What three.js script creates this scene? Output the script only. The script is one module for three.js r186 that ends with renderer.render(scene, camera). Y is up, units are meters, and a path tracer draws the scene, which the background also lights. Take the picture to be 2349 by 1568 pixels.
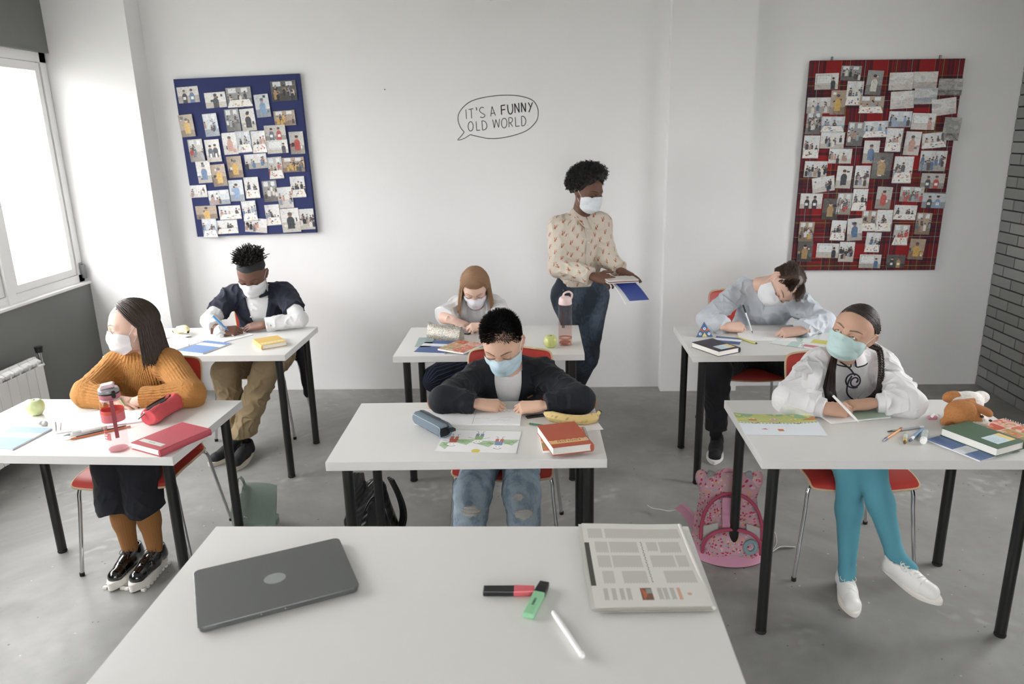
import * as THREE from 'three';
import { RoundedBoxGeometry } from 'three/addons/geometries/RoundedBoxGeometry.js';
import { mergeGeometries, mergeVertices } from 'three/addons/utils/BufferGeometryUtils.js';
import { ImprovedNoise } from 'three/addons/math/ImprovedNoise.js';
import { RectAreaLightUniformsLib } from 'three/addons/lights/RectAreaLightUniformsLib.js';

// ------------------------------------------------------------------ camera, sky, light, exposure
const scene = new THREE.Scene();
const camera = new THREE.PerspectiveCamera(49.175, 2349 / 1568, 0.05, 200);
camera.rotation.order = 'YXZ';
camera.rotation.set(-0.27457, 0.04605, -0.0236);
camera.position.set(0, 1.8567, 0);
camera.focus = 3.3;
camera.userData.fStop = 3.2;
{ // even overcast sky, three times brighter overhead than at the horizon (CIE overcast), the same all round
  const w = 64, h = 128, d = new Float32Array(w * h * 4);
  for (let y = 0; y < h; y++) for (let x = 0; x < w; x++) { const el = ((y + 0.5) / h - 0.5) * Math.PI, k = (1 + 2 * Math.max(0, Math.sin(el))) / 3; d.set([1.0 * k, 0.995 * k, 1.0 * k, 1], (y * w + x) * 4); }
  const t = new THREE.DataTexture(d, w, h, THREE.RGBAFormat, THREE.FloatType); t.mapping = THREE.EquirectangularReflectionMapping; t.magFilter = THREE.LinearFilter; t.needsUpdate = true;
  scene.background = t; scene.backgroundIntensity = 25;
}
const renderer = new THREE.WebGLRenderer({ antialias: true });
renderer.toneMapping = THREE.LinearToneMapping;
renderer.toneMappingExposure = 1.0;
renderer.shadowMap.enabled = true;
RectAreaLightUniformsLib.init();
function windowLight(name, w, h, x, y, z, tx, ty, tz, color, intensity) {   // daylight entering through a window opening
  const l = new THREE.RectAreaLight(color, intensity, w, h);
  l.name = name; l.position.set(x, y, z); l.lookAt(tx, ty, tz); scene.add(l);
  return l;
}
const SKY_COOL = new THREE.Color(0.95, 0.985, 1.0), SKY_WARM = new THREE.Color(1.0, 0.94, 0.86);
windowLight('daylight_right', 3.3, 1.4, 3.42, 1.66, -2.35, 0, 1.3, -2.35, SKY_WARM, 0.01);

// ------------------------------------------------------------------ helpers
let seed = 7;
const rnd = () => { seed = (seed + 0x6d2b79f5) | 0; let t = Math.imul(seed ^ (seed >>> 15), 1 | seed); t = (t + Math.imul(t ^ (t >>> 7), 61 | t)) ^ t; return ((t ^ (t >>> 14)) >>> 0) / 4294967296; };
const rr = (a, b) => a + (b - a) * rnd();
const V = (x, y, z) => new THREE.Vector3(x, y, z);
const noise = new ImprovedNoise(), N3 = (x, y, z) => noise.noise(x, y, z);
const clamp = THREE.MathUtils.clamp, lerp = THREE.MathUtils.lerp, smooth = (a, b, x) => { const t = clamp((x - a) / (b - a), 0, 1); return t * t * (3 - 2 * t); };
const taken = {};
const numbered = (n) => { const k = (taken[n] = (taken[n] ?? -1) + 1); return k ? n + '_' + String(k).padStart(3, '0') : n; };
function tag(o, label, category, group) { o.userData.label = label; if (category) o.userData.category = category; if (group) o.userData.group = group; return o; }
function thing(name, label, category, pos = [0, 0, 0], turn = 0, group) {
  const o = new THREE.Group(); o.name = numbered(name); o.position.set(...pos); o.rotation.y = turn; scene.add(o);
  return tag(o, label, category, group);
}
function mesh(name, geo, mat, parent) { const m = new THREE.Mesh(geo, mat); m.name = parent ? name : numbered(name); m.castShadow = m.receiveShadow = true; (parent ?? scene).add(m); return m; }
const part = (parent, name, geo, mat, label) => { const m = mesh(name, geo, mat, parent); if (label) m.userData.label = label; return m; };
function solo(name, geo, mat, label, category, group) { return tag(mesh(name, geo, mat), label, category, group); }
function struct(name, geo, mat, parent) { const m = mesh(name, geo, mat, parent); m.userData.kind = 'structure'; return m; }
const mv = (g, x = 0, y = 0, z = 0, rx = 0, ry = 0, rz = 0) => { if (rx) g.rotateX(rx); if (ry) g.rotateY(ry); if (rz) g.rotateZ(rz); return g.translate(x, y, z); };
const merge = (list) => { const keep = (k) => k === 'position' || k === 'normal' || (k === 'uv' && list.every((g) => g.attributes.uv)), ix = list.every((g) => g.index); return mergeGeometries(list.map((g) => { g = !ix && g.index ? g.toNonIndexed() : g; for (const k of Object.keys(g.attributes)) if (!keep(k)) { if (k === 'uv') g = g.clone(); g.deleteAttribute(k); } return g; })); };
const box = (w, h, d) => new THREE.BoxGeometry(w, h, d);
const rbox = (w, h, d, r = 0.003, s = 2) => new RoundedBoxGeometry(w, h, d, s, Math.min(r, w / 2.01, h / 2.01, d / 2.01));
const slab = (x0, x1, y0, y1, z0, z1) => mv(box(x1 - x0, y1 - y0, z1 - z0), (x0 + x1) / 2, (y0 + y1) / 2, (z0 + z1) / 2);
const cyl = (r0, r1, h, s = 24) => new THREE.CylinderGeometry(r1, r0, h, s);            // r0 at the foot
function rod(a, b, r0, r1 = r0, s = 10) {                                                // straight bar between two points
  const A = V(...a), B = V(...b), d = B.clone().sub(A), g = cyl(r0, r1, d.length(), s);
  g.applyQuaternion(new THREE.Quaternion().setFromUnitVectors(V(0, 1, 0), d.clone().normalize()));
  return g.translate(...A.add(B).multiplyScalar(0.5).toArray());
}
const curve = (pts, t = 0.5) => new THREE.CatmullRomCurve3(pts.map((p) => V(...p)), false, 'catmullrom', t);
const tube = (pts, r, n = 24, s = 8, closed = false) => { const c = curve(pts); c.closed = closed; return new THREE.TubeGeometry(c, n, r, s, closed); };
const lathe = (prof, s = 32) => new THREE.LatheGeometry(prof.map(([r, y]) => new THREE.Vector2(r, y)), s);
function grid(nu, nv, f, uvs) {                                                          // surface f(u, v) -> [x, y, z]
  const p = [], uv = [], idx = [];
  for (let j = 0; j <= nv; j++) for (let i = 0; i <= nu; i++) { p.push(...f(i / nu, j / nv)); uv.push(...(uvs ? uvs(i / nu, j / nv) : [i / nu, j / nv])); }
  for (let j = 0; j < nv; j++) for (let i = 0; i < nu; i++) { const a = j * (nu + 1) + i, b = a + 1, c = a + nu + 1, d = c + 1; idx.push(a, b, d, a, d, c); }
  const g = new THREE.BufferGeometry();
  g.setAttribute('position', new THREE.Float32BufferAttribute(p, 3)); g.setAttribute('uv', new THREE.Float32BufferAttribute(uv, 2)); g.setIndex(idx); g.computeVertexNormals();
  return g;
}
function sheet(nu, nv, f, th) {                                                          // the same with a thickness (closed)
  const g = grid(nu, nv, f), P = g.attributes.position, Nn = g.attributes.normal, n = P.count, p = [], uv = [], idx = [];
  for (const s of [0.5, -0.5]) for (let i = 0; i < n; i++) { p.push(P.getX(i) + Nn.getX(i) * th * s, P.getY(i) + Nn.getY(i) * th * s, P.getZ(i) + Nn.getZ(i) * th * s); uv.push(g.attributes.uv.getX(i), g.attributes.uv.getY(i)); }
  const I = g.index.array; for (let i = 0; i < I.length; i += 3) idx.push(I[i], I[i + 1], I[i + 2], n + I[i], n + I[i + 2], n + I[i + 1]);
  const ring = []; for (let i = 0; i <= nu; i++) ring.push(i); for (let j = 1; j <= nv; j++) ring.push(j * (nu + 1) + nu); for (let i = nu - 1; i >= 0; i--) ring.push(nv * (nu + 1) + i); for (let j = nv - 1; j > 0; j--) ring.push(j * (nu + 1));
  for (let k = 0; k < ring.length; k++) { const a = ring[k], b = ring[(k + 1) % ring.length]; idx.push(a, n + a, b, b, n + a, n + b); }
  const o = new THREE.BufferGeometry(); o.setAttribute('position', new THREE.Float32BufferAttribute(p, 3)); o.setAttribute('uv', new THREE.Float32BufferAttribute(uv, 2)); o.setIndex(idx);
  const q = o.toNonIndexed(); q.computeVertexNormals();
  // keep smooth faces: copy the sheet's own normals on the two sides
  const big = I.length / 3 * 2, qn = q.attributes.normal; for (let t = 0; t < big; t++) for (let k = 0; k < 3; k++) { const v = idx[t * 3 + k], s = v < n ? 1 : -1, w = v % n; qn.setXYZ(t * 3 + k, s * Nn.getX(w), s * Nn.getY(w), s * Nn.getZ(w)); }
  return q;
}
const shapeOf = (pts) => { const s = new THREE.Shape(); pts.forEach(([x, y], i) => (i ? s.lineTo(x, y) : s.moveTo(x, y))); return s; };
const extrude = (shape, depth, bevel = 0, seg = 12) => new THREE.ExtrudeGeometry(shape, { depth, bevelEnabled: bevel > 0, bevelSize: bevel, bevelThickness: bevel, bevelSegments: 2, curveSegments: seg });

// ------------------------------------------------------------------ textures and materials
const hsl = {}; const S = (hex) => { const c = new THREE.Color(hex); c.getHSL(hsl); return c.setHSL(hsl.h, hsl.s * 0.9, hsl.l); };
function canvasTex(w, h, draw, { srgb = true, repeat, wrap = true } = {}) {
  const c = document.createElement('canvas'); c.width = w; c.height = h; const x = c.getContext('2d'); draw(x, w, h);
  const t = new THREE.CanvasTexture(c); t.colorSpace = srgb ? THREE.SRGBColorSpace : THREE.NoColorSpace;
  t.wrapS = t.wrapT = wrap ? THREE.RepeatWrapping : THREE.ClampToEdgeWrapping; if (repeat) t.repeat.set(...repeat);
  return t;
}
function dataTex(w, h, f, { srgb = false, repeat } = {}) {                               // f(u, v, x, y) -> grey or [r, g, b], 0..1
  const d = new Uint8Array(w * h * 4);
  for (let y = 0; y < h; y++) for (let x = 0; x < w; x++) { const c = f(x / w, y / h, x, y), k = (y * w + x) * 4, a = Array.isArray(c) ? c : [c, c, c]; for (let i = 0; i < 3; i++) d[k + i] = clamp(a[i], 0, 1) * 255; d[k + 3] = 255; }
  const t = new THREE.DataTexture(d, w, h); t.wrapS = t.wrapT = THREE.RepeatWrapping; t.magFilter = THREE.LinearFilter; t.colorSpace = srgb ? THREE.SRGBColorSpace : THREE.NoColorSpace; if (repeat) t.repeat.set(...repeat); t.needsUpdate = true;
  return t;
}
const mat = (color, roughness = 0.6, more = {}) => new THREE.MeshStandardMaterial({ color: S(color), roughness, side: THREE.DoubleSide, ...more });
const phys = (color, roughness, more) => new THREE.MeshPhysicalMaterial({ color: S(color), roughness, side: THREE.DoubleSide, ...more });
// tileable value noise for textures
function tileNoise(u, v, cells, s = 0) { return N3(Math.cos(u * 6.28318) * cells / 6.28 + s, Math.sin(u * 6.28318) * cells / 6.28 + Math.cos(v * 6.28318) * cells / 6.28, Math.sin(v * 6.28318) * cells / 6.28 + s * 0.37); }
const fbm = (u, v, c, s) => tileNoise(u, v, c, s) + 0.5 * tileNoise(u, v, c * 2.1, s + 3) + 0.25 * tileNoise(u, v, c * 4.3, s + 9);

const plasterBump = dataTex(512, 512, (u, v) => 0.5 + 0.3 * fbm(u, v, 14, 1) + 0.12 * (rnd() - 0.5));
plasterBump.repeat.set(0.8, 0.8);
const weaveBump = dataTex(64, 64, (u, v, x, y) => 0.5 + 0.25 * Math.sin(x * Math.PI / 4) * ((y >> 2) % 2 ? 1 : -1) + 0.2 * (rnd() - 0.5));
const grainBump = dataTex(256, 256, (u, v) => 0.5 + 0.35 * fbm(u, v, 30, 5));
const M = {
  wall: mat('#ededec', 0.85, { bumpMap: plasterBump, bumpScale: 0.0016 }),
  greyWall: mat('#767876', 0.8, { bumpMap: plasterBump, bumpScale: 0.0015 }),
  ceiling: mat('#e8e8e6', 0.9),
  frameWhite: mat('#f1f1ef', 0.4),
  gasket: mat('#4b4d4f', 0.6),
  steel: mat('#8b8d8f', 0.3, { metalness: 1 }),
  chrome: mat('#c9cacb', 0.12, { metalness: 1 }),
  black: mat('#101113', 0.45),
  rubber: mat('#141414', 0.8),
  laminate: phys('#e0dfdb', 0.32, { clearcoat: 0.15, clearcoatRoughness: 0.2 }),
  legBlack: phys('#0d0e0f', 0.38, { clearcoat: 0.2, clearcoatRoughness: 0.25 }),
  red: phys('#c32a1c', 0.35, { clearcoat: 0.3, clearcoatRoughness: 0.2 }),
  ply: mat('#d2b48c', 0.6),
  white: mat('#f4f4f2', 0.6),
  paper: mat('#f2f1ee', 0.85),
  pages: mat('#efece4', 0.9),
};
// ------------------------------------------------------------------ the room (back wall z = -5.315, floor y = 0)
const uvPlane = (g, ku, kv) => { const p = g.attributes.position, n = g.attributes.normal, uv = g.attributes.uv; for (let i = 0; i < p.count; i++) { const ax = Math.abs(n.getX(i)), ay = Math.abs(n.getY(i)), az = Math.abs(n.getZ(i)); if (ay >= ax && ay >= az) uv.setXY(i, p.getX(i) * ku, p.getZ(i) * kv); else if (ax >= az) uv.setXY(i, p.getZ(i) * ku, p.getY(i) * kv); else uv.setXY(i, p.getX(i) * ku, p.getY(i) * kv); } return g; };
{
  const W = 1024;
  const spots = []; for (let i = 0; i < 260; i++) spots.push([rnd() * W, rnd() * W, rr(0.5, 1.6), rnd()]);
  const base = dataTex(W, W, (u, v) => {
    const a = fbm(u, v, 5, 2), b = fbm(u, v, 17, 8), c = tileNoise(u, v, 70, 4), st = Math.max(0, tileNoise(u * 1, v * 1, 9, 40) - 0.22) * Math.max(0, tileNoise(u, v, 55, 41));
    const k = 0.545 + 0.05 * a + 0.028 * b + 0.012 * c + 0.55 * st + 0.012 * (rnd() - 0.5);
    return [k * 1.0, k * 0.995, k * 0.97];
  }, { srgb: true });
  for (const [x, y, r, q] of spots) { const d = base.image.data; for (let j = -2; j <= 2; j++) for (let i = -2; i <= 2; i++) if (i * i + j * j <= r * r) { const k = (((y + j + W) % W | 0) * W + ((x + i + W) % W | 0)) * 4; for (let c = 0; c < 3; c++) d[k + c] = q < 0.6 ? d[k + c] * 0.6 : Math.min(255, d[k + c] * 1.35); } }
  base.repeat.set(0.4, 0.4);
  const rough = dataTex(512, 512, (u, v) => 0.46 + 0.12 * fbm(u, v, 8, 21) + 0.05 * tileNoise(u, v, 40, 5)); rough.repeat.set(0.4, 0.4);
  const g = uvPlane(slab(-3.7, 3.6, -0.2, 0, -5.6, 2.6), 1, 1);
  struct('floor', g, new THREE.MeshStandardMaterial({ map: base, roughnessMap: rough, roughness: 1, bumpMap: grainBump, bumpScale: 0.0004 }));
}
struct('ceiling', slab(-3.7, 3.6, 3.1, 3.3, -5.6, 2.6), M.ceiling);
const wallGeo = (...a) => uvPlane(slab(...a), 1, 1);
struct('wall_back', wallGeo(-3.7, 3.6, 0, 3.1, -5.6, -5.315), M.wall);
struct('wall_front', merge([wallGeo(-3.7, 3.6, 0, 0.885, 2.4, 2.6), wallGeo(-3.7, 3.6, 2.42, 3.1, 2.4, 2.6), wallGeo(-3.7, -1.2, 0.885, 2.42, 2.4, 2.6), wallGeo(2.0, 3.6, 0.885, 2.42, 2.4, 2.6)]), M.wall);
struct('column_right', wallGeo(0.838, 1.385, 0, 3.1, -5.33, -5.212), M.wall);
struct('column_left', wallGeo(-3.6, -2.69, 0, 3.1, -5.33, -5.12), M.wall);
// left wall: grey parapet and lintel round the long window
struct('wall_left', merge([wallGeo(-3.6, -3.24, 0, 0.885, -5.13, 2.5), wallGeo(-3.6, -3.24, 2.42, 3.1, -5.13, 2.5), wallGeo(-3.6, -3.24, 0.885, 2.42, -1.0, 2.5)]), M.greyWall);
const sill = struct('trim_1', mv(rbox(0.37, 0.02, 4.12, 0.004), -3.41, 0.895, -3.06), M.frameWhite); sill.userData.label = 'white window sill over the grey parapet';
function windowUnit(name, x, z0, z1, posts, dir) {
  const w = thing(name, '', '', [x, 0, 0]); w.userData = { kind: 'structure' };
  const y0 = 0.905, y1 = 2.42, fr = [slab(-0.03, 0.03, y1 - 0.06, y1, z0, z1), slab(-0.03, 0.03, y0, y0 + 0.05, z0, z1), slab(-0.03, 0.03, y0, y1, z0, z0 + 0.06), slab(-0.03, 0.03, y0, y1, z1 - 0.06, z1)];
  part(w, 'window_frame', merge(fr), M.frameWhite);
  for (const p of posts) part(w, 'mullion', merge([slab(-0.04, 0.04, y0, y1, p - 0.035, p + 0.035)]), M.frameWhite);
  const edges = [z0 + 0.06, ...posts.flatMap((p) => [p - 0.035, p + 0.035]), z1 - 0.06];
  for (let i = 0; i < edges.length; i += 2) {
    const a = edges[i] + 0.008, b = edges[i + 1] - 0.008, s = part(w, 'sash', merge([slab(-0.022, 0.022, y1 - 0.115, y1 - 0.064, a, b), slab(-0.022, 0.022, y0 + 0.054, y0 + 0.1, a, b), slab(-0.022, 0.022, y0 + 0.1, y1 - 0.115, a, a + 0.045), slab(-0.022, 0.022, y0 + 0.1, y1 - 0.115, b - 0.045, b)]), M.frameWhite);
    part(s, 'gasket', merge([slab(-0.01, 0.01, y0 + 0.05, y1 - 0.06, edges[i], a), slab(-0.01, 0.01, y0 + 0.05, y1 - 0.06, b, edges[i + 1])]), M.gasket);
    part(s, 'pane', slab(-0.002, 0.002, y0 + 0.1, y1 - 0.115, a + 0.045, b - 0.045), glassPane);
  }
  return w;
}
const glassPane = new THREE.MeshPhysicalMaterial({ color: 0xffffff, roughness: 0, transmission: 1, thickness: 0, ior: 1.45 });
const winL = windowUnit('window_1', -3.3, -5.115, -1.0, [-4.36, -3.3, -2.2], 1);
{ const h = part(winL, 'window_handle', merge([mv(rbox(0.012, 0.075, 0.022, 0.004), 0.036, 1.0, -5.085), mv(rbox(0.03, 0.1, 0.016, 0.005), 0.05, 0.975, -5.085)]), M.steel); h.userData.label = 'grey window handle'; }
windowUnit('window_2', 3.3, -4.15, -2.5, [-3.3], -1);
{ const w = windowUnit('window_3', 0.4, -1.6, 1.6, [-0.5, 0.5], 1); w.rotation.y = Math.PI / 2; w.position.set(0.4, 0, 2.45); }
// right wall: painted brick up to the window; each brick is a piece
{
  const wr = new THREE.Group(); wr.name = 'wall_right'; wr.userData.kind = 'structure'; scene.add(wr);
  const joint = mat('#2a2a2a', 0.95, { bumpMap: grainBump, bumpScale: 0.002 });
  part(wr, 'mortar', merge([slab(3.15, 3.6, 0, 3.1, -5.33, -4.15), slab(3.15, 3.6, 0, 0.885, -4.15, 2.5), slab(3.15, 3.6, 2.42, 3.1, -4.15, 2.5), slab(3.15, 3.6, 0.885, 2.42, -2.5, 2.5)]), joint);
  const tones = ['#8e8f8c', '#888986', '#959693', '#848582'].map((c) => mat(c, 0.75, { bumpMap: grainBump, bumpScale: 0.0025 }));
  const shapes = {}, L = 0.25, Hh = 0.0745, J = 0.008;
  const shape = (l) => shapes[l.toFixed(3)] ??= rbox(0.03, Hh - J, l - J, 0.003, 1);
  for (let row = 0; row < 40; row++) {
    const y = row * Hh + Hh / 2; let z = -5.315 - (row % 2 ? 0.125 : 0.02);
    const end = y > 0.885 && y < 2.42 ? -4.15 : y > 2.2 ? -4.3 : -3.6;
    while (z < end - 0.02) {
      let a = Math.max(z, -5.315), b = Math.min(z + L, end); if (b - a > 0.03) { const m = part(wr, 'brick', shape(b - a), tones[(rnd() * 4) | 0]); m.position.set(3.157 + rr(-0.0012, 0.0012), y, (a + b) / 2); }
      z += L;
    }
  }
}
// outside: pale ground, a low building and trees, nearly lost in the light
struct('ground', slab(-60, 60, -3.4, -3.2, -60, 40), mat('#6f706a', 0.95));
function roundCrown(r, n, leaf) { const gs = []; for (let i = 0; i < n; i++) { const d = V(rr(-1, 1), rr(-0.9, 1), rr(-1, 1)).normalize().multiplyScalar(r * Math.cbrt(rr(0.25, 1))); gs.push(mv(new THREE.IcosahedronGeometry(leaf * rr(0.6, 1.3), 1), d.x, d.y * 0.85, d.z, rnd() * 3, rnd() * 3)); } return merge(gs); }
[[-13, -10.5, 1.5, 'pale bare-looking tree outside the window, nearest the column'], [-15.5, -6.8, 1.9, 'pale rounded tree outside the window, beside the mullion'], [-19, -13.5, 2.2, 'faint distant tree outside the window, behind the other trees']].forEach(([x, z, r, label]) => {
  const t = thing('street_tree', label, 'tree', [x, -3.2, z]);
  part(t, 'trunk', mv(cyl(0.16, 0.1, 2.4, 10), 0, 1.2, 0), mat('#8d877c', 0.9));
  part(t, 'crown', mv(roundCrown(r, 120, 0.22), 0, 2.4 + r * 0.7, 0), mat('#98a08c', 0.9));
});
// radiator under the window
{
  const t = thing('radiator', 'white sectional radiator under the left window', 'radiator', [-3.12, 0.08, -4.18]);
  for (let i = 0; i < 12; i++) {
    const z = -0.04 - i * -0.08, s = part(t, 'radiator_section', merge([mv(rbox(0.012, 0.46, 0.076, 0.004), 0.035, 0.235, z), mv(rbox(0.012, 0.46, 0.076, 0.004), -0.035, 0.235, z), mv(rbox(0.075, 0.5, 0.014, 0.004), 0, 0.25, z), mv(rbox(0.05, 0.03, 0.074, 0.01), 0.012, 0.49, z, 0, 0, -0.5), mv(rbox(0.05, 0.02, 0.074, 0.008), -0.016, 0.505, z, 0, 0, 0.25)]), M.frameWhite);
  }
  part(t, 'radiator_pipe', merge([rod([0, 0.45, -0.04], [0, 0.45, -0.13], 0.014), rod([0, 0.45, -0.12], [0, 0.54, -0.12], 0.011)]), M.chrome);
  part(t, 'valve_knob', mv(cyl(0.02, 0.024, 0.035), 0, 0.55, -0.12), M.black, 'black valve knob');
}
{ // unlit projector hanging from the ceiling; only its lower edge shows at the top of the picture
  const t = thing('ceiling_projector', 'white projector hanging from the ceiling at the top edge', 'projector', [-0.21, 0, -4.0]);
  part(t, 'case', mv(rbox(0.16, 0.08, 0.22, 0.02), 0, 2.494 + 0.04, 0), M.frameWhite);
  part(t, 'pole', mv(cyl(0.02, 0.02, 0.54), 0, 2.84, 0), M.frameWhite);
}
// ------------------------------------------------------------------ tables and chairs
const TABLES = { C: [-0.292, -2.72, 1.09], BC: [-0.299, -4.01, 0.48], L: [-1.853, -2.779, -2.24], R: [1.252, -2.708, -0.79], BR: [1.251, -3.963, 0], BL: [-1.884, -4.058, -0.15] };
const topGeo = mv(rbox(1.0, 0.034, 0.6, 0.0016, 2), 0, 0.723, 0), legGeo = cyl(0.02, 0.02, 0.69, 24), footGeo = lathe([[0, 0], [0.019, 0], [0.021, 0.004], [0.0195, 0.014], [0, 0.014]], 24);
function makeTable(key, label) {
  const [x, z, a] = TABLES[key], t = thing('school_desk', label, 'desk', [x, 0, z], a * Math.PI / 180, 'white pupil desks with black legs');
  part(t, 'tabletop', topGeo, M.laminate);
  for (const sx of [-1, 1]) for (const sz of [-1, 1]) { const l = part(t, 'leg', legGeo, M.legBlack); l.position.set(sx * 0.44, 0.361, sz * 0.238); const f = part(l, 'foot', footGeo, M.rubber); f.position.y = -0.361; }
  return t;
}
makeTable('C', 'white desk with black legs where the boy in the navy blazer sits');
makeTable('BC', 'white desk behind the boy in the navy blazer, tall pink bottle at its corner');
makeTable('L', 'white desk with black legs where the girl in the mustard sweater sits');
makeTable('R', 'white desk with black legs where the girl in the turquoise tights sits');
makeTable('BR', 'white desk with black legs where the boy in the pale blue shirt writes');
makeTable('BL', 'white desk with black legs where the boy with the headband writes');
{
  const t = thing('teacher_desk', 'large white foreground desk carrying the closed laptop and newspaper', 'desk', [-0.29, 0, -1.56], 0);
  part(t, 'tabletop', mv(rbox(1.4, 0.034, 0.81, 0.0016, 2), 0, 0.723, 0), M.laminate);
  for (const sx of [-1, 1]) for (const sz of [-1, 1]) { const l = part(t, 'leg', legGeo, M.legBlack); l.position.set(sx * 0.6, 0.361, sz * 0.33); const f = part(l, 'foot', footGeo, M.rubber); f.position.y = -0.361; }
}
// moulded plywood chair on four chrome legs; faces +z
const chairShell = (() => {
  // side profile (z, y) from the front lip over the seat up the back
  const prof = curve([[0, 0.418, 0.235], [0, 0.438, 0.215], [0, 0.446, 0.15], [0, 0.44, 0.02], [0, 0.436, -0.1], [0, 0.45, -0.165], [0, 0.5, -0.205], [0, 0.6, -0.228], [0, 0.72, -0.25], [0, 0.83, -0.285], [0, 0.862, -0.296]], 0.5);
  const half = (v) => { const e = Math.min(1, Math.sqrt(Math.max(0, 1 - Math.pow(Math.max(0, 0.07 - v) / 0.07, 2))) + 0), seat = 0.215, waist = 0.165, back = 0.2; let w = v < 0.4 ? lerp(seat, seat + 0.005, v / 0.4) : v < 0.58 ? lerp(seat + 0.005, waist, smooth(0.4, 0.58, v)) : lerp(waist, back, smooth(0.58, 0.85, v)); if (v > 0.86) w *= 0.6 + 0.4 * Math.sqrt(Math.max(0, 1 - ((v - 0.86) / 0.14) ** 2)); return w * (0.86 + 0.14 * e); };
  const f = (u, v) => { const p = prof.getPoint(v), w = half(v), s = u * 2 - 1, dish = s * s; return [s * w, p.y + (v < 0.45 ? 0.012 * dish : 0), p.z + (v > 0.5 ? 0.03 * dish * smooth(0.5, 0.7, v) : 0)]; };
  return { f, half, prof };
})();
const chairShellGeo = sheet(24, 60, chairShell.f, 0.009);
const chairEdgeGeo = (() => { // pale laminated edge: a thin band round the rim
  const ring = []; const n = 60; for (let i = 0; i <= n; i++) ring.push(chairShell.f(0, i / n)); for (let i = 1; i < 16; i++) ring.push(chairShell.f(i / 16, 1)); for (let i = n; i >= 0; i--) ring.push(chairShell.f(1, i / n)); for (let i = 15; i > 0; i--) ring.push(chairShell.f(i / 16, 0));
  return tube(ring, 0.0054, 300, 6, true);
})();
const chairLeg = (sx, sz) => tube(sz > 0 ? [[0.02 * sx, 0.428, 0.09], [0.12 * sx, 0.428, 0.13], [0.19 * sx, 0.424, 0.172], [0.212 * sx, 0.395, 0.19], [0.22 * sx, 0.3, 0.2], [0.25 * sx, 0.006, 0.225]] : [[0.02 * sx, 0.422, -0.05], [0.12 * sx, 0.422, -0.1], [0.185 * sx, 0.42, -0.15], [0.205 * sx, 0.392, -0.17], [0.213 * sx, 0.3, -0.187], [0.24 * sx, 0.006, -0.25]], 0.0085, 40, 10);
const chairProto = (() => {
  const t = new THREE.Group();
  part(t, 'shell', chairShellGeo, M.red); part(t, 'shell_edge', chairEdgeGeo, M.ply, 'pale plywood edge');
  for (const sx of [-1, 1]) for (const sz of [-1, 1]) { const l = part(t, 'leg', chairLeg(sx, sz), M.chrome); part(l, 'foot_cap', mv(cyl(0.0105, 0.0105, 0.016, 12), (sz > 0 ? 0.25 : 0.24) * sx, 0.008, sz > 0 ? 0.225 : -0.25), M.rubber); }
  part(t, 'mount', mv(rbox(0.14, 0.014, 0.2, 0.004), 0, 0.424, 0.02), M.black);
  return t;
})();
function chair(x, z, deg, label) { const c = chairProto.clone(); c.name = numbered('school_chair'); c.position.set(x, 0, z); c.rotation.y = deg * Math.PI / 180; scene.add(c); return tag(c, label, 'chair', 'red plywood school chairs'); }
const CH = {
  L: chair(-1.825, -3.07, 2, 'red plywood chair under the girl in the mustard sweater'),
  BL: chair(-1.862, -4.57, 3, 'red plywood chair under the boy with the headband, dark jacket hanging on it'),
  C: chair(-0.18, -3.15, -3, 'red plywood chair under the boy in the navy blazer'),
  BR: chair(1.24, -4.43, 0, 'red plywood chair under the boy in the pale blue shirt'),
  R: chair(1.29, -3.04, 0, 'red plywood chair under the girl in the turquoise tights'),
};
{ // the fair-haired girl sits on a low stool, hidden behind the boy in front
  const t = thing('stool', 'low red stool under the fair-haired girl', 'stool', [-0.42, 0, -4.56]);
  part(t, 'seat', lathe([[0.001, 0.415], [0.16, 0.415], [0.168, 0.424], [0.168, 0.432], [0.16, 0.44], [0.001, 0.442]], 36), M.red);
  for (const [sx, sz] of [[1, 1], [1, -1], [-1, 1], [-1, -1]]) part(t, 'leg', rod([sx * 0.1, 0.416, sz * 0.1], [sx * 0.14, 0, sz * 0.14], 0.011), M.chrome);
}
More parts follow.
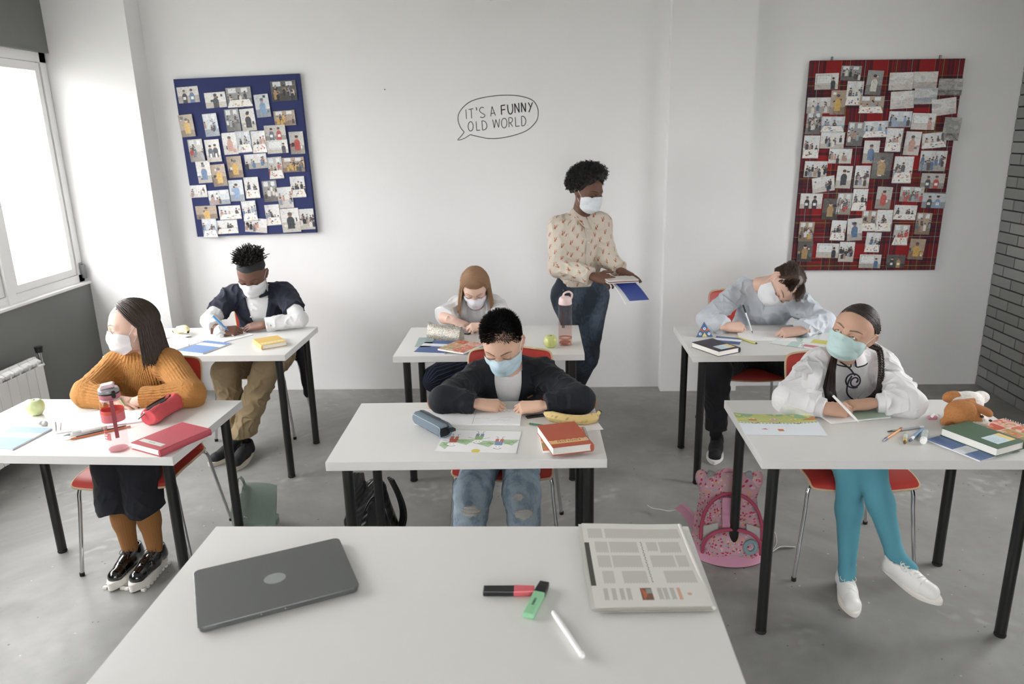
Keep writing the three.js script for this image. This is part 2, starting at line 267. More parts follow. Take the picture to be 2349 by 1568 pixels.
// ------------------------------------------------------------------ soft bodies: smoothly joined capsules and ellipsoids, meshed by surface nets
class Field {
  constructor(k = 0.02) { this.P = []; this.k = k; }
  cap(a, b, ra, rb = ra, o = {}) {
    const u = [b[0] - a[0], b[1] - a[1], b[2] - a[2]], L2 = u[0] * u[0] + u[1] * u[1] + u[2] * u[2] || 1e-9, n = o.flat, f = n ? 1 / o.f - 1 : 0, wide = n ? Math.max(1, o.f) : 1;
    const c = [(a[0] + b[0]) / 2, (a[1] + b[1]) / 2, (a[2] + b[2]) / 2], R = Math.sqrt(L2) / 2 + Math.max(ra, rb) * wide;
    const d = (x, y, z) => {
      let qx = x - a[0], qy = y - a[1], qz = z - a[2], t = (qx * u[0] + qy * u[1] + qz * u[2]) / L2; t = t < 0 ? 0 : t > 1 ? 1 : t;
      qx -= u[0] * t; qy -= u[1] * t; qz -= u[2] * t;
      if (n) { const m = (qx * n[0] + qy * n[1] + qz * n[2]) * f; qx += n[0] * m; qy += n[1] * m; qz += n[2] * m; }
      return Math.sqrt(qx * qx + qy * qy + qz * qz) - ra - (rb - ra) * t;
    };
    const L = Math.sqrt(L2), w = u.map((x) => x / L), ref = Math.abs(w[1]) < 0.8 ? [0, 1, 0] : [0, 0, -1], e1 = nrm(cross(w, ref)), e2 = cross(w, e1);
    const uv = (x, y, z) => { const qx = x - a[0], qy = y - a[1], qz = z - a[2]; return [Math.atan2(qx * e1[0] + qy * e1[1] + qz * e1[2], qx * e2[0] + qy * e2[1] + qz * e2[2]), qx * w[0] + qy * w[1] + qz * w[2]]; };
    this.P.push({ d, c, R, k: o.k ?? this.k, sub: o.sub, uv, r: o.ur ?? (ra + rb) / 2, L, name: o.name, v0: o.v0 ?? 0, plain: o.plain }); return this;
  }
  ell(c, r, o = {}) {
    const q = new THREE.Quaternion().setFromEuler(new THREE.Euler(...(o.rot ?? [0, 0, 0]))).invert(), m = new THREE.Matrix4().makeRotationFromQuaternion(q).elements, R = Math.max(...r), turned = !!o.rot;
    const d = (x, y, z) => {
      let px = x - c[0], py = y - c[1], pz = z - c[2];
      if (turned) { const X = m[0] * px + m[4] * py + m[8] * pz, Y = m[1] * px + m[5] * py + m[9] * pz; pz = m[2] * px + m[6] * py + m[10] * pz; px = X; py = Y; }
      const ax = px / r[0], ay = py / r[1], az = pz / r[2], k0 = Math.sqrt(ax * ax + ay * ay + az * az), bx = ax / r[0], by = ay / r[1], bz = az / r[2], k1 = Math.sqrt(bx * bx + by * by + bz * bz);
      return k1 < 1e-9 ? -Math.min(...r) : k0 * (k0 - 1) / k1;
    };
    this.P.push({ d, c, R, k: o.k ?? this.k, sub: o.sub, uv: (x, y, z) => [Math.atan2(x - c[0], z - c[2]), y - c[1]], r: (r[0] + r[2]) / 2, L: r[1], name: o.name, v0: 0, plain: o.plain }); return this;
  }
  d(x, y, z) {
    let best = 1e3;
    for (let i = 0; i < this.P.length; i++) {
      const p = this.P[i], c = p.c, dx = x - c[0], dy = y - c[1], dz = z - c[2], far = Math.sqrt(dx * dx + dy * dy + dz * dz) - p.R;
      if (p.sub) { if (far > p.k) continue; const e = -p.d(x, y, z), h = Math.max(p.k - Math.abs(best - e), 0) / p.k; best = Math.max(best, e) + h * h * p.k * 0.25; continue; }
      if (far > best + p.k) continue;
      const e = p.d(x, y, z), h = Math.max(p.k - Math.abs(best - e), 0) / p.k; best = Math.min(best, e) - h * h * p.k * 0.25;
    }
    return best;
  }
  dom(x, y, z) { let i1 = 0, d1 = 1e3, d2 = 1e3; for (let i = 0; i < this.P.length; i++) { const p = this.P[i]; if (p.sub || p.plain) continue; const e = p.d(x, y, z); if (e < d1) { d2 = d1; d1 = e; i1 = i; } else if (e < d2) d2 = e; } return [i1, d1, d2]; }
  box(pad = 0.02) { const lo = [1e9, 1e9, 1e9], hi = [-1e9, -1e9, -1e9]; for (const p of this.P) if (!p.sub) for (let i = 0; i < 3; i++) { lo[i] = Math.min(lo[i], p.c[i] - p.R - pad); hi[i] = Math.max(hi[i], p.c[i] + p.R + pad); } return [lo, hi]; }
}
const cross = (a, b) => [a[1] * b[2] - a[2] * b[1], a[2] * b[0] - a[0] * b[2], a[0] * b[1] - a[1] * b[0]];
const nrm = (a) => { const l = Math.hypot(...a) || 1; return a.map((x) => x / l); };
const add3 = (a, b, s = 1) => [a[0] + b[0] * s, a[1] + b[1] * s, a[2] + b[2] * s];
const mix3 = (a, b, t) => [lerp(a[0], b[0], t), lerp(a[1], b[1], t), lerp(a[2], b[2], t)];
const dist3 = (a, b) => Math.hypot(a[0] - b[0], a[1] - b[1], a[2] - b[2]);

function netMesh(F, { h = 0.006, box, disp, clip, tile = 0, smoothN = 1 } = {}) {
  const [lo, hi] = box ?? F.box(), n = [0, 1, 2].map((i) => Math.ceil((hi[i] - lo[i]) / h) + 2), [nx, ny, nz] = n, val = new Float32Array(nx * ny * nz), B = 6, near = h * 1.6 + 0.014;
  const f = (x, y, z) => { let d = F.d(x, y, z); if (disp && d < near && d > -near) d -= disp(x, y, z, d); if (clip && d < 0.04) d = Math.max(d, clip(x, y, z)); return d; };
  const half = B * h * 0.5 * 1.7321;
  for (let bz = 0; bz < nz; bz += B) for (let by = 0; by < ny; by += B) for (let bx = 0; bx < nx; bx += B) {
    const d = F.d(lo[0] + (bx + B / 2) * h, lo[1] + (by + B / 2) * h, lo[2] + (bz + B / 2) * h), skip = d > half * 1.7 + 0.012 || (!clip && d < -half * 1.7 - 0.012), ex = Math.min(bx + B, nx), ey = Math.min(by + B, ny), ez = Math.min(bz + B, nz);
    for (let z = bz; z < ez; z++) for (let y = by; y < ey; y++) for (let x = bx; x < ex; x++) val[(z * ny + y) * nx + x] = skip ? d : f(lo[0] + x * h, lo[1] + y * h, lo[2] + z * h);
  }
  const vid = new Int32Array(nx * ny * nz).fill(-1), pos = [], idx = [], E = [[0, 1], [0, 2], [0, 4], [1, 3], [1, 5], [2, 3], [2, 6], [3, 7], [4, 5], [4, 6], [5, 7], [6, 7]], c = new Float32Array(8), sx = 1, sy = nx, sz = nx * ny;
  for (let z = 0; z < nz - 1; z++) for (let y = 0; y < ny - 1; y++) for (let x = 0; x < nx - 1; x++) {
    const o = (z * ny + y) * nx + x; let m = 0;
    for (let k = 0; k < 8; k++) { c[k] = val[o + (k & 1) * sx + ((k >> 1) & 1) * sy + (k >> 2) * sz]; if (c[k] < 0) m |= 1 << k; }
    if (m === 0 || m === 255) continue;
    let px = 0, py = 0, pz = 0, q = 0;
    for (const [a, b] of E) if (((m >> a) & 1) !== ((m >> b) & 1)) { const t = c[a] / (c[a] - c[b]); px += (a & 1) + t * ((b & 1) - (a & 1)); py += ((a >> 1) & 1) + t * (((b >> 1) & 1) - ((a >> 1) & 1)); pz += (a >> 2) + t * ((b >> 2) - (a >> 2)); q++; }
    vid[o] = pos.length / 3; pos.push(lo[0] + (x + px / q) * h, lo[1] + (y + py / q) * h, lo[2] + (z + pz / q) * h);
  }
  const quad = (a, b, c2, d, flip) => { if (a < 0 || b < 0 || c2 < 0 || d < 0) return; if (flip) idx.push(a, c2, b, a, d, c2); else idx.push(a, b, c2, a, c2, d); };
  for (let z = 1; z < nz - 1; z++) for (let y = 1; y < ny - 1; y++) for (let x = 1; x < nx - 1; x++) {
    const o = (z * ny + y) * nx + x, s = val[o] < 0;
    if (s !== val[o + sx] < 0) quad(vid[o - sy - sz], vid[o - sz], vid[o], vid[o - sy], !s);
    if (s !== val[o + sy] < 0) quad(vid[o - sx - sz], vid[o - sx], vid[o], vid[o - sz], !s);
    if (s !== val[o + sz] < 0) quad(vid[o - sx - sy], vid[o - sy], vid[o], vid[o - sx], !s);
  }
  const nv = pos.length / 3, nor = new Float32Array(nv * 3), e = h * 0.35 * smoothN;
  for (let i = 0; i < nv; i++) {
    let x = pos[i * 3], y = pos[i * 3 + 1], z = pos[i * 3 + 2];
    const a = f(x + e, y - e, z - e), b = f(x - e, y - e, z + e), d = f(x - e, y + e, z - e), g = f(x + e, y + e, z + e);
    let gx = a - b - d + g, gy = -a - b + d + g, gz = -a + b - d + g; const l = Math.hypot(gx, gy, gz) || 1; gx /= l; gy /= l; gz /= l;
    nor[i * 3] = gx; nor[i * 3 + 1] = gy; nor[i * 3 + 2] = gz;
    const cur = (a + b + d + g) / 4, mvv = clamp(cur, -h * 0.4, h * 0.4); pos[i * 3] -= gx * mvv; pos[i * 3 + 1] -= gy * mvv; pos[i * 3 + 2] -= gz * mvv;
  }
  let geo = new THREE.BufferGeometry();
  if (tile) { // cloth coordinates: round and along the nearest limb, in tiles; seams where limbs meet
    const D = new Array(nv), NP = [], NN = [], NU = [], NI = [], key = new Map();
    for (let i = 0; i < idx.length; i += 3) {
      const v = [idx[i], idx[i + 1], idx[i + 2]], cx = [0, 1, 2].map((k) => (pos[v[0] * 3 + k] + pos[v[1] * 3 + k] + pos[v[2] * 3 + k]) / 3), [b] = F.dom(...cx), p = F.P[b], around = Math.max(1, Math.round(6.28318 * p.r / tile)), base = p.uv(...cx)[0];
      for (const w of v) {
        let [an, al] = p.uv(pos[w * 3], pos[w * 3 + 1], pos[w * 3 + 2]); if (an - base > Math.PI) an -= 6.28318; else if (base - an > Math.PI) an += 6.28318;
        const wrap = an > Math.PI ? 1 : an < -Math.PI ? 2 : 0, kk = (w * 64 + b) * 3 + wrap; let j = key.get(kk);
        if (j === undefined) { j = NP.length / 3; key.set(kk, j); NP.push(pos[w * 3], pos[w * 3 + 1], pos[w * 3 + 2]); NN.push(nor[w * 3], nor[w * 3 + 1], nor[w * 3 + 2]); NU.push(an / 6.28318 * around, (al + p.v0) / tile); }
        NI.push(j);
      }
    }
    geo.setAttribute('position', new THREE.Float32BufferAttribute(NP, 3)); geo.setAttribute('normal', new THREE.Float32BufferAttribute(NN, 3)); geo.setAttribute('uv', new THREE.Float32BufferAttribute(NU, 2)); geo.setIndex(NI);
  } else {
    geo.setAttribute('position', new THREE.Float32BufferAttribute(pos, 3)); geo.setAttribute('normal', new THREE.BufferAttribute(nor, 3)); geo.setIndex(idx);
  }
  return geo;
}
// cloth folds: ridges running round the limb near its joints, broad soft waves elsewhere
function folds(F, amp, len = 0.03, broad = 0.5, s = 0) {
  return (x, y, z) => {
    const [i, d1, d2] = F.dom(x, y, z), p = F.P[i], [an, al] = p.uv(x, y, z), fade = smooth(0, 0.03, d2 - d1) * 0.8 + 0.2;
    const end = p.L > 0.12 ? 0.45 + 0.55 * Math.max(Math.exp(-((al / 0.07) ** 2)), Math.exp(-(((al - p.L) / 0.08) ** 2))) : 0.8;
    const q = al / len * 0.62 + 0.5 * Math.sin(an * 1.0 + s + i * 2), r1 = 1 - 2.4 * Math.abs(N3(q + s, Math.cos(an) * 0.9 + i * 7.3, Math.sin(an) * 0.9 + s)), r2 = 1 - 2.2 * Math.abs(N3(x * 17 + s, y * 13 + z * 6, z * 17 - s));
    return amp * fade * (end * (0.75 * r1 * Math.abs(r1) - 0.1) + broad * 0.45 * (r2 * Math.abs(r2) - 0.2) + broad * 0.5 * N3(x * 14 + s, y * 10, z * 14));
  };
}
const paint = (geo, f) => { const p = geo.attributes.position, c = new Float32Array(p.count * 3); for (let i = 0; i < p.count; i++) { const k = f(p.getX(i), p.getY(i), p.getZ(i)); c.set(Array.isArray(k) ? k : [k.r, k.g, k.b], i * 3); } geo.setAttribute('color', new THREE.BufferAttribute(c, 3)); return geo; };
const joinSkin = (list) => mergeGeometries(list.map((g) => { const q = g.clone(); if (q.attributes.uv) q.deleteAttribute('uv'); return q; }));

// ------------------------------------------------------------------ heads (local: +z face, +y crown, origin between the ears; metres for an adult)
function headGeo(open) {
  const F = new Field(0.02);
  F.ell([0, 0.03, -0.012], [0.0735, 0.09, 0.094]).ell([0, 0.03, 0.02], [0.066, 0.07, 0.068], { k: 0.03 });
  F.ell([0, -0.04, 0.02], [0.059, 0.08, 0.066], { k: 0.04 }).ell([0, -0.094, 0.052], [0.026, 0.02, 0.024], { k: 0.03 });
  for (const s of [-1, 1]) {
    F.ell([s * 0.048, -0.066, 0.004], [0.018, 0.03, 0.03], { k: 0.03 }).ell([s * 0.038, -0.03, 0.056], [0.025, 0.022, 0.024], { k: 0.025 });
    F.cap([s * 0.012, 0.022, 0.081], [s * 0.046, 0.021, 0.068], 0.01, 0.008, { k: 0.02 });
  }
  for (const s of [-1, 1]) F.ell([s * 0.032, 0.0, 0.099], [0.02, 0.012, 0.02], { sub: true, k: 0.016 });
  for (const s of [-1, 1]) F.ell([s * 0.032, 0.001, 0.0735], [0.0165, 0.0115, 0.0135], { k: 0.006 });
  F.cap([0, 0.012, 0.084], [0, -0.026, 0.1], 0.007, 0.0105, { k: 0.014 });
  for (const s of [-1, 1]) F.ell([s * 0.011, -0.03, 0.094], [0.0085, 0.0075, 0.01], { k: 0.008 });
  F.cap([-0.019, -0.06, 0.081], [0.019, -0.06, 0.081], 0.006, 0.006, { k: 0.01 }).cap([-0.016, -0.07, 0.079], [0.016, -0.07, 0.079], 0.007, 0.007, { k: 0.01 });
  for (const s of [-1, 1]) {
    const h = [[0.073, 0.012, 0.003], [0.081, 0.027, -0.008], [0.087, 0.024, -0.022], [0.087, 0.006, -0.03], [0.081, -0.014, -0.022], [0.075, -0.026, -0.009]].map(([x, y, z]) => [x * s, y, z]);
    for (let i = 0; i < 5; i++) F.cap(h[i], h[i + 1], 0.0042, 0.0042, { k: 0.004 });
    F.ell([s * 0.077, 0.003, -0.012], [0.0045, 0.023, 0.016], { k: 0.008, rot: [0, s * -0.35, 0] }).ell([s * 0.074, -0.024, -0.008], [0.006, 0.009, 0.008], { k: 0.006 });
    if (open) F.ell([s * 0.032, -0.0005, 0.089], [0.0115, 0.0048, 0.009], { sub: true, k: 0.002 });
  }
  F.cap([0, -0.05, -0.028], [0, -0.13, -0.04], 0.047, 0.046, { k: 0.02 });
  const g = netMesh(F, { h: 0.0026, clip: (x, y, z) => -0.15 - y });
  const P = g.attributes.position, kind = new Float32Array(P.count * 2); // brow and lash/lip amounts
  for (let i = 0; i < P.count; i++) {
    const x = Math.abs(P.getX(i)), y = P.getY(i), z = P.getZ(i); if (z < 0.03) continue;
    const by = 0.0245 + 0.006 * Math.sin(clamp((x - 0.014) / 0.04, 0, 1) * 2.5), bw = 0.0042 * (1 - 0.6 * smooth(0.035, 0.056, x));
    if (x > 0.012 && x < 0.056) kind[i * 2] = smooth(bw, bw * 0.4, Math.abs(y - by));
    const ly = (open ? 0.0035 : -0.0075) + (open ? -0.008 : 0.006) * ((x - 0.032) / 0.016) ** 2;
    if (x > 0.016 && x < 0.048 && y < 0.012) kind[i * 2 + 1] = smooth(0.0028, 0.001, Math.abs(y - ly));
  }
  return { g, kind, F };
}
const HEADS = { closed: headGeo(false), open: headGeo(true) };
const mat4 = (pos, yaw, pitch, roll, s) => new THREE.Matrix4().compose(V(...pos), new THREE.Quaternion().setFromEuler(new THREE.Euler(pitch, yaw, roll, 'YXZ')), Array.isArray(s) ? V(...s) : V(s, s, s));
const on = (m, p) => V(...p).applyMatrix4(m).toArray();
function headMesh(m, kindName, skinC, browC) {
  const H = HEADS[kindName], g = H.g.clone(); let i = 0; const a = S(skinC), b = S(browC), L = g.attributes.position, col = new Float32Array(L.count * 3);
  for (; i < L.count; i++) {
    const x = L.getX(i), y = L.getY(i), z = L.getZ(i), w = H.kind[i * 2] * 0.85, e = H.kind[i * 2 + 1] * 0.9, c = a.clone();
    const red = 0.25 * smooth(0.03, 0.012, Math.hypot(Math.abs(x) - 0.04, y + 0.028, (z - 0.06) * 0.6)) + (Math.abs(x) > 0.078 ? 0.25 : 0); c.r *= 1 + red * 0.08; c.g *= 1 - red * 0.22; c.b *= 1 - red * 0.22;
    if (z > 0.06 && Math.abs(x) < 0.022 && y < -0.054 && y > -0.078) c.lerp(S('#a5524c'), 0.5);
    c.lerp(b, Math.max(w, e)); col.set([c.r, c.g, c.b], i * 3);
  }
  g.setAttribute('color', new THREE.BufferAttribute(col, 3)); g.applyMatrix4(m); return g;
}
// ------------------------------------------------------------------ hands (local: wrist at origin, +z to the fingertips, +y back of the hand, thumb at +x = right hand)
const POSES = {
  pen: { f: [[38, 52, 24], [48, 62, 34], [58, 70, 40], [62, 72, 40]], t: [[0.62, -0.52, 0.62], [0.1, -0.55, 0.85], [-0.15, -0.5, 0.85]] },
  rest: { f: [[12, 24, 12], [16, 26, 14], [18, 28, 16], [16, 28, 16]], t: [[0.72, -0.3, 0.62], [0.35, -0.25, 0.9], [0.15, -0.25, 0.95]] },
  curl: { f: [[34, 62, 30], [40, 66, 32], [44, 68, 34], [44, 66, 34]], t: [[0.66, -0.42, 0.6], [0.1, -0.35, 0.95], [-0.2, -0.3, 0.95]] },
  flat: { f: [[4, 8, 4], [5, 9, 5], [6, 10, 6], [6, 10, 6]], t: [[0.75, -0.2, 0.62], [0.5, -0.15, 0.85], [0.4, -0.15, 0.9]] },
  hold: { f: [[30, 40, 20], [34, 42, 22], [38, 44, 24], [40, 44, 24]], t: [[0.6, 0.25, 0.75], [0.2, 0.15, 0.95], [0.05, 0.0, 1]] },
};
function handGeo(pose) {
  const F = new Field(0.008), { f, t } = POSES[pose];
  const K = [[0.027, 0.0, 0.086], [0.009, 0.003, 0.09], [-0.01, 0.001, 0.086], [-0.027, -0.004, 0.078]], B = [[0.013, 0, 0], [0.005, 0.002, 0], [-0.005, 0.002, 0], [-0.013, 0, 0]];
  for (let i = 0; i < 4; i++) F.cap(B[i], K[i], 0.0145, 0.0112, { k: 0.02 });
  F.ell([0.014, -0.011, 0.04], [0.015, 0.012, 0.03], { k: 0.015 }).ell([-0.02, -0.009, 0.04], [0.011, 0.01, 0.028], { k: 0.015 });
  F.cap([0, 0, -0.06], [0, 0, 0.01], 0.0235, 0.022, { k: 0.02, flat: [0, 1, 0], f: 0.72 });
  const Ls = [[0.043, 0.026, 0.021], [0.047, 0.03, 0.022], [0.043, 0.027, 0.021], [0.033, 0.021, 0.018]], Rs = [[0.0098, 0.0086, 0.0078, 0.0066], [0.01, 0.0088, 0.008, 0.0068], [0.0096, 0.0083, 0.0076, 0.0064], [0.0085, 0.0074, 0.0067, 0.0058]];
  for (let i = 0; i < 4; i++) {
    let p = K[i], a = 0; const spread = (1.4 - i) * 0.055;
    for (let j = 0; j < 3; j++) { a += f[i][j] * Math.PI / 180; const q = add3(p, [Math.sin(spread) * Math.cos(a), -Math.sin(a), Math.cos(a) * Math.cos(spread)], Ls[i][j]); F.cap(p, q, Rs[i][j], Rs[i][j + 1], { k: j ? 0.003 : 0.006 }); p = q; }
  }
  let p = [0.021, -0.007, 0.02]; [[0.042, 0.0135, 0.0108], [0.032, 0.0108, 0.0095], [0.025, 0.0095, 0.0075]].forEach(([l, r0, r1], j) => { const q = add3(p, nrm(t[j]), l); F.cap(p, q, r0, r1, { k: j ? 0.004 : 0.012 }); p = q; });
  return netMesh(F, { h: 0.0028, clip: (x, y, z) => -0.055 - z });
}
const HANDS = {}; for (const k in POSES) HANDS[k] = handGeo(k);
function handMesh(pose, side, wrist, dir, back, s, skinC) {       // side +1 right hand, -1 left
  const z = nrm(dir), x0 = nrm(cross(back, z)), y = cross(z, x0), g = HANDS[pose].clone(), m = new THREE.Matrix4().makeBasis(V(...x0), V(...y), V(...z)).scale(V(s * side, s, s)).setPosition(...wrist);
  g.applyMatrix4(m); if (side < 0) { const I = g.index.array; for (let i = 0; i < I.length; i += 3) { const t = I[i]; I[i] = I[i + 1]; I[i + 1] = t; } }
  const c = S(skinC), P = HANDS[pose].attributes.position; return paint(g, () => c);
}
// ------------------------------------------------------------------ face masks
function maskGeo(m) {
  const f = (u, v) => {
    const s = u * 2 - 1, t = v, as = Math.abs(s), pleat = 0.0022 * (((t * 4) % 1) - 0.5) * smooth(0.02, 0.15, t) * smooth(0.98, 0.85, t);
    const zc = t < 0.3 ? lerp(0.0985, 0.1185, smooth(0, 0.3, t)) : t < 0.7 ? lerp(0.1185, 0.109, (t - 0.3) / 0.4) : lerp(0.109, 0.062, smooth(0.7, 1, t) ** 1.2);
    const yc = lerp(-0.002, -0.121, t), ys = lerp(-0.022, -0.09, t), w = 0.069 - 0.004 * t, th = s * 1.36;
    const x = w * Math.sin(th) / Math.sin(1.36), k = Math.pow(Math.max(0, (Math.cos(th) - Math.cos(1.36)) / (1 - Math.cos(1.36))), lerp(0.95, 0.75, t));
    return [x, lerp(ys, yc, Math.pow(Math.cos(s * 1.57), 0.8)), lerp(0.02, zc, k) + pleat * (1 - as * 0.5) + 0.0015 * N3(x * 60, t * 5, 3) * as];
  };
  const HF = HEADS.closed.F, push = (u, v) => { const p = f(u, v); for (let i = 0; i < 6; i++) { const d = HF.d(...p), w = 0.0042 - d; if (w <= 0) break; const e = 0.002, n = nrm([HF.d(p[0] + e, p[1], p[2]) - d, HF.d(p[0], p[1] + e, p[2]) - d, HF.d(p[0], p[1], p[2] + e) - d]); for (let k = 0; k < 3; k++) p[k] += n[k] * w; } return p; };
  const g = grid(40, 32, push); g.applyMatrix4(m); return g;
}
function maskOn(person, m, color, loopColor, sides = [-1, 1]) {
  const g = local(person, maskGeo(m)), k = part(person, 'face_mask', g, mat(color, 0.85, { bumpMap: maskBump, bumpScale: 0.0006 }));
  for (const s of sides) {
    const pts = [[0.069, -0.022, 0.022], [0.078, 0.004, 0.002], [0.0835, 0.02, -0.012], [0.082, 0.008, -0.022], [0.079, -0.022, -0.014], [0.071, -0.05, 0.003], [0.064, -0.089, 0.021]].map(([x, y, z]) => on(m, [x * s, y, z]));
    part(k, 'ear_loop', local(person, tube(pts, 0.0014, 30, 5)), mat(loopColor, 0.8));
  }
  return k;
}
const maskBump = dataTex(32, 256, (u, v, x, y) => 0.5 + 0.45 * Math.sin(v * 6.28318 * 4) ** 3 + 0.1 * (rnd() - 0.5));
function local(person, g) { const p = person.position; return g.translate(-p.x, -p.y, -p.z); }
function eyes(person, m, iris, look = [0, 0]) {
  for (const s of [-1, 1]) {
    const g = new THREE.SphereGeometry(0.0118, 40, 28), d = nrm([Math.sin(look[0]), Math.sin(look[1]), 1]);
    paint(g, (x, y, z) => { const a = Math.acos(clamp((x * d[0] + y * d[1] + z * d[2]) / 0.0118, -1, 1)); return a < 0.2 ? S('#0c0908') : a < 0.48 ? S(iris) : S('#e9e6e1'); });
    g.translate(s * 0.032, 0.0005, 0.0742); g.applyMatrix4(m); part(person, 'eye', local(person, g), eyeMat);
  }
}
const eyeMat = phys('#ffffff', 0.15, { vertexColors: true, clearcoat: 1, clearcoatRoughness: 0.05 });
const skinMat = phys('#ffffff', 0.55, { vertexColors: true, sheen: 0.25, sheenColor: S('#ff9f80'), sheenRoughness: 0.5 });
// ------------------------------------------------------------------ hair
const HC = [0, 0.03, -0.012], HR = [0.0735, 0.09, 0.094];
const scalp = (az, el, k = 1) => [HC[0] + Math.sin(az) * Math.cos(el) * HR[0] * k, HC[1] + Math.sin(el) * HR[1] * k, HC[2] + Math.cos(az) * Math.cos(el) * HR[2] * k];
function strandGeo(list, sides = 4) {                               // list of { p: [[x,y,z]...], r0, r1 }
  const P = [], N = [], U = [], I = [];
  for (const { p, r0, r1, q } of list) {
    const n = p.length, b = P.length / 3; let ref = q ?? [0, 0, 1];
    for (let i = 0; i < n; i++) {
      const t = nrm(add3(p[Math.min(i + 1, n - 1)], p[Math.max(i - 1, 0)], -1)); let e = cross(t, ref); if (Math.hypot(...e) < 0.05) e = cross(t, [1, 0.2, 0]); e = nrm(e); const f = cross(t, e), r = lerp(r0, r1, Math.pow(i / (n - 1), 1.5));
      for (let k = 0; k < sides; k++) { const a = k / sides * 6.28318, c = Math.cos(a), s = Math.sin(a), d = [e[0] * c + f[0] * s, e[1] * c + f[1] * s, e[2] * c + f[2] * s]; P.push(p[i][0] + d[0] * r, p[i][1] + d[1] * r, p[i][2] + d[2] * r); N.push(...d); U.push(k / sides, i / (n - 1)); }
    }
    for (let i = 0; i < n - 1; i++) for (let k = 0; k < sides; k++) { const a = b + i * sides + k, c = b + i * sides + (k + 1) % sides; I.push(a, c, c + sides, a, c + sides, a + sides); }
  }
  const g = new THREE.BufferGeometry(); g.setAttribute('position', new THREE.Float32BufferAttribute(P, 3)); g.setAttribute('normal', new THREE.Float32BufferAttribute(N, 3)); g.setAttribute('uv', new THREE.Float32BufferAttribute(U, 2)); g.setIndex(I); return g;
}
const hairMat = (c, r = 0.42) => phys(c, r, { sheen: 0.3, sheenColor: S('#ffffff').lerp(S(c), 0.5), sheenRoughness: 0.4 });
const dirOf = (az, el) => [Math.sin(az) * Math.cos(el), Math.sin(el), Math.cos(az) * Math.cos(el)];
function capHair(m, k, elMin, h = 0.004, bump = 0.0015, f = 60) {  // closed hair shell over the scalp; elMin(|azimuth|) is the hairline
  const F = new Field(); F.ell(HC, HR.map((r) => r * k));
  const g = netMesh(F, { h, disp: (x, y, z) => bump * N3(x * f, y * f * 0.4, z * f), clip: (x, y, z) => { const X = (x - HC[0]) / HR[0], Y = (y - HC[1]) / HR[1], Z = (z - HC[2]) / HR[2], az = Math.abs(Math.atan2(X, Z)), el = Math.atan2(Y, Math.hypot(X, Z)); return (elMin(az) - el) * 0.08; } });
  g.applyMatrix4(m); return g;
}
const hairline = (front, temple, side, nape) => (az) => az < 0.75 ? lerp(front, temple, smooth(0, 0.75, az)) : az < 1.45 ? lerp(temple, side, smooth(0.75, 1.35, az)) : az < 1.9 ? lerp(side, side * 0.3 + nape * 0.7, smooth(1.45, 1.9, az)) : lerp(side * 0.3 + nape * 0.7, nape, smooth(1.9, 2.6, az));
function slerpDir(a, b, t) { const d = clamp(a[0] * b[0] + a[1] * b[1] + a[2] * b[2], -1, 1), o = Math.acos(d); if (o < 1e-3) return a; const s = Math.sin(o), p = Math.sin((1 - t) * o) / s, q = Math.sin(t * o) / s; return [0, 1, 2].map((i) => a[i] * p + b[i] * q); }
const onScalp = (d, k) => [HC[0] + d[0] * HR[0] * k, HC[1] + d[1] * HR[1] * k, HC[2] + d[2] * HR[2] * k];
function tufts(m, n, elMin, len, lift, comb, r = 0.0016, jitter = 0.35) {
  const list = []; let guard = 0;
  while (list.length < n && guard++ < n * 12) {
    const az = rr(-Math.PI, Math.PI), el = Math.asin(rr(-0.7, 1)); if (el < elMin(Math.abs(az)) + 0.02) continue;
    const d = dirOf(az, el), root = onScalp(d, 1.0), L = len(az, el) * rr(0.75, 1.2), c = comb(az, el, root), nrml = nrm([d[0] / HR[0], d[1] / HR[1], d[2] / HR[2]]);
    const dir = nrm([0, 1, 2].map((i) => nrml[i] * lift + c[i] * (1 - lift) + rr(-jitter, jitter) * 0.5)), bend = nrm([0, 1, 2].map((i) => dir[i] * 0.6 + c[i] * 0.7 + rr(-jitter, jitter) * 0.3));
    list.push({ p: [root, add3(root, dir, L * 0.4), add3(add3(root, dir, L * 0.6), bend, L * 0.15), add3(add3(root, dir, L * 0.75), bend, L * 0.35)].map((q) => on(m, q)), r0: r, r1: r * 0.25, q: nrml });
  }
  return strandGeo(list, 3);
}
// ------------------------------------------------------------------ people: helpers
const basisM = (pos, fwd, up, s) => { const z = nrm(fwd), x = nrm(cross(up, z)), y = cross(z, x), k = Array.isArray(s) ? s : [s, s, s]; return new THREE.Matrix4().makeBasis(V(...x), V(...y), V(...z)).scale(V(...k)).setPosition(...pos); };
function torsoP(F, J, g, o = {}) {
  const n = nrm(o.n ?? [0, 0, 1]), mid = mix3(J.shA, J.shB, 0.5), rc = (o.rc ?? 0.14) + g, rw = (o.rw ?? 0.12) + g, rp = (o.rp ?? 0.14) + g, f = o.f ?? 0.68, top = mix3(mid, J.pelvis, 0.26), waist = mix3(mid, J.pelvis, 0.62);
  F.cap(top, waist, rc, rw, { flat: n, f, k: 0.04, name: 'torso', ur: o.ur ?? 0.13 }).cap(waist, J.pelvis, rw, rp, { flat: n, f: f + 0.05, k: 0.04, name: 'torso', ur: o.ur ?? 0.13 });
  const ss = o.ss ?? 0.045; F.cap(mix3(J.shA, J.shB, 0.12), mix3(J.shA, J.shB, 0.88), ss + g, ss + g, { flat: n, f: 0.95, k: 0.05, plain: true });
  for (const s of [J.shA, J.shB]) F.cap(J.neck, mix3(J.neck, s, 0.8), 0.034 + g * 0.8, 0.038 + g, { k: 0.04, plain: true });
  return F;
}
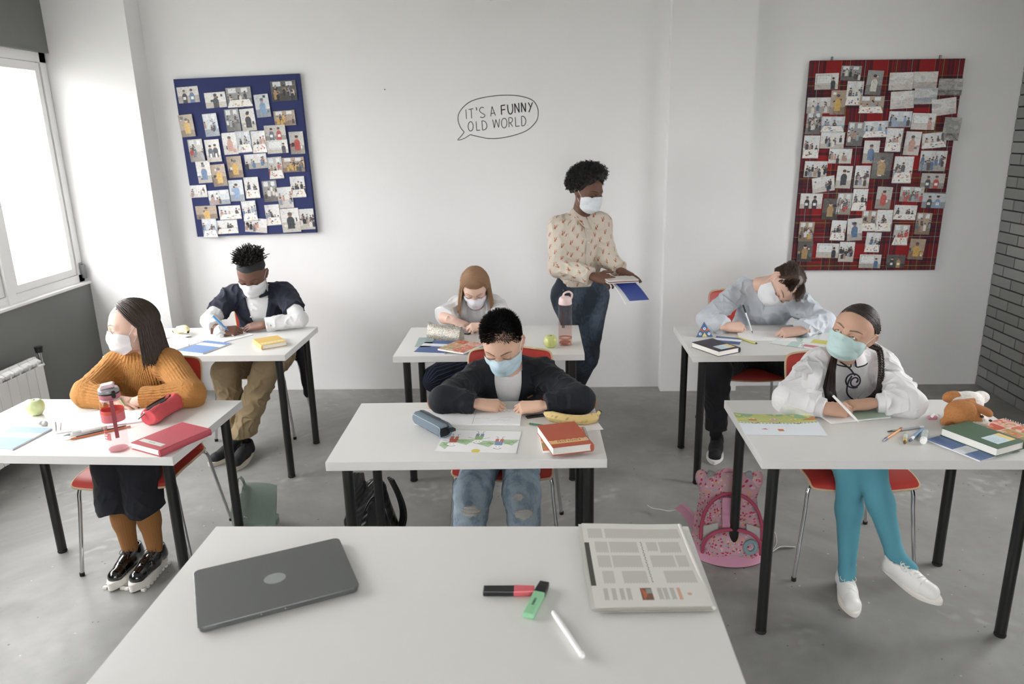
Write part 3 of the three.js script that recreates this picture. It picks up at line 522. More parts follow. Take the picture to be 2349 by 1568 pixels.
function armP(F, sh, el, wr, g, r = [0.045, 0.037, 0.026], k = 0.03) { F.cap(sh, el, r[0] + g, r[1] + g, { k: 0.04, name: 'arm' }).cap(el, wr, r[1] + g * 0.95, r[2] + g * 0.9, { k, name: 'arm', v0: dist3(sh, el) }); return F; }
const legP = (F, hip, knee, ank, g, r = [0.075, 0.05, 0.034], k = 0.03) => F.cap(hip, knee, r[0] + g, r[1] + g, { k, name: 'leg' }).cap(knee, ank, r[1] + g, r[2] + g, { k, name: 'leg', v0: dist3(hip, knee) });
const pastPlane = (p, n) => { n = nrm(n); return (x, y, z) => (x - p[0]) * n[0] + (y - p[1]) * n[1] + (z - p[2]) * n[2]; };   // > 0 beyond the plane
// a sleeve ends where its limb's axis passes t of the way; only counted near that limb
const cuffCut = (a, b, t, R = 0.11) => { const u = nrm(add3(b, a, -1)), e = mix3(a, b, t); return (x, y, z) => { const q = [x - e[0], y - e[1], z - e[2]], al = q[0] * u[0] + q[1] * u[1] + q[2] * u[2], rad = Math.hypot(q[0] - u[0] * al, q[1] - u[1] * al, q[2] - u[2] * al); return rad > R || al > 0.09 ? -1 : al; }; };
const maxOf = (...fs) => (x, y, z) => { let m = -1; for (const f of fs) m = Math.max(m, f(x, y, z)); return m; };
const sub = (F2, k = 0) => (x, y, z) => -F2.d(x, y, z);
function bodySkin(person, J, head, hands, skinC, o = {}) {
  const F = new Field(0.03), g = -0.012;
  F.cap(head.neckTop, J.neck, 0.047 * head.s, 0.05 * head.s, { k: 0.03 });
  torsoP(F, J, g, o); for (const X of ['A', 'B']) { armP(F, J['sh' + X], J['el' + X], J['wr' + X], o.armG ?? -0.011, o.ar); if (J['hip' + X]) legP(F, J['hip' + X], J['knee' + X], J['ank' + X], o.legG ?? -0.022, o.lr); }
  const core = netMesh(F, { h: o.h ?? 0.0115 }); const c = S(skinC); paint(core, () => c);
  return part(person, 'body', local(person, joinSkin([core, head.g, ...hands])), skinMat);
}
function makeHead(m, s, kind, skinC, browC) { return { g: headMesh(m, kind, skinC, browC), neckTop: on(m, [0, -0.06, -0.028]), s }; }
// shoes: local origin at heel on the floor, +z to the toe; L = length
function shoe(person, pos, dir, up, L, style) {
  const t = new THREE.Group(); t.name = 'shoe'; person.add(t); const m = basisM(pos, dir, up, 1), st = style, k = L / 0.25, so = st.sole ?? 0.022;
  const put = (name, g, mt, lab) => part(t, name, local(person, g.applyMatrix4(m)), mt, lab);
  const out = []; for (let i = 0; i <= 40; i++) { const a = i / 40 * 6.28318, z = 0.125 - 0.128 * Math.cos(a), w = 0.031 + 0.014 * smooth(0.06, 0.19, z) - 0.004 * smooth(0.2, 0.25, z); out.push([Math.sin(a) * w * (0.75 + 0.25 * Math.abs(Math.sin(a))) * k * 1.02, z * k]); }
  const soleG = extrude(shapeOf(out), so - 0.006, 0.003, 6); soleG.rotateX(Math.PI / 2); soleG.translate(0, so - 0.003, 0);
  if (st.tread) { const gs = [soleG]; for (let i = 0; i < 9; i++) for (const s of [-1, 1]) { const z = 0.02 + i * 0.026, w = 0.031 + 0.014 * smooth(0.06, 0.19, z); gs.push(mv(rbox(0.018, 0.012, 0.015, 0.002, 1), s * (w - 0.006) * k, 0.0, z * k)); } put('sole', mv(merge(gs), 0, 0.006, 0), st.soleMat); } else put('sole', soleG, st.soleMat);
  const F = new Field(0.02), y = so + (st.tread ? 0.004 : 0);
  F.cap([0, y + 0.018, 0.035 * k], [0, y + 0.018, 0.12 * k], 0.031 * k, 0.034 * k, { k: 0.02 }).cap([0, y + 0.012, 0.1 * k], [0.002, y + 0.008, 0.205 * k], 0.036 * k, 0.033 * k, { k: 0.02 }).cap([0, y + 0.04, 0.05 * k], [0, y + 0.025, 0.15 * k], 0.03 * k, 0.022 * k, { k: 0.02 }).cap([0, y + 0.02, 0.035 * k], [0, y + 0.06, 0.04 * k], 0.03 * k, 0.031 * k, { k: 0.02 });
  F.cap([0, y + 0.05, 0.045 * k], [0, y + 0.12, 0.05 * k], 0.024 * k, 0.027 * k, { sub: true, k: 0.006 });
  put('upper', netMesh(F, { h: 0.0035, clip: (x, yy, z) => Math.max(y - 0.002 - yy, yy - (y + (st.high ?? 0.062)) - (z > 0.06 * k ? 0 : 0.008)), disp: (x, yy, z) => -0.0015 * smooth(0.0016, 0.0004, Math.abs(z - 0.172 * k - 0.1 * x * x / 0.03)) }), st.upperMat);
  const ls = []; const fy = (z) => y + 0.066 - (z / k - 0.075) * 0.26;
  for (let i = 0; i < 5; i++) { const z = (0.082 + i * 0.017) * k, w = 0.017 + i * 0.0008; ls.push(tube([[-w, fy(z) - 0.006, z], [0, fy(z) + 0.003, z + 0.003], [w, fy(z) - 0.006, z]], st.flatLace ?? 0.0016, 10, 5)); ls.push(tube([[-w, fy(z) - 0.006, z], [0, fy(z) + 0.0035, z + 0.008], [w, fy(z) - 0.007, z + 0.015]], st.flatLace ?? 0.0016, 10, 5)); }
  const by = fy(0.078 * k) + 0.003; for (const s of [-1, 1]) { ls.push(tube([[0, by, 0.078 * k], [s * 0.016, by + 0.006, 0.083 * k], [s * 0.03, by - 0.004, 0.1 * k], [s * 0.022, by - 0.01, 0.115 * k], [s * 0.006, by - 0.002, 0.09 * k], [0, by, 0.078 * k]], 0.0014, 24, 5), tube([[0, by, 0.078 * k], [s * 0.012, by, 0.1 * k], [s * 0.02, by - 0.018, 0.135 * k]], 0.0013, 14, 5)); }
  put('lace', merge(ls), st.laceMat);
  return t;
}
const pens = (name, label, cat, a, b, r, parts) => { // pen or pencil from tip a to end b; parts: [from, to, r0, r1, name, material]
  const t = thing(name, label, cat, [a[0], a[1], a[2]]); for (const [t0, t1, k0, k1, n, mt, lab] of parts) part(t, n, rod(add3(mix3(a, b, t0), a, -1), add3(mix3(a, b, t1), a, -1), r * k0, r * k1, 12), mt, lab); return t;
};
// cloth
const knitTex = dataTex(64, 64, (u, v, x, y) => 0.5 + 0.42 * Math.cos(u * 6.28318 * 2) * 0.8 + 0.25 * Math.sin(v * 6.28318 * 4 + (Math.cos(u * 12.566) > 0 ? 0 : 3.1)));
const denimTex = dataTex(128, 128, (u, v, x, y) => { const k = 0.5 + 0.28 * Math.sin((x + y) * 0.8) + 0.2 * (rnd() - 0.5); return k; });
const clothTex = dataTex(64, 64, (u, v, x, y) => 0.5 + 0.2 * ((x + y) % 2 ? 1 : -1) + 0.3 * (rnd() - 0.5));
const cloth = (c, rough = 0.85, more = {}) => phys(c, rough, { bumpMap: clothTex, bumpScale: 0.0005, sheen: 0.25, sheenColor: S(c).lerp(S('#ffffff'), 0.4), sheenRoughness: 0.6, ...more });
// ------------------------------------------------------------------ girl in the mustard sweater (front left)
{
  const p = thing('person', 'girl in a mustard knit sweater and white mask, looking to the window', 'person', [-1.85, 0, -3.1]);
  const skin = '#deb8a3', J = { neck: [-1.885, 0.9, -3.245], shA: [-1.99, 0.852, -3.235], shB: [-1.732, 0.862, -3.225], elA: [-2.012, 0.788, -3.02], elB: [-1.542, 0.787, -3.01], wrA: [-1.87, 0.782, -2.965], wrB: [-1.765, 0.779, -2.985], pelvis: [-1.845, 0.5, -3.27], hipA: [-1.91, 0.5, -3.23], hipB: [-1.77, 0.5, -3.23], kneeA: [-1.865, 0.5, -2.84], kneeB: [-1.755, 0.505, -2.84], ankA: [-1.868, 0.1, -2.9], ankB: [-1.752, 0.1, -2.89] };
  const s = 0.98, hm = mat4([-1.868, 1.043, -3.205], -1.02, 0.03, 0.02, s), head = makeHead(hm, s, 'open', skin, '#2e1f18');
  bodySkin(p, J, head, [handMesh('rest', 1, J.wrA, [1, -0.12, 0.12], [0.1, 1, 0.2], 0.86, skin), handMesh('rest', -1, add3(J.wrB, [0.01, -0.008, 0.012]), [-1, -0.1, 0.2], [0, 1, 0.3], 0.86, skin)], skin, { rc: 0.13, rw: 0.11, rp: 0.13 });
  eyes(p, hm, '#4a3020', [0, 0.05]);
  { // rib-knit sweater: the ribs are part of the shape
    const F = new Field(0.03); torsoP(F, J, 0.014, { rc: 0.13, rw: 0.115, rp: 0.13, ur: 0.145 }); armP(F, J.shA, J.elA, J.wrA, 0.018, [0.046, 0.041, 0.03]); armP(F, J.shB, J.elB, J.wrB, 0.018, [0.046, 0.041, 0.03]);
    F.cap([-1.882, 0.885, -3.24], [-1.874, 0.945, -3.222], 0.056, 0.052, { k: 0.02 });
    const rib = (x, y, z) => { const [i, d1, d2] = F.dom(x, y, z), q = F.P[i], [an, al] = q.uv(x, y, z), n = Math.max(8, Math.round(6.28318 * q.r / 0.0135)); return 0.0034 * (Math.abs(Math.cos(an * n / 2)) - 0.5) * smooth(-0.002, 0.012, d2 - d1) + 0.004 * N3(x * 14, y * 10, z * 14) + 0.006 * Math.max(0, N3(al * 30 + i, an * 0.8, 5)) * (q.name === 'arm' ? 1 : 0); };
    const g = netMesh(F, { h: 0.0037, disp: rib, tile: 0.027, clip: maxOf(cuffCut(J.elA, J.wrA, 0.97, 0.08), cuffCut(J.elB, J.wrB, 0.93, 0.08), (x, y, z) => 0.56 - y) });
    part(p, 'sweater', local(p, g), phys('#b57a30', 0.9, { bumpMap: knitTex, bumpScale: 0.0016, sheen: 0.4, sheenColor: S('#e0a050'), sheenRoughness: 0.6 }));
  }
  { // dark culottes: hips, thighs, two wide legs
    const F = new Field(0.03); F.cap([-1.9, 0.52, -3.25], [-1.79, 0.52, -3.25], 0.125, 0.125).cap([-1.91, 0.53, -3.2], [-1.86, 0.525, -2.87], 0.09, 0.082).cap([-1.775, 0.53, -3.2], [-1.75, 0.53, -2.87], 0.09, 0.082, { k: 0.01 });
    F.cap([-1.862, 0.5, -2.87], [-1.85, 0.3, -2.835], 0.08, 0.083, { k: 0.02 }).cap([-1.745, 0.5, -2.87], [-1.735, 0.3, -2.842], 0.08, 0.083, { k: 0.004 });
    part(p, 'culottes', local(p, netMesh(F, { h: 0.006, tile: 0.05, disp: folds(F, 0.008, 0.05, 1.2, 2), clip: (x, y, z) => Math.max(y - 0.66, 0.325 + 0.015 * Math.sin(x * 30) - y) })), cloth('#14161f', 0.9));
  }
  const tights = cloth('#96632c', 0.9, { bumpMap: knitTex, bumpScale: 0.0006 });
  { const F = new Field(0.02); for (const X of ['A', 'B']) F.cap([J['knee' + X][0], 0.48, -2.86], [J['ank' + X][0], 0.24, -2.89], 0.054, 0.046).cap([J['ank' + X][0], 0.26, -2.89], [J['ank' + X][0], 0.07, -2.9], 0.046, 0.031); part(p, 'tights', local(p, netMesh(F, { h: 0.005, tile: 0.02, clip: (x, y) => y - 0.45 })), tights, 'mustard ribbed tights'); }
  const st = { sole: 0.036, tread: true, soleMat: mat('#e2dfd6', 0.7), upperMat: phys('#0c0d0f', 0.12, { clearcoat: 1, clearcoatRoughness: 0.05 }), laceMat: mat('#3a3c40', 0.8) };
  shoe(p, [-1.862, 0, -2.965], [-0.02, 0, 1], [0, 1, 0], 0.25, st); shoe(p, [-1.745, 0, -2.955], [-0.1, 0, 1], [0, 1, 0], 0.25, st);
  maskOn(p, hm, '#e6e6e8', '#ececec');
  { // long straight dark hair
    const cap = capHair(hm, 1.07, hairline(0.85, 0.62, 0.1, -0.6));
    const list = [];
    for (let i = 0; i < 1100; i++) {
      const side = rnd() < 0.5 ? -1 : 1, th = rr(-0.62, 1.35), root = [0.004 * side, Math.cos(th), -Math.sin(th)], az = lerp(1.66, 3.1, Math.pow(clamp((th + 0.62) / 1.97, 0, 1), 0.8)) + rr(-0.1, 0.12), end = dirOf(az * side, rr(-0.25, -0.1)), k = rr(1.07, 1.15), ke = 0.15 * smooth(0.75, 0.25, Math.abs(az - 1.75)), pts = [];
      for (let j = 0; j <= 7; j++) { const d = slerpDir(nrm(root), end, j / 7); pts.push(on(hm, onScalp(d, k * (1 + 0.035 * Math.sin(j / 7 * 3.1)) + ke * smooth(0.35, 1, j / 7)))); }
      const e = pts[7], L = rr(0.15, 0.185) * (az < 1.5 ? 0.92 : 1), o = nrm([e[0] + 1.868, 0, e[2] + 3.205]);
      for (let j = 1; j <= 6; j++) { const t = j / 6; pts.push([e[0] + o[0] * 0.022 * t + rr(-0.002, 0.002), e[1] - L * t, e[2] + o[2] * 0.03 * t + rr(-0.002, 0.002)]); }
      list.push({ p: pts, r0: 0.0026, r1: 0.0016 });
    }
    const h = part(p, 'hair', local(p, merge([cap, strandGeo(list, 4)])), hairMat('#38291f', 0.4));
  }
}
// ------------------------------------------------------------------ boy in the navy blazer (front centre)
{
  const p = thing('person', 'boy with short black hair in navy blazer and pale blue mask', 'person', [-0.2, 0, -3.1]);
  const skin = '#d8ad92', J = { neck: [-0.165, 0.84, -3.225], shA: [-0.305, 0.79, -3.2], shB: [-0.01, 0.805, -3.19], elA: [-0.425, 0.79, -2.905], elB: [0.142, 0.79, -2.895], wrA: [-0.275, 0.778, -2.89], wrB: [-0.025, 0.778, -2.86], pelvis: [-0.19, 0.5, -3.29], hipA: [-0.26, 0.5, -3.24], hipB: [-0.12, 0.5, -3.24], kneeA: [-0.295, 0.475, -2.7], kneeB: [-0.1, 0.475, -2.7], ankA: [-0.345, 0.1, -2.77], ankB: [-0.085, 0.1, -2.77] };
  const s = 1.03, hm = mat4([-0.182, 0.978, -3.09], -0.16, 0.5, 0.06, [s * 1.02, s, s]), head = makeHead(hm, s, 'closed', skin, '#1b1512');
  bodySkin(p, J, head, [handMesh('curl', 1, J.wrA, [1, -0.12, -0.1], [0.05, 1, 0.45], 0.86, skin), handMesh('curl', -1, J.wrB, [-1, -0.1, -0.12], [0, 1, 0.45], 0.86, skin)], skin, { rc: 0.13, rw: 0.115, rp: 0.13 });
  { const F = new Field(0.03); torsoP(F, J, 0.004, { rc: 0.13, rw: 0.115, rp: 0.13 }); const N = new Field(0.01); N.ell([-0.163, 0.868, -3.165], [0.062, 0.06, 0.085]);
    part(p, 't_shirt', local(p, netMesh(F, { h: 0.006, tile: 0.03, disp: folds(F, 0.003, 0.04, 1, 4), clip: maxOf(sub(N), (x, y, z) => 0.5 - y, (x, y, z) => Math.abs(x + 0.165) - 0.105) })), cloth('#ecebea', 0.9)); }
  const navy = cloth('#10151f', 0.85, { sheen: 0.2 });
  { // blazer, open in front
    const F = new Field(0.035); torsoP(F, J, 0.017, { rc: 0.135, rw: 0.125, rp: 0.14, ss: 0.05 }); armP(F, J.shA, J.elA, J.wrA, 0.016, [0.048, 0.04, 0.031]); armP(F, J.shB, J.elB, J.wrB, 0.016, [0.048, 0.04, 0.031]);
    const open = (x, y, z) => { const w = 0.034 + 0.028 * smooth(0.62, 0.8, y) , zz = z + 3.2; return zz > 0 ? Math.min(w - Math.abs(x + 0.165), 0.05) : y > 0.8 ? Math.min(0.055 - Math.hypot(x + 0.165, (z + 3.22) * 1.0), 0.05) : -1; };
    part(p, 'blazer', local(p, netMesh(F, { h: 0.005, tile: 0.03, disp: folds(F, 0.012, 0.045, 0.8, 1), clip: maxOf(open, cuffCut(J.elA, J.wrA, 0.88, 0.08), cuffCut(J.elB, J.wrB, 0.86, 0.08), (x, y) => 0.5 - y) })), navy);
    const zOf = (x, y) => { let z = -2.98; while (F.d(x, y, z) > 0 && z > -3.3) z -= 0.0015; return z; };
    for (const sd of [-1, 1]) part(p, 'lapel', local(p, sheet(6, 22, (u, v) => { const y = lerp(0.842, 0.655, v), w = 0.03 + 0.03 * smooth(0.62, 0.8, y), lw = v < 0.3 ? lerp(0.03, 0.052, v / 0.3) : v < 0.36 ? 0.034 : lerp(0.058, 0.004, smooth(0.36, 1, v)), x = -0.165 + sd * (w + u * lw); return [x, y, zOf(x, y) + 0.0065]; }, 0.004)), navy);
    part(p, 'pocket_trim', local(p, mv(rbox(0.026, 0.006, 0.004, 0.001), -0.068, 0.742, -3.072, 0, 0.2, 0.42)), mat('#8a5a2c', 0.7), 'small tan pocket trim');
    for (const [e, sx] of [[J.elA, -1], [J.elB, 1]]) { const F2 = new Field(); F2.ell(add3(e, [sx * 0.04, -0.006, -0.012]), [0.024, 0.04, 0.036], { rot: [0, sx * 0.4, sx * 0.2] }); part(p, 'elbow_patch', local(p, netMesh(F2, { h: 0.004 })), mat('#a86a35', 0.8), 'tan elbow patch'); }
    for (const sx of [-1, 1]) { const bs = []; for (let i = 0; i < 3; i++) { const e = sx < 0 ? mix3(J.elA, J.wrA, 0.6 + i * 0.1) : mix3(J.elB, J.wrB, 0.6 + i * 0.1); bs.push(mv(new THREE.SphereGeometry(0.006, 10, 8), e[0], e[1] - 0.025, e[2] + 0.04)); } part(p, 'cuff_button', local(p, merge(bs)), M.black); }
  }
  { // pale ripped jeans
    const F = new Field(0.025); F.cap(add3(J.hipA, [0, 0.02, 0]), add3(J.hipB, [0, 0.02, 0]), 0.1, 0.1); legP(F, J.hipA, J.kneeA, J.ankA, 0.012, [0.078, 0.06, 0.05]); legP(F, J.hipB, J.kneeB, J.ankB, 0.012, [0.078, 0.06, 0.05]);
    const holes = [[-0.3, 0.425, -2.64, 0.034, 0.026], [-0.092, 0.41, -2.645, 0.034, 0.024], [-0.11, 0.492, -2.66, 0.017, 0.012]];
    const hole = (x, y, z) => { let m = -1; if (z > -2.72) for (const [a, b, c, rx, ry] of holes) m = Math.max(m, (1 - Math.hypot((x - a) / rx, (y - b) / ry) + 0.25 * N3(x * 90, y * 90, 3)) * 0.02); return m > 0 ? Math.min(m, 0.006) : m; };
    const jeans = local(p, netMesh(F, { h: 0.0058, tile: 0.06, disp: (x, y, z, d) => folds1(x, y, z) - (hole(x, y, z) > 0 ? 0.0035 : 0), clip: maxOf((x, y) => 0.09 - y, (x, y) => y - 0.62) }));
    function folds1(x, y, z) { return 0.005 * (N3(x * 30, y * 34, z * 30) + 0.5 * Math.abs(N3(x * 14, y * 40 + x * 30, 5))); }
    part(p, 'jeans', jeans, phys('#ffffff', 0.9, { vertexColors: true, bumpMap: denimTex, bumpScale: 0.0008 }));
    const c1 = S('#9fb1bf'), c2 = S('#7e93a6'), c3 = S('#d9d3ca'); const bp = p.position;
    paint(jeans, (x, y, z) => { const X = x + bp.x, Y = y + bp.y, Z = z + bp.z, h = hole(X, Y, Z), k = smooth(-0.15, 0.25, N3(X * 25, Y * 12, Z * 25) * 0.6 + N3(X * 120, Y * 60, Z * 120) * 0.3); const c = c1.clone().lerp(c2, k); return h > 0 ? c3.clone().lerp(S('#c9a48c'), 0.35 * (N3(X * 200, Y * 40, Z) > 0.1)) : c; });
    const th = []; for (const [a, b, c, rx, ry] of holes) for (let i = 0; i < 46; i++) { const y = b + ry * rr(-0.95, 0.95), w = rx * Math.sqrt(Math.max(0, 1 - ((y - b) / ry) ** 2)), z0 = -10; const e = []; for (const k of [-1, -0.4, 0.3, 1]) { const x = a + w * k * 1.02, yy = y + rr(-0.002, 0.002); let z = -2.55; while (F.d(x, yy, z) > 0.001 && z > -2.8) z -= 0.002; e.push([x, yy, z + 0.0015]); } th.push({ p: e, r0: 0.0007, r1: 0.0006 }); }
    for (const [a, b, c, rx, ry] of holes) for (let i = 0; i < 40; i++) { const an = rr(0, 6.28), x = a + rx * Math.cos(an), y = b + ry * Math.sin(an); let z = -2.55; while (F.d(x, y, z) > 0.001 && z > -2.8) z -= 0.002; th.push({ p: [[x, y, z], [x + rr(-0.006, 0.006), y + rr(-0.004, 0.008), z + 0.004], [x + rr(-0.01, 0.01), y + rr(-0.008, 0.008), z + 0.005]], r0: 0.0007, r1: 0.0004 }); }
    part(p, 'frayed_threads', local(p, strandGeo(th, 3)), mat('#e6e4df', 0.9), 'pale frayed threads over the rips').userData.kind = 'stuff';
  }
  const st = { sole: 0.024, soleMat: M.white, upperMat: mat('#d9d9d8', 0.6), laceMat: M.white }; shoe(p, [-0.355, 0, -2.84], [-0.15, 0, 1], [0, 1, 0], 0.235, st); shoe(p, [-0.08, 0, -2.84], [0.1, 0, 1], [0, 1, 0], 0.235, st);
  maskOn(p, hm, '#bcd6e2', '#f1f3f4');
  const hl = hairline(0.54, 0.36, -0.1, -0.55);
  part(p, 'hair', local(p, merge([capHair(hm, 1.05, (a) => hl(a) - 0.1), tufts(hm, 6500, hl, (az, el) => 0.012 + 0.02 * smooth(-0.1, 0.9, el), 0.75, (az, el, r) => [0, 0.5, 0.75], 0.0013, 0.3)])), hairMat('#0b0a0a', 0.4));
}
// ------------------------------------------------------------------ girl in the white blouse and turquoise tights (front right)
{
  const p = thing('person', 'girl with braids in white blouse, aqua mask and turquoise tights', 'person', [1.3, 0, -3.0]);
  const skin = '#cda085', J = { neck: [1.315, 0.885, -3.185], shA: [1.195, 0.848, -3.165], shB: [1.462, 0.828, -3.16], elA: [0.978, 0.792, -2.885], elB: [1.435, 0.79, -2.83], wrA: [1.1, 0.78, -2.805], wrB: [1.3, 0.78, -2.86], pelvis: [1.32, 0.5, -3.24], hipA: [1.25, 0.5, -3.2], hipB: [1.39, 0.5, -3.2], kneeA: [1.21, 0.53, -2.78], kneeB: [1.265, 0.56, -2.73], ankA: [1.222, 0.1, -2.735], ankB: [1.325, 0.27, -2.58] };
  const s = 1.02, hm = mat4([1.287, 1.018, -3.07], -0.72, -0.1, -0.3, [s, s * 0.94, s]), head = makeHead(hm, s, 'open', skin, '#2a1c16');
  bodySkin(p, J, head, [handMesh('pen', 1, J.wrA, [1, -0.04, 0.08], [-0.1, 0.85, 0.6], 0.86, skin), handMesh('rest', -1, J.wrB, [-1, -0.06, 0.05], [0, 1, 0.1], 0.86, skin)], skin, { rc: 0.125, rw: 0.11, rp: 0.13 });
  eyes(p, hm, '#2a1a12', [-0.25, 0.35]);
  const blouse = cloth('#e0dfe0', 0.8, { sheen: 0.1 });
  { const F = new Field(0.03); torsoP(F, J, 0.014, { rc: 0.128, rw: 0.115, rp: 0.13 }); armP(F, J.shA, J.elA, J.wrA, 0.02, [0.044, 0.036, 0.03]); armP(F, J.shB, J.elB, J.wrB, 0.02, [0.044, 0.036, 0.03]); F.ell([1.185, 0.872, -3.15], [0.055, 0.045, 0.055]).ell([1.47, 0.85, -3.15], [0.055, 0.045, 0.055]);
    const N = new Field(); N.cap([1.312, 0.9, -3.18], [1.305, 1, -3.14], 0.05, 0.06);
    part(p, 'blouse', local(p, netMesh(F, { h: 0.0048, tile: 0.03, disp: folds(F, 0.02, 0.055, 0.8, 6), clip: maxOf(sub(N), cuffCut(J.elA, J.wrA, 0.8, 0.09), cuffCut(J.elB, J.wrB, 0.68, 0.09), (x, y) => 0.54 - y) })), blouse);
    for (const [e, w, t0] of [[J.elA, J.wrA, 0.68], [J.elB, J.wrB, 0.56]]) { const C = new Field(); C.cap(mix3(e, w, t0), mix3(e, w, t0 + 0.34), 0.043, 0.038); part(p, 'cuff', local(p, netMesh(C, { h: 0.0045, tile: 0.03, clip: maxOf(pastPlane(mix3(e, w, t0 + 0.3), add3(w, e, -1)), pastPlane(mix3(e, w, t0), add3(e, w, -1))) })), blouse); }
    for (const sd of [-1, 1]) { // collar leaves with navy piping
      const f = (u, v) => { const a = sd * lerp(0.12, 2.9, u), r = 0.056 + 0.034 * v * (1 + 0.35 * smooth(0.5, 0, u)), y = 0.945 - 0.05 * v - 0.022 * smooth(0.9, 0, u) * (0.4 + v); return [1.31 + Math.sin(a) * r - 0.004, y, -3.172 + Math.cos(a) * r * 0.95]; };
      const c = part(p, 'collar', local(p, sheet(16, 6, f, 0.003)), blouse), edge = []; for (let i = 16; i >= 0; i--) edge.push(f(i / 16, 1.02)); for (let i = 5; i >= 0; i--) edge.push(f(0, i / 6)); part(c, 'piping', local(p, tube(edge, 0.0032, 60, 6)), mat('#15182a', 0.7), 'navy piping');
    }
    const bow = []; for (let i = 0; i <= 40; i++) { const a = i / 40 * 12.2 - 0.6, r = 0.013 + 0.02 * i / 40; bow.push([1.288 + Math.cos(a) * r, 0.822 + Math.sin(a) * r * 1.05, -3.012 + 0.012 * Math.sin(a * 0.5)]); }
    const tail = [[1.275, 0.845, -3.01], [1.262, 0.815, -3.008], [1.262, 0.77, -3.008], [1.285, 0.745, -3.0], [1.31, 0.74, -2.995], [1.325, 0.72, -2.99], [1.322, 0.7, -2.985]];
    part(p, 'ribbon', local(p, merge([tube(bow, 0.0034, 90, 6), tube(tail, 0.0034, 40, 6), tube([[1.25, 0.885, -3.085], [1.275, 0.868, -3.04], [1.29, 0.845, -3.015]], 0.0036, 16, 6)])), mat('#15182a', 0.7), 'thin navy bow ribbon');
  }
  { const F = new Field(0.03); F.cap([1.26, 0.52, -3.2], [1.38, 0.52, -3.2], 0.125, 0.125).cap([1.26, 0.53, -3.18], [1.215, 0.545, -2.92], 0.095, 0.085).cap([1.38, 0.53, -3.18], [1.3, 0.57, -2.9], 0.095, 0.085); part(p, 'skirt', local(p, netMesh(F, { h: 0.007, tile: 0.05, clip: maxOf((x, y) => y - 0.66, (x, y, z) => z + 2.86) })), cloth('#171922', 0.9)); }
  { const F = new Field(0.02); F.cap(J.hipB, J.kneeB, 0.078, 0.056).cap(J.kneeB, mix3(J.kneeB, J.ankB, 0.42), 0.054, 0.05, { k: 0.03 }).cap(mix3(J.kneeB, J.ankB, 0.4), J.ankB, 0.05, 0.031).cap(J.ankB, add3(J.ankB, [0.04, -0.03, 0.05]), 0.03, 0.026);
    F.cap(J.hipA, J.kneeA, 0.078, 0.056).cap(J.kneeA, mix3(J.kneeA, J.ankA, 0.4), 0.054, 0.05, { k: 0.03 }).cap(mix3(J.kneeA, J.ankA, 0.38), J.ankA, 0.05, 0.031).cap(J.ankA, add3(J.ankA, [-0.01, -0.05, 0.03]), 0.03, 0.026);
    part(p, 'tights', local(p, netMesh(F, { h: 0.005, tile: 0.02 })), cloth('#4a95a6', 0.75, { sheen: 0.5, bumpScale: 0.0002 }), 'turquoise tights'); }
  const st = { sole: 0.02, high: 0.058, soleMat: mat('#e9e5dc', 0.6), upperMat: phys('#eeedea', 0.4, { clearcoat: 0.2 }), laceMat: mat('#e4e2dc', 0.8), flatLace: 0.0024 };
  shoe(p, [1.232, 0, -2.8], [-0.16, 0, 1], [0, 1, 0], 0.235, st);
  shoe(p, [1.305, 0.19, -2.62], [0.5, -0.12, 0.78], [-0.1, 0.95, 0.25], 0.235, st);
  maskOn(p, hm, '#bfdcd9', '#eef2f0');
  { // pulled-back dark hair, one braid in front of her left shoulder, the other tail loose
    const hl = hairline(0.6, 0.36, 0.02, -0.6), cap = capHair(hm, 1.06, hl, 0.003, 0.001, 90), list = [];
    for (let i = 0; i < 700; i++) { const sd = i % 2 ? 1 : -1, th = rr(-0.85, 1.2), a = nrm([0.003 * sd, Math.cos(th), -Math.sin(th)]), e = dirOf(sd * rr(1.85, 2.3), rr(-0.5, -0.15)), k = rr(1.055, 1.085), pts = []; for (let j = 0; j <= 8; j++) pts.push(on(hm, onScalp(slerpDir(a, e, j / 8), k))); list.push({ p: pts, r0: 0.0018, r1: 0.0016 }); }
    const braid = (path, n, r, end) => { const c = curve(path), out = []; for (let s3 = 0; s3 < 3; s3++) { const pts = []; for (let i = 0; i <= n * 8; i++) { const t = i / (n * 8), q = c.getPoint(t), tg = c.getTangent(t), ph = t * n * 6.28318 + s3 * 2.0944, e1 = nrm(cross([tg.x, tg.y, tg.z], [0, 0, 1])), e2 = cross([tg.x, tg.y, tg.z], e1), w = r * (1 - 0.35 * t); pts.push(add3(add3([q.x, q.y, q.z], e1, Math.sin(ph) * w), e2, Math.sin(ph * 2) * w * 0.55)); } out.push(tube(pts, r * 0.72, n * 24, 7)); } return merge(out); };
    const B0 = on(hm, [0.062, -0.03, -0.06]), br = [on(hm, [0.03, 0.075, -0.075]), on(hm, [0.062, 0.035, -0.075]), B0, [1.408, 0.935, -3.085], [1.4, 0.885, -3.03], [1.385, 0.83, -2.99], [1.375, 0.785, -2.975]];
    const tailOf = (a, b, w0, w1, n) => { for (let i = 0; i < n; i++) { const o = [rr(-1, 1), rr(-0.3, 0.3), rr(-1, 1)], m1 = mix3(a, b, 0.5); list.push({ p: [add3(a, o, w0), add3(mix3(a, b, 0.3), o, w0 * 1.4), add3(m1, o, (w0 + w1) * 0.8), add3(mix3(a, b, 0.8), o, w1), add3(b, o, w1 * 0.7)], r0: 0.002, r1: 0.0012 }); } };
    tailOf([1.375, 0.79, -2.975], [1.33, 0.71, -2.95], 0.012, 0.022, 160);
    const t0 = on(hm, [-0.05, -0.06, -0.03]);
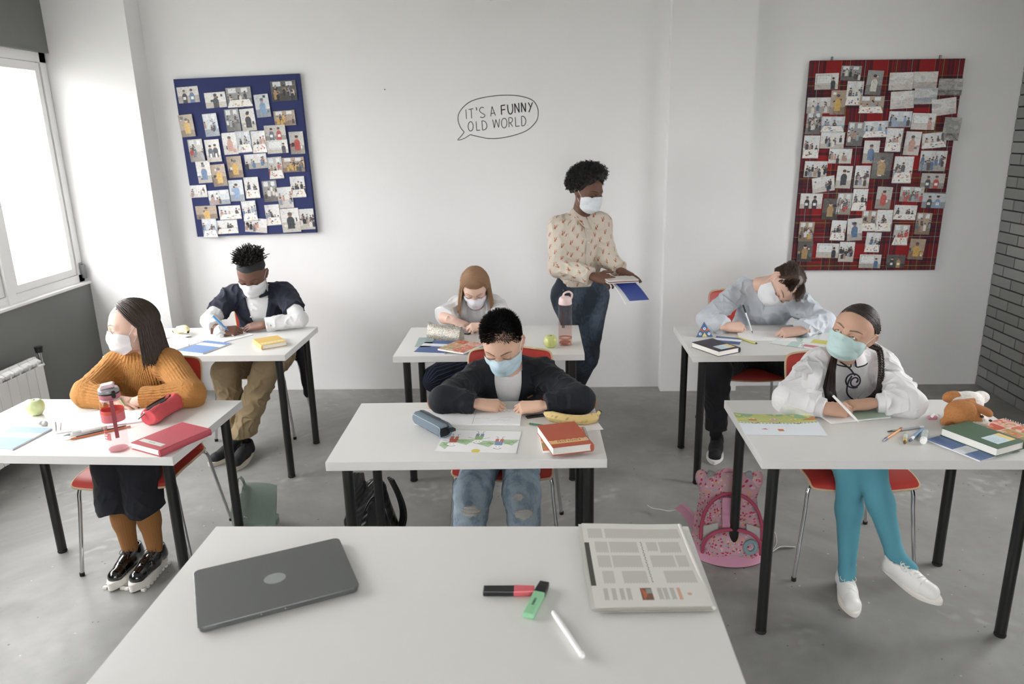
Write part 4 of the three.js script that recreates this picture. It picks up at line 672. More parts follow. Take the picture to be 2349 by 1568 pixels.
    for (let i = 0; i < 190; i++) { const o = [rr(-1, 1), 0, rr(-1, 1)], pts = [[1.235, 0.93, -3.1], [1.198, 0.86, -3.03], [1.188, 0.79, -3.01], [1.2, 0.73, -2.99], [1.225, 0.69, -2.955]].map((q, j) => add3(q, o, [0.008, 0.013, 0.02, 0.02, 0.01][j])); list.push({ p: [t0, ...pts], r0: 0.002, r1: 0.0013 }); }
    part(p, 'hair', local(p, merge([cap, strandGeo(list, 4), braid(br, 13, 0.0095)])), hairMat('#261813', 0.4));
  }
  pens('pen', 'white pen held by the girl in the white blouse', 'pen', [1.208, 0.745, -2.745], [1.118, 0.84, -2.835], 0.005, [[0, 0.1, 0.25, 0.9, 'tip', M.white], [0.1, 0.86, 1, 1, 'barrel', M.white], [0.86, 1, 1, 0.9, 'end_cap', M.black, 'dark end cap']]);
}
// ------------------------------------------------------------------ boy with the headband (back left)
{
  const p = thing('person', 'boy with short dreadlocks, dark headband and white mask, writing', 'person', [-1.8, 0, -4.4]);
  const skin = '#6f4a38', J = { neck: [-1.785, 0.955, -4.5], shA: [-1.96, 0.905, -4.5], shB: [-1.615, 0.915, -4.5], elA: [-2.03, 0.795, -4.31], elB: [-1.478, 0.795, -4.32], wrA: [-1.89, 0.778, -4.135], wrB: [-1.668, 0.782, -4.245], pelvis: [-1.8, 0.5, -4.62], hipA: [-1.88, 0.5, -4.57], hipB: [-1.72, 0.5, -4.57], kneeA: [-1.885, 0.53, -4.12], kneeB: [-1.64, 0.545, -4.12], ankA: [-1.9, 0.11, -4.2], ankB: [-1.83, 0.12, -4.08] };
  const s = 1.03, hm = mat4([-1.768, 1.06, -4.4], 0.06, 0.52, -0.03, s), head = makeHead(hm, s, 'closed', skin, '#17100d');
  bodySkin(p, J, head, [handMesh('pen', 1, J.wrA, [0.95, -0.06, -0.3], [-0.1, 0.85, 0.55], 0.94, skin), handMesh('rest', -1, J.wrB, [-1, -0.1, -0.1], [0, 1, 0.35], 0.94, skin)], skin, { rc: 0.14, rw: 0.12, rp: 0.13 });
  const tee = cloth('#d9dada', 0.85);
  { const F = new Field(0.03); torsoP(F, J, 0.003, { rc: 0.14, rw: 0.12, rp: 0.13 }); armP(F, J.shA, J.elA, J.wrA, 0.006, [0.044, 0.039, 0.033]); armP(F, J.shB, J.elB, J.wrB, 0.006, [0.044, 0.039, 0.033]); F.cap([-1.78, 0.95, -4.48], [-1.775, 0.985, -4.455], 0.055, 0.054);
    part(p, 'long_sleeved_shirt', local(p, netMesh(F, { h: 0.0064, tile: 0.03, disp: folds(F, 0.014, 0.03, 0.4, 3), clip: maxOf(cuffCut(J.elA, J.wrA, 0.62, 0.09), cuffCut(J.elB, J.wrB, 0.97, 0.09), (x, y) => 0.52 - y) })), tee, 'white long-sleeved shirt'); }
  const navy = cloth('#1c2233', 0.85, { sheen: 0.35 });
  { const F = new Field(0.03); torsoP(F, J, 0.014, { rc: 0.145, rw: 0.13, rp: 0.14 }); F.cap(J.shA, mix3(J.shA, J.elA, 0.8), 0.062, 0.064, { k: 0.04, name: 'arm' }).cap(J.shB, mix3(J.shB, J.elB, 0.8), 0.062, 0.064, { k: 0.04, name: 'arm' });
    const open = (x, y, z) => { const w = 0.032 + 0.04 * smooth(0.7, 0.93, y), zz = z + 4.5; return zz > 0 ? Math.min(w - Math.abs(x + 1.775), 0.05) : y > 0.9 ? Math.min(0.06 - Math.hypot(x + 1.78, z + 4.5), 0.05) : -1; };
    part(p, 'overshirt', local(p, netMesh(F, { h: 0.0064, tile: 0.03, disp: folds(F, 0.016, 0.05, 0.8, 8), clip: maxOf(open, cuffCut(J.shA, J.elA, 0.66, 0.1), cuffCut(J.shB, J.elB, 0.66, 0.1), (x, y) => 0.52 - y) })), navy, 'open navy short-sleeved shirt');
    for (const sd of [-1, 1]) part(p, 'collar', local(p, sheet(12, 4, (u, v) => { const a = sd * lerp(0.45, 2.9, u), r = 0.064 + 0.028 * v; return [-1.778 + Math.sin(a) * r, 0.985 - 0.04 * v - 0.03 * (1 - u), -4.475 + Math.cos(a) * r]; }, 0.004)), navy);
    const bs = [[-1.815, 0.905, -4.375], [-1.803, 0.87, -4.36], [-1.81, 0.835, -4.352], [-1.818, 0.79, -4.35], [-1.705, 0.9, -4.375]].map(([x, y, z]) => { while (F.d(x, y, z) < 0.001 && z < -4.2) z += 0.002; while (F.d(x, y, z) > 0.002 && z > -4.6) z -= 0.001; return mv(new THREE.CylinderGeometry(0.0052, 0.0052, 0.004, 14), x, y, z + 0.001, 1.57); });
    for (const b of bs) part(p, 'button', local(p, b), M.white); }
  { const F = new Field(0.025); F.cap(add3(J.hipA, [0, 0.02, 0]), add3(J.hipB, [0, 0.02, 0]), 0.105, 0.105); legP(F, J.hipA, J.kneeA, J.ankA, 0.014, [0.08, 0.062, 0.05]); legP(F, J.hipB, J.kneeB, J.ankB, 0.014, [0.08, 0.062, 0.05], 0.02);
    part(p, 'trousers', local(p, netMesh(F, { h: 0.006, tile: 0.05, disp: folds(F, 0.02, 0.06, 0.9, 5), clip: maxOf((x, y) => 0.14 - y, (x, y) => y - 0.62) })), cloth('#94805f', 0.9), 'khaki trousers'); }
  const st = { sole: 0.026, high: 0.07, soleMat: mat('#cdc5b4', 0.8), upperMat: mat('#17191d', 0.75), laceMat: mat('#22252b', 0.8) };
  shoe(p, [-1.865, 0, -4.2], [-0.42, 0, 0.9], [0, 1, 0], 0.27, st); shoe(p, [-1.8, 0, -4.15], [-0.06, 0, 1], [0, 1, 0], 0.27, st);
  maskOn(p, hm, '#e2e3e5', '#ececec');
  { const band = []; const g = grid(64, 6, (u, v) => { const az = u * 6.28318, el = lerp(0.3, 0.88, v) - 0.3 * smooth(0.6, 2.4, Math.abs(az > Math.PI ? az - 6.28318 : az)); return on(hm, onScalp(dirOf(az, el), 1.085 + 0.02 * Math.sin(v * 3.14))); }); part(p, 'headband', local(p, g), cloth('#2a2c2e', 0.85), 'dark grey headband'); }
  { const list = []; for (let i = 0; i < 620; i++) { const az = rr(-3.14, 3.14), e0 = 0.88 - 0.3 * smooth(0.6, 2.4, Math.abs(az)), el = Math.asin(rr(Math.sin(e0), 1)), d = dirOf(az, el), root = on(hm, onScalp(d, 1.04)), wd = nrm(add3(root, on(hm, [0, 0.03, -0.02]), -1)), o = nrm([wd[0] + rr(-0.45, 0.45), wd[1] * 0.8 + 0.35 + rr(-0.3, 0.3), wd[2] + rr(-0.45, 0.45)]), L = rr(0.035, 0.07), pts = [root]; let q = root, dd = o; for (let j = 0; j < 6; j++) { dd = nrm([dd[0] + rr(-0.4, 0.4), dd[1] + rr(-0.35, 0.25), dd[2] + rr(-0.4, 0.4)]); q = add3(q, dd, L / 6); pts.push(q); } list.push({ p: pts, r0: 0.004, r1: 0.0018 }); }
    part(p, 'hair', local(p, merge([capHair(hm, 1.06, (a) => 0.75 - 0.3 * smooth(0.6, 2.4, a)), strandGeo(list, 5)])), hairMat('#1f1813', 0.6)); }
  pens('pen', 'blue pen held by the boy with the headband', 'pen', [-1.812, 0.745, -4.13], [-1.925, 0.865, -4.14], 0.0055, [[0, 0.08, 0.25, 0.9, 'tip', M.white], [0.08, 0.28, 1, 1.1, 'grip', M.white], [0.28, 1, 1.1, 1, 'barrel', phys('#3f8fd0', 0.3, {}), 'blue barrel']]);
  // his dark jacket hanging over the chair side
  const F = new Field(0.03); F.cap([-1.66, 0.62, -4.74], [-1.6, 0.34, -4.7], 0.07, 0.05, { flat: [1, 0, 0.3], f: 0.5 }).cap([-1.6, 0.56, -4.66], [-1.565, 0.24, -4.6], 0.05, 0.042, { flat: [1, 0, 0.3], f: 0.6 }).cap([-1.7, 0.64, -4.78], [-1.95, 0.64, -4.84], 0.06, 0.05, { flat: [0, 0, 1], f: 0.4 });
  solo('jacket', netMesh(F, { h: 0.006, tile: 0.05, disp: folds(F, 0.008, 0.06, 1, 9), clip: (x, y) => 0.2 - y }), cloth('#10141f', 0.9), 'dark navy jacket hanging over the chair beside the boy with the headband', 'jacket');
}
// ------------------------------------------------------------------ fair-haired girl (back centre)
{
  const p = thing('person', 'girl with long strawberry-blond hair, white blouse and white mask', 'person', [-0.42, 0, -4.5]);
  const skin = '#e0bba8', J = { neck: [-0.418, 0.862, -4.455], shA: [-0.545, 0.825, -4.46], shB: [-0.298, 0.822, -4.46], elA: [-0.6, 0.79, -4.34], elB: [-0.262, 0.79, -4.31], wrA: [-0.535, 0.79, -4.262], wrB: [-0.345, 0.785, -4.15], pelvis: [-0.42, 0.5, -4.58], hipA: [-0.48, 0.5, -4.55], hipB: [-0.36, 0.5, -4.55], kneeA: [-0.67, 0.425, -4.27], kneeB: [-0.19, 0.44, -4.27], ankA: [-0.5, 0.47, -4.35], ankB: [-0.36, 0.47, -4.35] };
  const s = 0.95, hm = mat4([-0.414, 0.965, -4.37], 0.02, 0.62, 0, s), head = makeHead(hm, s, 'closed', skin, '#9a6a4a');
  bodySkin(p, J, head, [handMesh('rest', 1, J.wrA, [0.92, -0.28, 0.2], [0.3, 1, 0.2], 0.84, skin), handMesh('pen', -1, J.wrB, [-1, -0.06, 0.12], [0.1, 0.9, 0.5], 0.84, skin)], skin, { rc: 0.115, rw: 0.105, rp: 0.12, ar: [0.04, 0.034, 0.026], armG: 0 });
  const blouse = cloth('#e2e2e3', 0.8, { sheen: 0.1 });
  { const F = new Field(0.03); torsoP(F, J, 0.014, { rc: 0.12, rw: 0.115, rp: 0.12 }); F.cap(J.shA, mix3(J.shA, J.elA, 1.0), 0.055, 0.068, { k: 0.04, name: 'arm' }).cap(J.shB, mix3(J.shB, J.elB, 1.0), 0.055, 0.068, { k: 0.04, name: 'arm' }); const N = new Field(); N.cap([-0.418, 0.87, -4.43], [-0.416, 0.9, -4.38], 0.06, 0.06);
    const pl = folds(F, 0.012, 0.05, 0.6, 12); part(p, 'blouse', local(p, netMesh(F, { h: 0.0064, tile: 0.03, disp: (x, y, z) => pl(x, y, z) + 0.0035 * Math.sin(x * 190) * smooth(0.75, 0.84, y) * smooth(0.11, 0.06, Math.abs(x + 0.42)), clip: maxOf(sub(N), cuffCut(J.shA, J.elA, 1.05, 0.12), cuffCut(J.shB, J.elB, 1.05, 0.12), (x, y) => 0.52 - y) })), blouse); }
  { const stripe = dataTex(32, 8, (u) => (u % 0.5 < 0.06 ? [0.3, 0.36, 0.5] : [0.055, 0.075, 0.14]), { srgb: true });
    const F = new Field(0.025); F.cap(J.hipA, J.hipB, 0.105, 0.105); legP(F, J.hipA, J.kneeA, J.ankA, 0.012, [0.082, 0.062, 0.05]); legP(F, J.hipB, J.kneeB, J.ankB, 0.012, [0.082, 0.062, 0.05]);
    part(p, 'trousers', local(p, netMesh(F, { h: 0.006, tile: 0.05, disp: folds(F, 0.008, 0.06, 0.8, 2), clip: (x, y) => y - 0.64 })), phys('#ffffff', 0.9, { map: stripe }), 'navy pinstripe trousers'); }
  maskOn(p, hm, '#e2e2ea', '#ececec');
  { const list = []; for (let i = 0; i < 1000; i++) { const side = rnd() < 0.5 ? -1 : 1, th = rr(-0.5, 1.35), root = nrm([0.004 * side, Math.cos(th), -Math.sin(th)]), az = lerp(1.15, 3.1, Math.pow(clamp((th + 0.5) / 1.85, 0, 1), 0.8)) + rr(-0.1, 0.12), end = dirOf(az * side, rr(-0.2, 0)), k = rr(1.07, 1.14), ke = 0.12 * smooth(0.8, 0.25, Math.abs(az - 1.6)), pts = []; for (let j = 0; j <= 7; j++) pts.push(on(hm, onScalp(slerpDir(root, end, j / 7), k + 0.03 * Math.sin(j / 7 * 3.1) + ke * smooth(0.35, 1, j / 7)))); const e = pts[7], L = rr(0.12, 0.17), o = nrm([e[0] + 0.414, 0, e[2] + 4.37]); for (let j = 1; j <= 5; j++) { const t = j / 5; pts.push([e[0] + o[0] * 0.02 * t + rr(-0.002, 0.002), e[1] - L * t, e[2] + o[2] * 0.02 * t]); } list.push({ p: pts, r0: 0.0025, r1: 0.0015 }); }
    for (let i = 0; i < 420; i++) { const a0 = rr(-0.5, 0.5), az = rr(-0.85, 0.85), root = nrm([a0 * 0.5, 1, -0.1 + rr(-0.2, 0.3)]), end = dirOf(az, 0.34 - 0.12 * Math.abs(az) + rr(-0.06, 0.05)), pts = []; for (let j = 0; j <= 6; j++) pts.push(on(hm, onScalp(slerpDir(root, end, j / 6), 1.08 + 0.05 * Math.sin(j / 6 * 3.1)))); list.push({ p: pts, r0: 0.0022, r1: 0.001 }); }
    part(p, 'hair', local(p, merge([capHair(hm, 1.065, hairline(0.55, 0.5, -0.05, -0.6)), strandGeo(list, 4)])), hairMat('#9a7350', 0.45)); }
}
// ------------------------------------------------------------------ teacher standing
{
  const p = thing('person', 'standing woman in a printed cream blouse and jeans, holding a tablet and folder', 'person', [0.22, 0, -4.75]);
  const skin = '#6b4632', J = { neck: [0.232, 1.325, -4.735], shA: [0.098, 1.268, -4.73], shB: [0.352, 1.285, -4.76], elA: [0.085, 1.035, -4.63], elB: [0.402, 1.07, -4.73], wrA: [0.3, 1.0, -4.47], wrB: [0.475, 1.008, -4.6], pelvis: [0.226, 0.86, -4.75], hipA: [0.145, 0.83, -4.73], hipB: [0.312, 0.83, -4.75], kneeA: [0.262, 0.43, -4.63], kneeB: [0.275, 0.44, -4.7], ankA: [0.16, 0.09, -4.8], ankB: [0.1, 0.09, -4.86] };
  const s = 0.98, hm = mat4([0.272, 1.485, -4.69], 0.72, 0.22, -0.02, s), head = makeHead(hm, s, 'closed', skin, '#130d0a');
  bodySkin(p, J, head, [handMesh('hold', 1, J.wrA, [0.92, -0.1, 0.4], [-0.2, 0.75, 0.65], 0.95, skin), handMesh('flat', -1, J.wrB, [0.6, -0.16, 0.75], [0.1, 1, 0.1], 0.95, skin)], skin, { rc: 0.14, rw: 0.105, rp: 0.135, n: [0.45, 0, 0.9] });
  { // printed blouse
    const print = canvasTex(256, 256, (x, w, h) => { x.fillStyle = '#cfc5b6'; x.fillRect(0, 0, w, h); const fig = (cx, cy, k) => { x.fillStyle = '#a2572f'; x.beginPath(); x.ellipse(cx, cy, 13 * k, 9 * k, 0.3, 0, 7); x.fill(); x.beginPath(); x.ellipse(cx - 9 * k, cy - 16 * k, 8 * k, 9 * k, 0, 0, 7); x.fill(); x.fillRect(cx - 14 * k, cy + 4, 5 * k, 20 * k); x.fillRect(cx + 4 * k, cy + 4, 5 * k, 20 * k); x.fillRect(cx - 16 * k, cy - 32 * k, 4 * k, 12 * k); x.fillRect(cx - 6 * k, cy - 32 * k, 4 * k, 12 * k); x.fillRect(cx + 8 * k, cy + 18 * k, 14 * k, 4 * k); x.fillStyle = '#e6dccd'; x.beginPath(); x.ellipse(cx - 2, cy + 3, 5 * k, 4 * k, 0, 0, 7); x.fill(); }; fig(64, 72, 1.75); fig(192, 200, 1.75); });
    const F = new Field(0.03), o = { rc: 0.142, rw: 0.118, rp: 0.13, n: [0.45, 0, 0.9], ur: 0.14 }; torsoP(F, J, 0.014, o); armP(F, J.shA, J.elA, J.wrA, 0.02, [0.05, 0.042, 0.03]); armP(F, J.shB, J.elB, J.wrB, 0.018, [0.05, 0.042, 0.03]); const N = new Field(); N.cap(J.neck, [0.25, 1.4, -4.7], 0.05, 0.06);
    const bm = phys('#ffffff', 0.75, { map: print, sheen: 0.15 }); part(p, 'blouse', local(p, netMesh(F, { h: 0.0064, tile: 0.078, disp: folds(F, 0.016, 0.055, 0.8, 4), clip: maxOf(sub(N), cuffCut(J.elA, J.wrA, 0.93, 0.09), cuffCut(J.elB, J.wrB, 0.9, 0.09), (x, y) => 0.9 - y) })), bm, 'cream blouse with small brown animal print');
    for (const sd of [-1, 1]) part(p, 'collar', local(p, sheet(14, 5, (u, v) => { const a = 0.5 + sd * lerp(0.06, 2.95, u), pt = smooth(0.35, 0.0, u), r = 0.054 + v * (0.022 + 0.03 * pt); return [0.238 + Math.sin(a) * r + 0.006 * pt * v, 1.385 - 0.05 * smooth(0.7, 0, u) - v * (0.022 + 0.05 * pt), -4.73 + Math.cos(a) * r]; }, 0.003)), bm);
    const pf = (y) => { let q = 0.04; const dx = Math.sin(0.46), dz = Math.cos(0.46); while (F.d(0.232 + dx * q, y, -4.74 + dz * q) < 0.001 && q < 0.3) q += 0.002; return [0.232 + dx * q, y, -4.74 + dz * q]; }, pk = []; for (let i = 0; i <= 10; i++) pk.push(pf(1.29 - i * 0.036)); part(p, 'placket', local(p, sheet(2, 20, (u, v) => { const k = Math.min(9, Math.floor(v * 10)), q = mix3(pk[k], pk[k + 1], v * 10 - k); return [q[0] + (u - 0.5) * 0.024, q[1], q[2] + 0.003 - (u - 0.5) * 0.011]; }, 0.003)), cloth('#c9bfb0', 0.75)); for (let i = 1; i < 10; i += 2) part(p, 'button', local(p, new THREE.SphereGeometry(0.004, 10, 8).translate(pk[i][0] + 0.002, pk[i][1], pk[i][2] + 0.006)), mat('#e4dccf', 0.4)); }
  { const F = new Field(0.03); F.cap([0.19, 0.89, -4.745], [0.268, 0.89, -4.755], 0.118, 0.118, { flat: [0.3, 0, 0.95], f: 0.8 }).cap([0.17, 0.8, -4.735], [0.29, 0.8, -4.755], 0.118, 0.118, { flat: [0.3, 0, 0.95], f: 0.85 }); legP(F, J.hipA, J.kneeA, J.ankA, 0.008, [0.098, 0.064, 0.042]); legP(F, J.hipB, J.kneeB, J.ankB, 0.008, [0.098, 0.064, 0.042]);
    const g = netMesh(F, { h: 0.006, tile: 0.05, disp: folds(F, 0.006, 0.05, 0.6, 7), clip: maxOf((x, y) => 0.11 - y, (x, y) => y - 0.955) }); const a = S('#232d3b'), b = S('#566678');
    paint(g, (x, y, z) => a.clone().lerp(b, clamp(0.25 + 1.1 * N3(x * 9, y * 5, z * 9) + 0.4 * N3(x * 70, y * 50, z * 70), 0, 1)));
    part(p, 'jeans', local(p, g), phys('#ffffff', 0.9, { vertexColors: true, bumpMap: denimTex, bumpScale: 0.0008 })); part(p, 'rivet', local(p, new THREE.SphereGeometry(0.006, 10, 8).translate(0.118, 0.885, -4.63)), M.steel); }
  const st = { sole: 0.024, soleMat: M.white, upperMat: mat('#e6e4df', 0.6), laceMat: M.white }; shoe(p, [0.15, 0, -4.85], [0.15, 0, 1], [0, 1, 0], 0.245, st); shoe(p, [0.07, 0, -4.92], [0.3, 0, 1], [0, 1, 0], 0.245, st);
  maskOn(p, hm, '#dfe5ea', '#f2f2f2');
  { const list = []; const R0 = (az, el) => 1.16 + 0.36 * smooth(-0.3, 0.7, el) + 0.1 * smooth(0.8, 2.4, Math.abs(az)) * (el > -0.2);
    const F = new Field(0.03); F.ell([0, 0.062, -0.028], [0.1, 0.108, 0.108]).ell([0, 0.05, -0.07], [0.094, 0.09, 0.08]).ell([0, 0.125, 0.02], [0.085, 0.055, 0.075]); const cap = netMesh(F, { h: 0.004, disp: (x, y, z) => 0.01 * N3(x * 45, y * 45, z * 45) + 0.004 * N3(x * 120, y * 120, z * 120), clip: (x, y, z) => { const az = Math.abs(Math.atan2(x, z + 0.012)), el = Math.atan2(y - 0.03, Math.hypot(x, z + 0.012)); return (hairline(0.66, 0.36, -0.25, -0.55)(az) - el) * 0.09; } }); cap.applyMatrix4(hm);
    for (let i = 0; i < 2600; i++) { const az = rr(-3.14, 3.14), el = Math.asin(rr(-0.45, 1)); if (el < hairline(0.68, 0.38, -0.2, -0.5)(Math.abs(az))) continue; const d = dirOf(az, el); let t = 0.05, q = [0, 0.05, -0.03]; while (F.d(...add3(q, d, t)) < -0.004 && t < 0.25) t += 0.004; const c = add3(q, d, t), e1 = nrm(cross(d, [rr(-1, 1), rr(-1, 1), rr(-1, 1)])), e2 = cross(d, e1), r = rr(0.004, 0.009), L = rr(0.008, 0.026), pts = []; for (let j = 0; j <= 9; j++) { const a = j * 0.95; pts.push(on(hm, add3(add3(add3(c, e1, Math.cos(a) * r), e2, Math.sin(a) * r), d, L * j / 9))); } list.push({ p: pts, r0: 0.0016, r1: 0.001 }); }
    part(p, 'hair', local(p, merge([cap, strandGeo(list, 3)])), hairMat('#0d0a09', 0.6)); }
}
// ------------------------------------------------------------------ boy in the pale blue shirt (back right)
{
  const p = thing('person', 'boy with brown hair in pale blue shirt, bent sideways over his writing', 'person', [1.25, 0, -4.35]);
  const skin = '#dbb29c', J = { neck: [1.285, 0.915, -4.355], shA: [1.165, 0.912, -4.4], shB: [1.49, 0.845, -4.31], elA: [0.928, 0.792, -4.2], elB: [1.562, 0.792, -4.12], wrA: [1.02, 0.778, -4.09], wrB: [1.385, 0.78, -3.985], pelvis: [1.24, 0.5, -4.48], hipA: [1.16, 0.5, -4.43], hipB: [1.32, 0.5, -4.43], kneeA: [0.965, 0.54, -4.03], kneeB: [1.5, 0.54, -4.02], ankA: [1.0, 0.11, -4.14], ankB: [1.5, 0.11, -4.15] };
  const s = 1.02, hm = basisM([1.335, 0.985, -4.2], [-0.22, -0.66, 0.7], [0.8, 0.46, 0.4], s), head = makeHead(hm, s, 'closed', skin, '#3a271d');
  bodySkin(p, J, head, [handMesh('pen', 1, J.wrA, [0.97, -0.04, -0.2], [-0.1, 0.85, 0.55], 0.94, skin), handMesh('curl', -1, J.wrB, [-0.9, -0.12, -0.1], [0, 1, 0.35], 0.94, skin)], skin, { rc: 0.135, rw: 0.115, rp: 0.13, n: [-0.1, -0.25, 1] });
  const sh = cloth('#c3cad2', 0.85, { sheen: 0.15 });
  { const F = new Field(0.03), o = { rc: 0.14, rw: 0.128, rp: 0.14, n: [-0.1, -0.2, 1] }; torsoP(F, J, 0.014, o); armP(F, J.shA, J.elA, J.wrA, 0.016, [0.05, 0.039, 0.031]); armP(F, J.shB, J.elB, J.wrB, 0.016, [0.05, 0.039, 0.031]); const N = new Field(); N.cap(J.neck, head.neckTop, 0.052, 0.058);
    part(p, 'shirt', local(p, netMesh(F, { h: 0.0064, tile: 0.03, disp: folds(F, 0.02, 0.05, 0.7, 10), clip: maxOf(sub(N), cuffCut(J.elA, J.wrA, 0.95, 0.09), cuffCut(J.elB, J.wrB, 0.95, 0.09), (x, y) => 0.52 - y) })), sh, 'pale blue shirt');
    const ax = nrm(add3(head.neckTop, J.neck, -1)), e1 = nrm(cross(ax, [0, 0, 1])), e2 = cross(e1, ax); for (const sd of [-1, 1]) part(p, 'collar', local(p, sheet(14, 4, (u, v) => { const a = sd * lerp(0.05, 2.9, u), r = 0.056 + 0.026 * v, h = 0.035 - 0.045 * v - 0.02 * (1 - u); return [0, 1, 2].map((i) => J.neck[i] + ax[i] * h - e2[i] * -Math.cos(a) * r + e1[i] * Math.sin(a) * r); }, 0.003)), sh);
    const surf = (x, y) => { let z = -4.0; while (F.d(x, y, z) > 0 && z > -4.6) z -= 0.002; return [x, y, z]; }, pl = []; for (let i = 0; i <= 8; i++) { const t = i / 8; pl.push(surf(lerp(1.292, 1.262, t), lerp(0.87, 0.72, t))); }
    part(p, 'placket', local(p, sheet(2, 16, (u, v) => { const q = pl[Math.min(8, Math.round(v * 8))], a = mix3(pl[Math.floor(v * 7.99)], pl[Math.floor(v * 7.99) + 1], v * 7.99 - Math.floor(v * 7.99)); return [a[0] + (u - 0.5) * 0.028, a[1], a[2] + 0.004]; }, 0.003)), sh);
    for (const i of [1, 5, 8]) part(p, 'button', local(p, mv(cyl(0.005, 0.005, 0.004, 12), pl[i][0], pl[i][1], pl[i][2] + 0.007, 1.4)), mat('#7d8790', 0.4)); }
  { const F = new Field(0.025); F.cap(add3(J.hipA, [0, 0.02, 0]), add3(J.hipB, [0, 0.02, 0]), 0.105, 0.105); legP(F, J.hipA, J.kneeA, J.ankA, 0.012, [0.082, 0.062, 0.046]); legP(F, J.hipB, J.kneeB, J.ankB, 0.012, [0.082, 0.062, 0.046]); part(p, 'trousers', local(p, netMesh(F, { h: 0.006, tile: 0.05, disp: folds(F, 0.01, 0.06, 0.8, 5), clip: maxOf((x, y) => 0.15 - y, (x, y) => y - 0.62) })), cloth('#16181d', 0.9), 'black trousers'); }
  for (const X of ['A', 'B']) { const F = new Field(); F.cap(J['ank' + X], add3(J['ank' + X], [0, 0.1, 0]), 0.036, 0.038); part(p, 'sock', local(p, netMesh(F, { h: 0.006 })), cloth('#101114', 0.9)); }
  const st = { sole: 0.024, soleMat: mat('#e4e2dc', 0.6), upperMat: mat('#0d0e10', 0.7), laceMat: M.black }; shoe(p, [1.03, 0, -4.215], [-0.3, 0, 1], [0, 1, 0], 0.27, st); shoe(p, [1.49, 0, -4.22], [0.15, 0, 1], [0, 1, 0], 0.27, st);
  maskOn(p, hm, '#e2e4e6', '#ececec');
  const hl = hairline(0.6, 0.36, -0.1, -0.55); part(p, 'hair', local(p, merge([capHair(hm, 1.07, (a) => hl(a) - 0.05), tufts(hm, 5200, hl, (az, el) => 0.016 + 0.024 * smooth(-0.1, 0.8, el), 0.14, (az, el, r) => nrm([0.5 * Math.sign(r[0] + 0.02), -0.15 - 0.3 * (el < 0.3), 0.75 * Math.sign(0.4 - Math.abs(az) / 3.2)]), 0.0019, 0.3)])), hairMat('#463226', 0.45));
  pens('pen', 'black-capped ballpoint held by the boy in the pale blue shirt', 'pen', [1.155, 0.745, -4.065], [1.118, 0.885, -4.16], 0.004, [[0, 0.08, 0.25, 0.8, 'tip', M.black], [0.08, 0.72, 1, 1, 'barrel', phys('#dfe6ea', 0.2, {})], [0.72, 1, 1.25, 1.1, 'pen_cap', M.black, 'black cap']]);
}
// ------------------------------------------------------------------ things on the desks
const rad = (d) => d * Math.PI / 180, TY = 0.7405;
const gilt = (o, x, y, z, d) => { o.position.set(x, y, z); o.rotation.y = rad(d); return o; };
function textPlate(w, d, draw, px = 256) { return canvasTex(px, Math.max(16, Math.round(px * d / w)), draw, { wrap: false }); }
const plateUV = (g) => { const p = g.attributes.position; g.computeBoundingBox(); const b = g.boundingBox, uv = new Float32Array(p.count * 2); for (let i = 0; i < p.count; i++) { uv[i * 2] = (p.getX(i) - b.min.x) / (b.max.x - b.min.x); uv[i * 2 + 1] = 1 - (p.getZ(i) - b.min.z) / (b.max.z - b.min.z); } g.setAttribute('uv', new THREE.BufferAttribute(uv, 2)); return g; };
// hard-backed book: w along x (spine at x = +w/2 when sp = 1), l along z
function book(label, x, z, y, deg, w, l, h, color, sp, sticker, group) {
  const t = thing('book', label, 'book', [x, y, z], rad(deg), group), cm = mat(color, 0.55, { bumpMap: grainBump, bumpScale: 0.0004 }), c = 0.0022;
  part(t, 'cover', merge([mv(rbox(w, c, l, 0.001), 0, c / 2, 0), mv(rbox(w, c, l, 0.001), 0, h - c / 2, 0), (() => { const g = cyl(h / 2, h / 2, l, 20); g.scale(0.45, 1, 1); g.rotateX(Math.PI / 2); return g.translate(sp * (w / 2 - h * 0.02), h / 2, 0); })()]), cm);
  part(t, 'pages', mv(rbox(w - 0.006, h - 2 * c, l - 0.007, 0.001), -sp * 0.001, h / 2, 0), M.pages);
  if (sticker) { const [sx, sz, sw, sl, draw, rot] = sticker, s = part(t, 'cover_label', plateUV(rbox(sw, 0.0006, sl, 0.0003, 1)), new THREE.MeshStandardMaterial({ map: textPlate(sw, sl, draw), roughness: 0.6 })); s.position.set(sx, h + 0.0002, sz); if (rot) s.rotation.y = rot; }
  return t;
}
const handText = (bg, ink, txt, edge) => (x, w, h) => { x.fillStyle = bg; x.fillRect(0, 0, w, h); if (edge) edge(x, w, h); x.save(); x.translate(w / 2, h / 2); x.rotate(Math.PI); x.fillStyle = ink; x.font = 'bold ' + Math.round(h * 0.55) + 'px serif'; x.textAlign = 'center'; x.textBaseline = 'middle'; x.fillText(txt, 0, 0); x.restore(); };
const bearCard = (x, w, h) => { x.fillStyle = '#cfe0e6'; x.fillRect(0, 0, w, h); x.fillStyle = '#e8cf8e'; x.fillRect(w * 0.72, 0, w * 0.28, h); x.strokeStyle = '#7fa9bd'; x.lineWidth = 3; for (let i = 0; i < 5; i++) { x.beginPath(); x.moveTo(w * 0.08, h * (0.2 + i * 0.12)); x.lineTo(w * (0.35 + 0.2 * ((i * 7) % 3) / 3), h * (0.2 + i * 0.12)); x.stroke(); } x.fillStyle = '#9cc3cf'; for (let i = 0; i < 14; i++) { x.beginPath(); x.arc(w * (0.1 + 0.55 * ((i * 37) % 17) / 17), h * (0.72 + 0.18 * ((i * 23) % 11) / 11), 5, 0, 7); x.fill(); } x.fillStyle = '#d98a7a'; x.fillRect(w * 0.4, h * 0.55, 12, 10); };
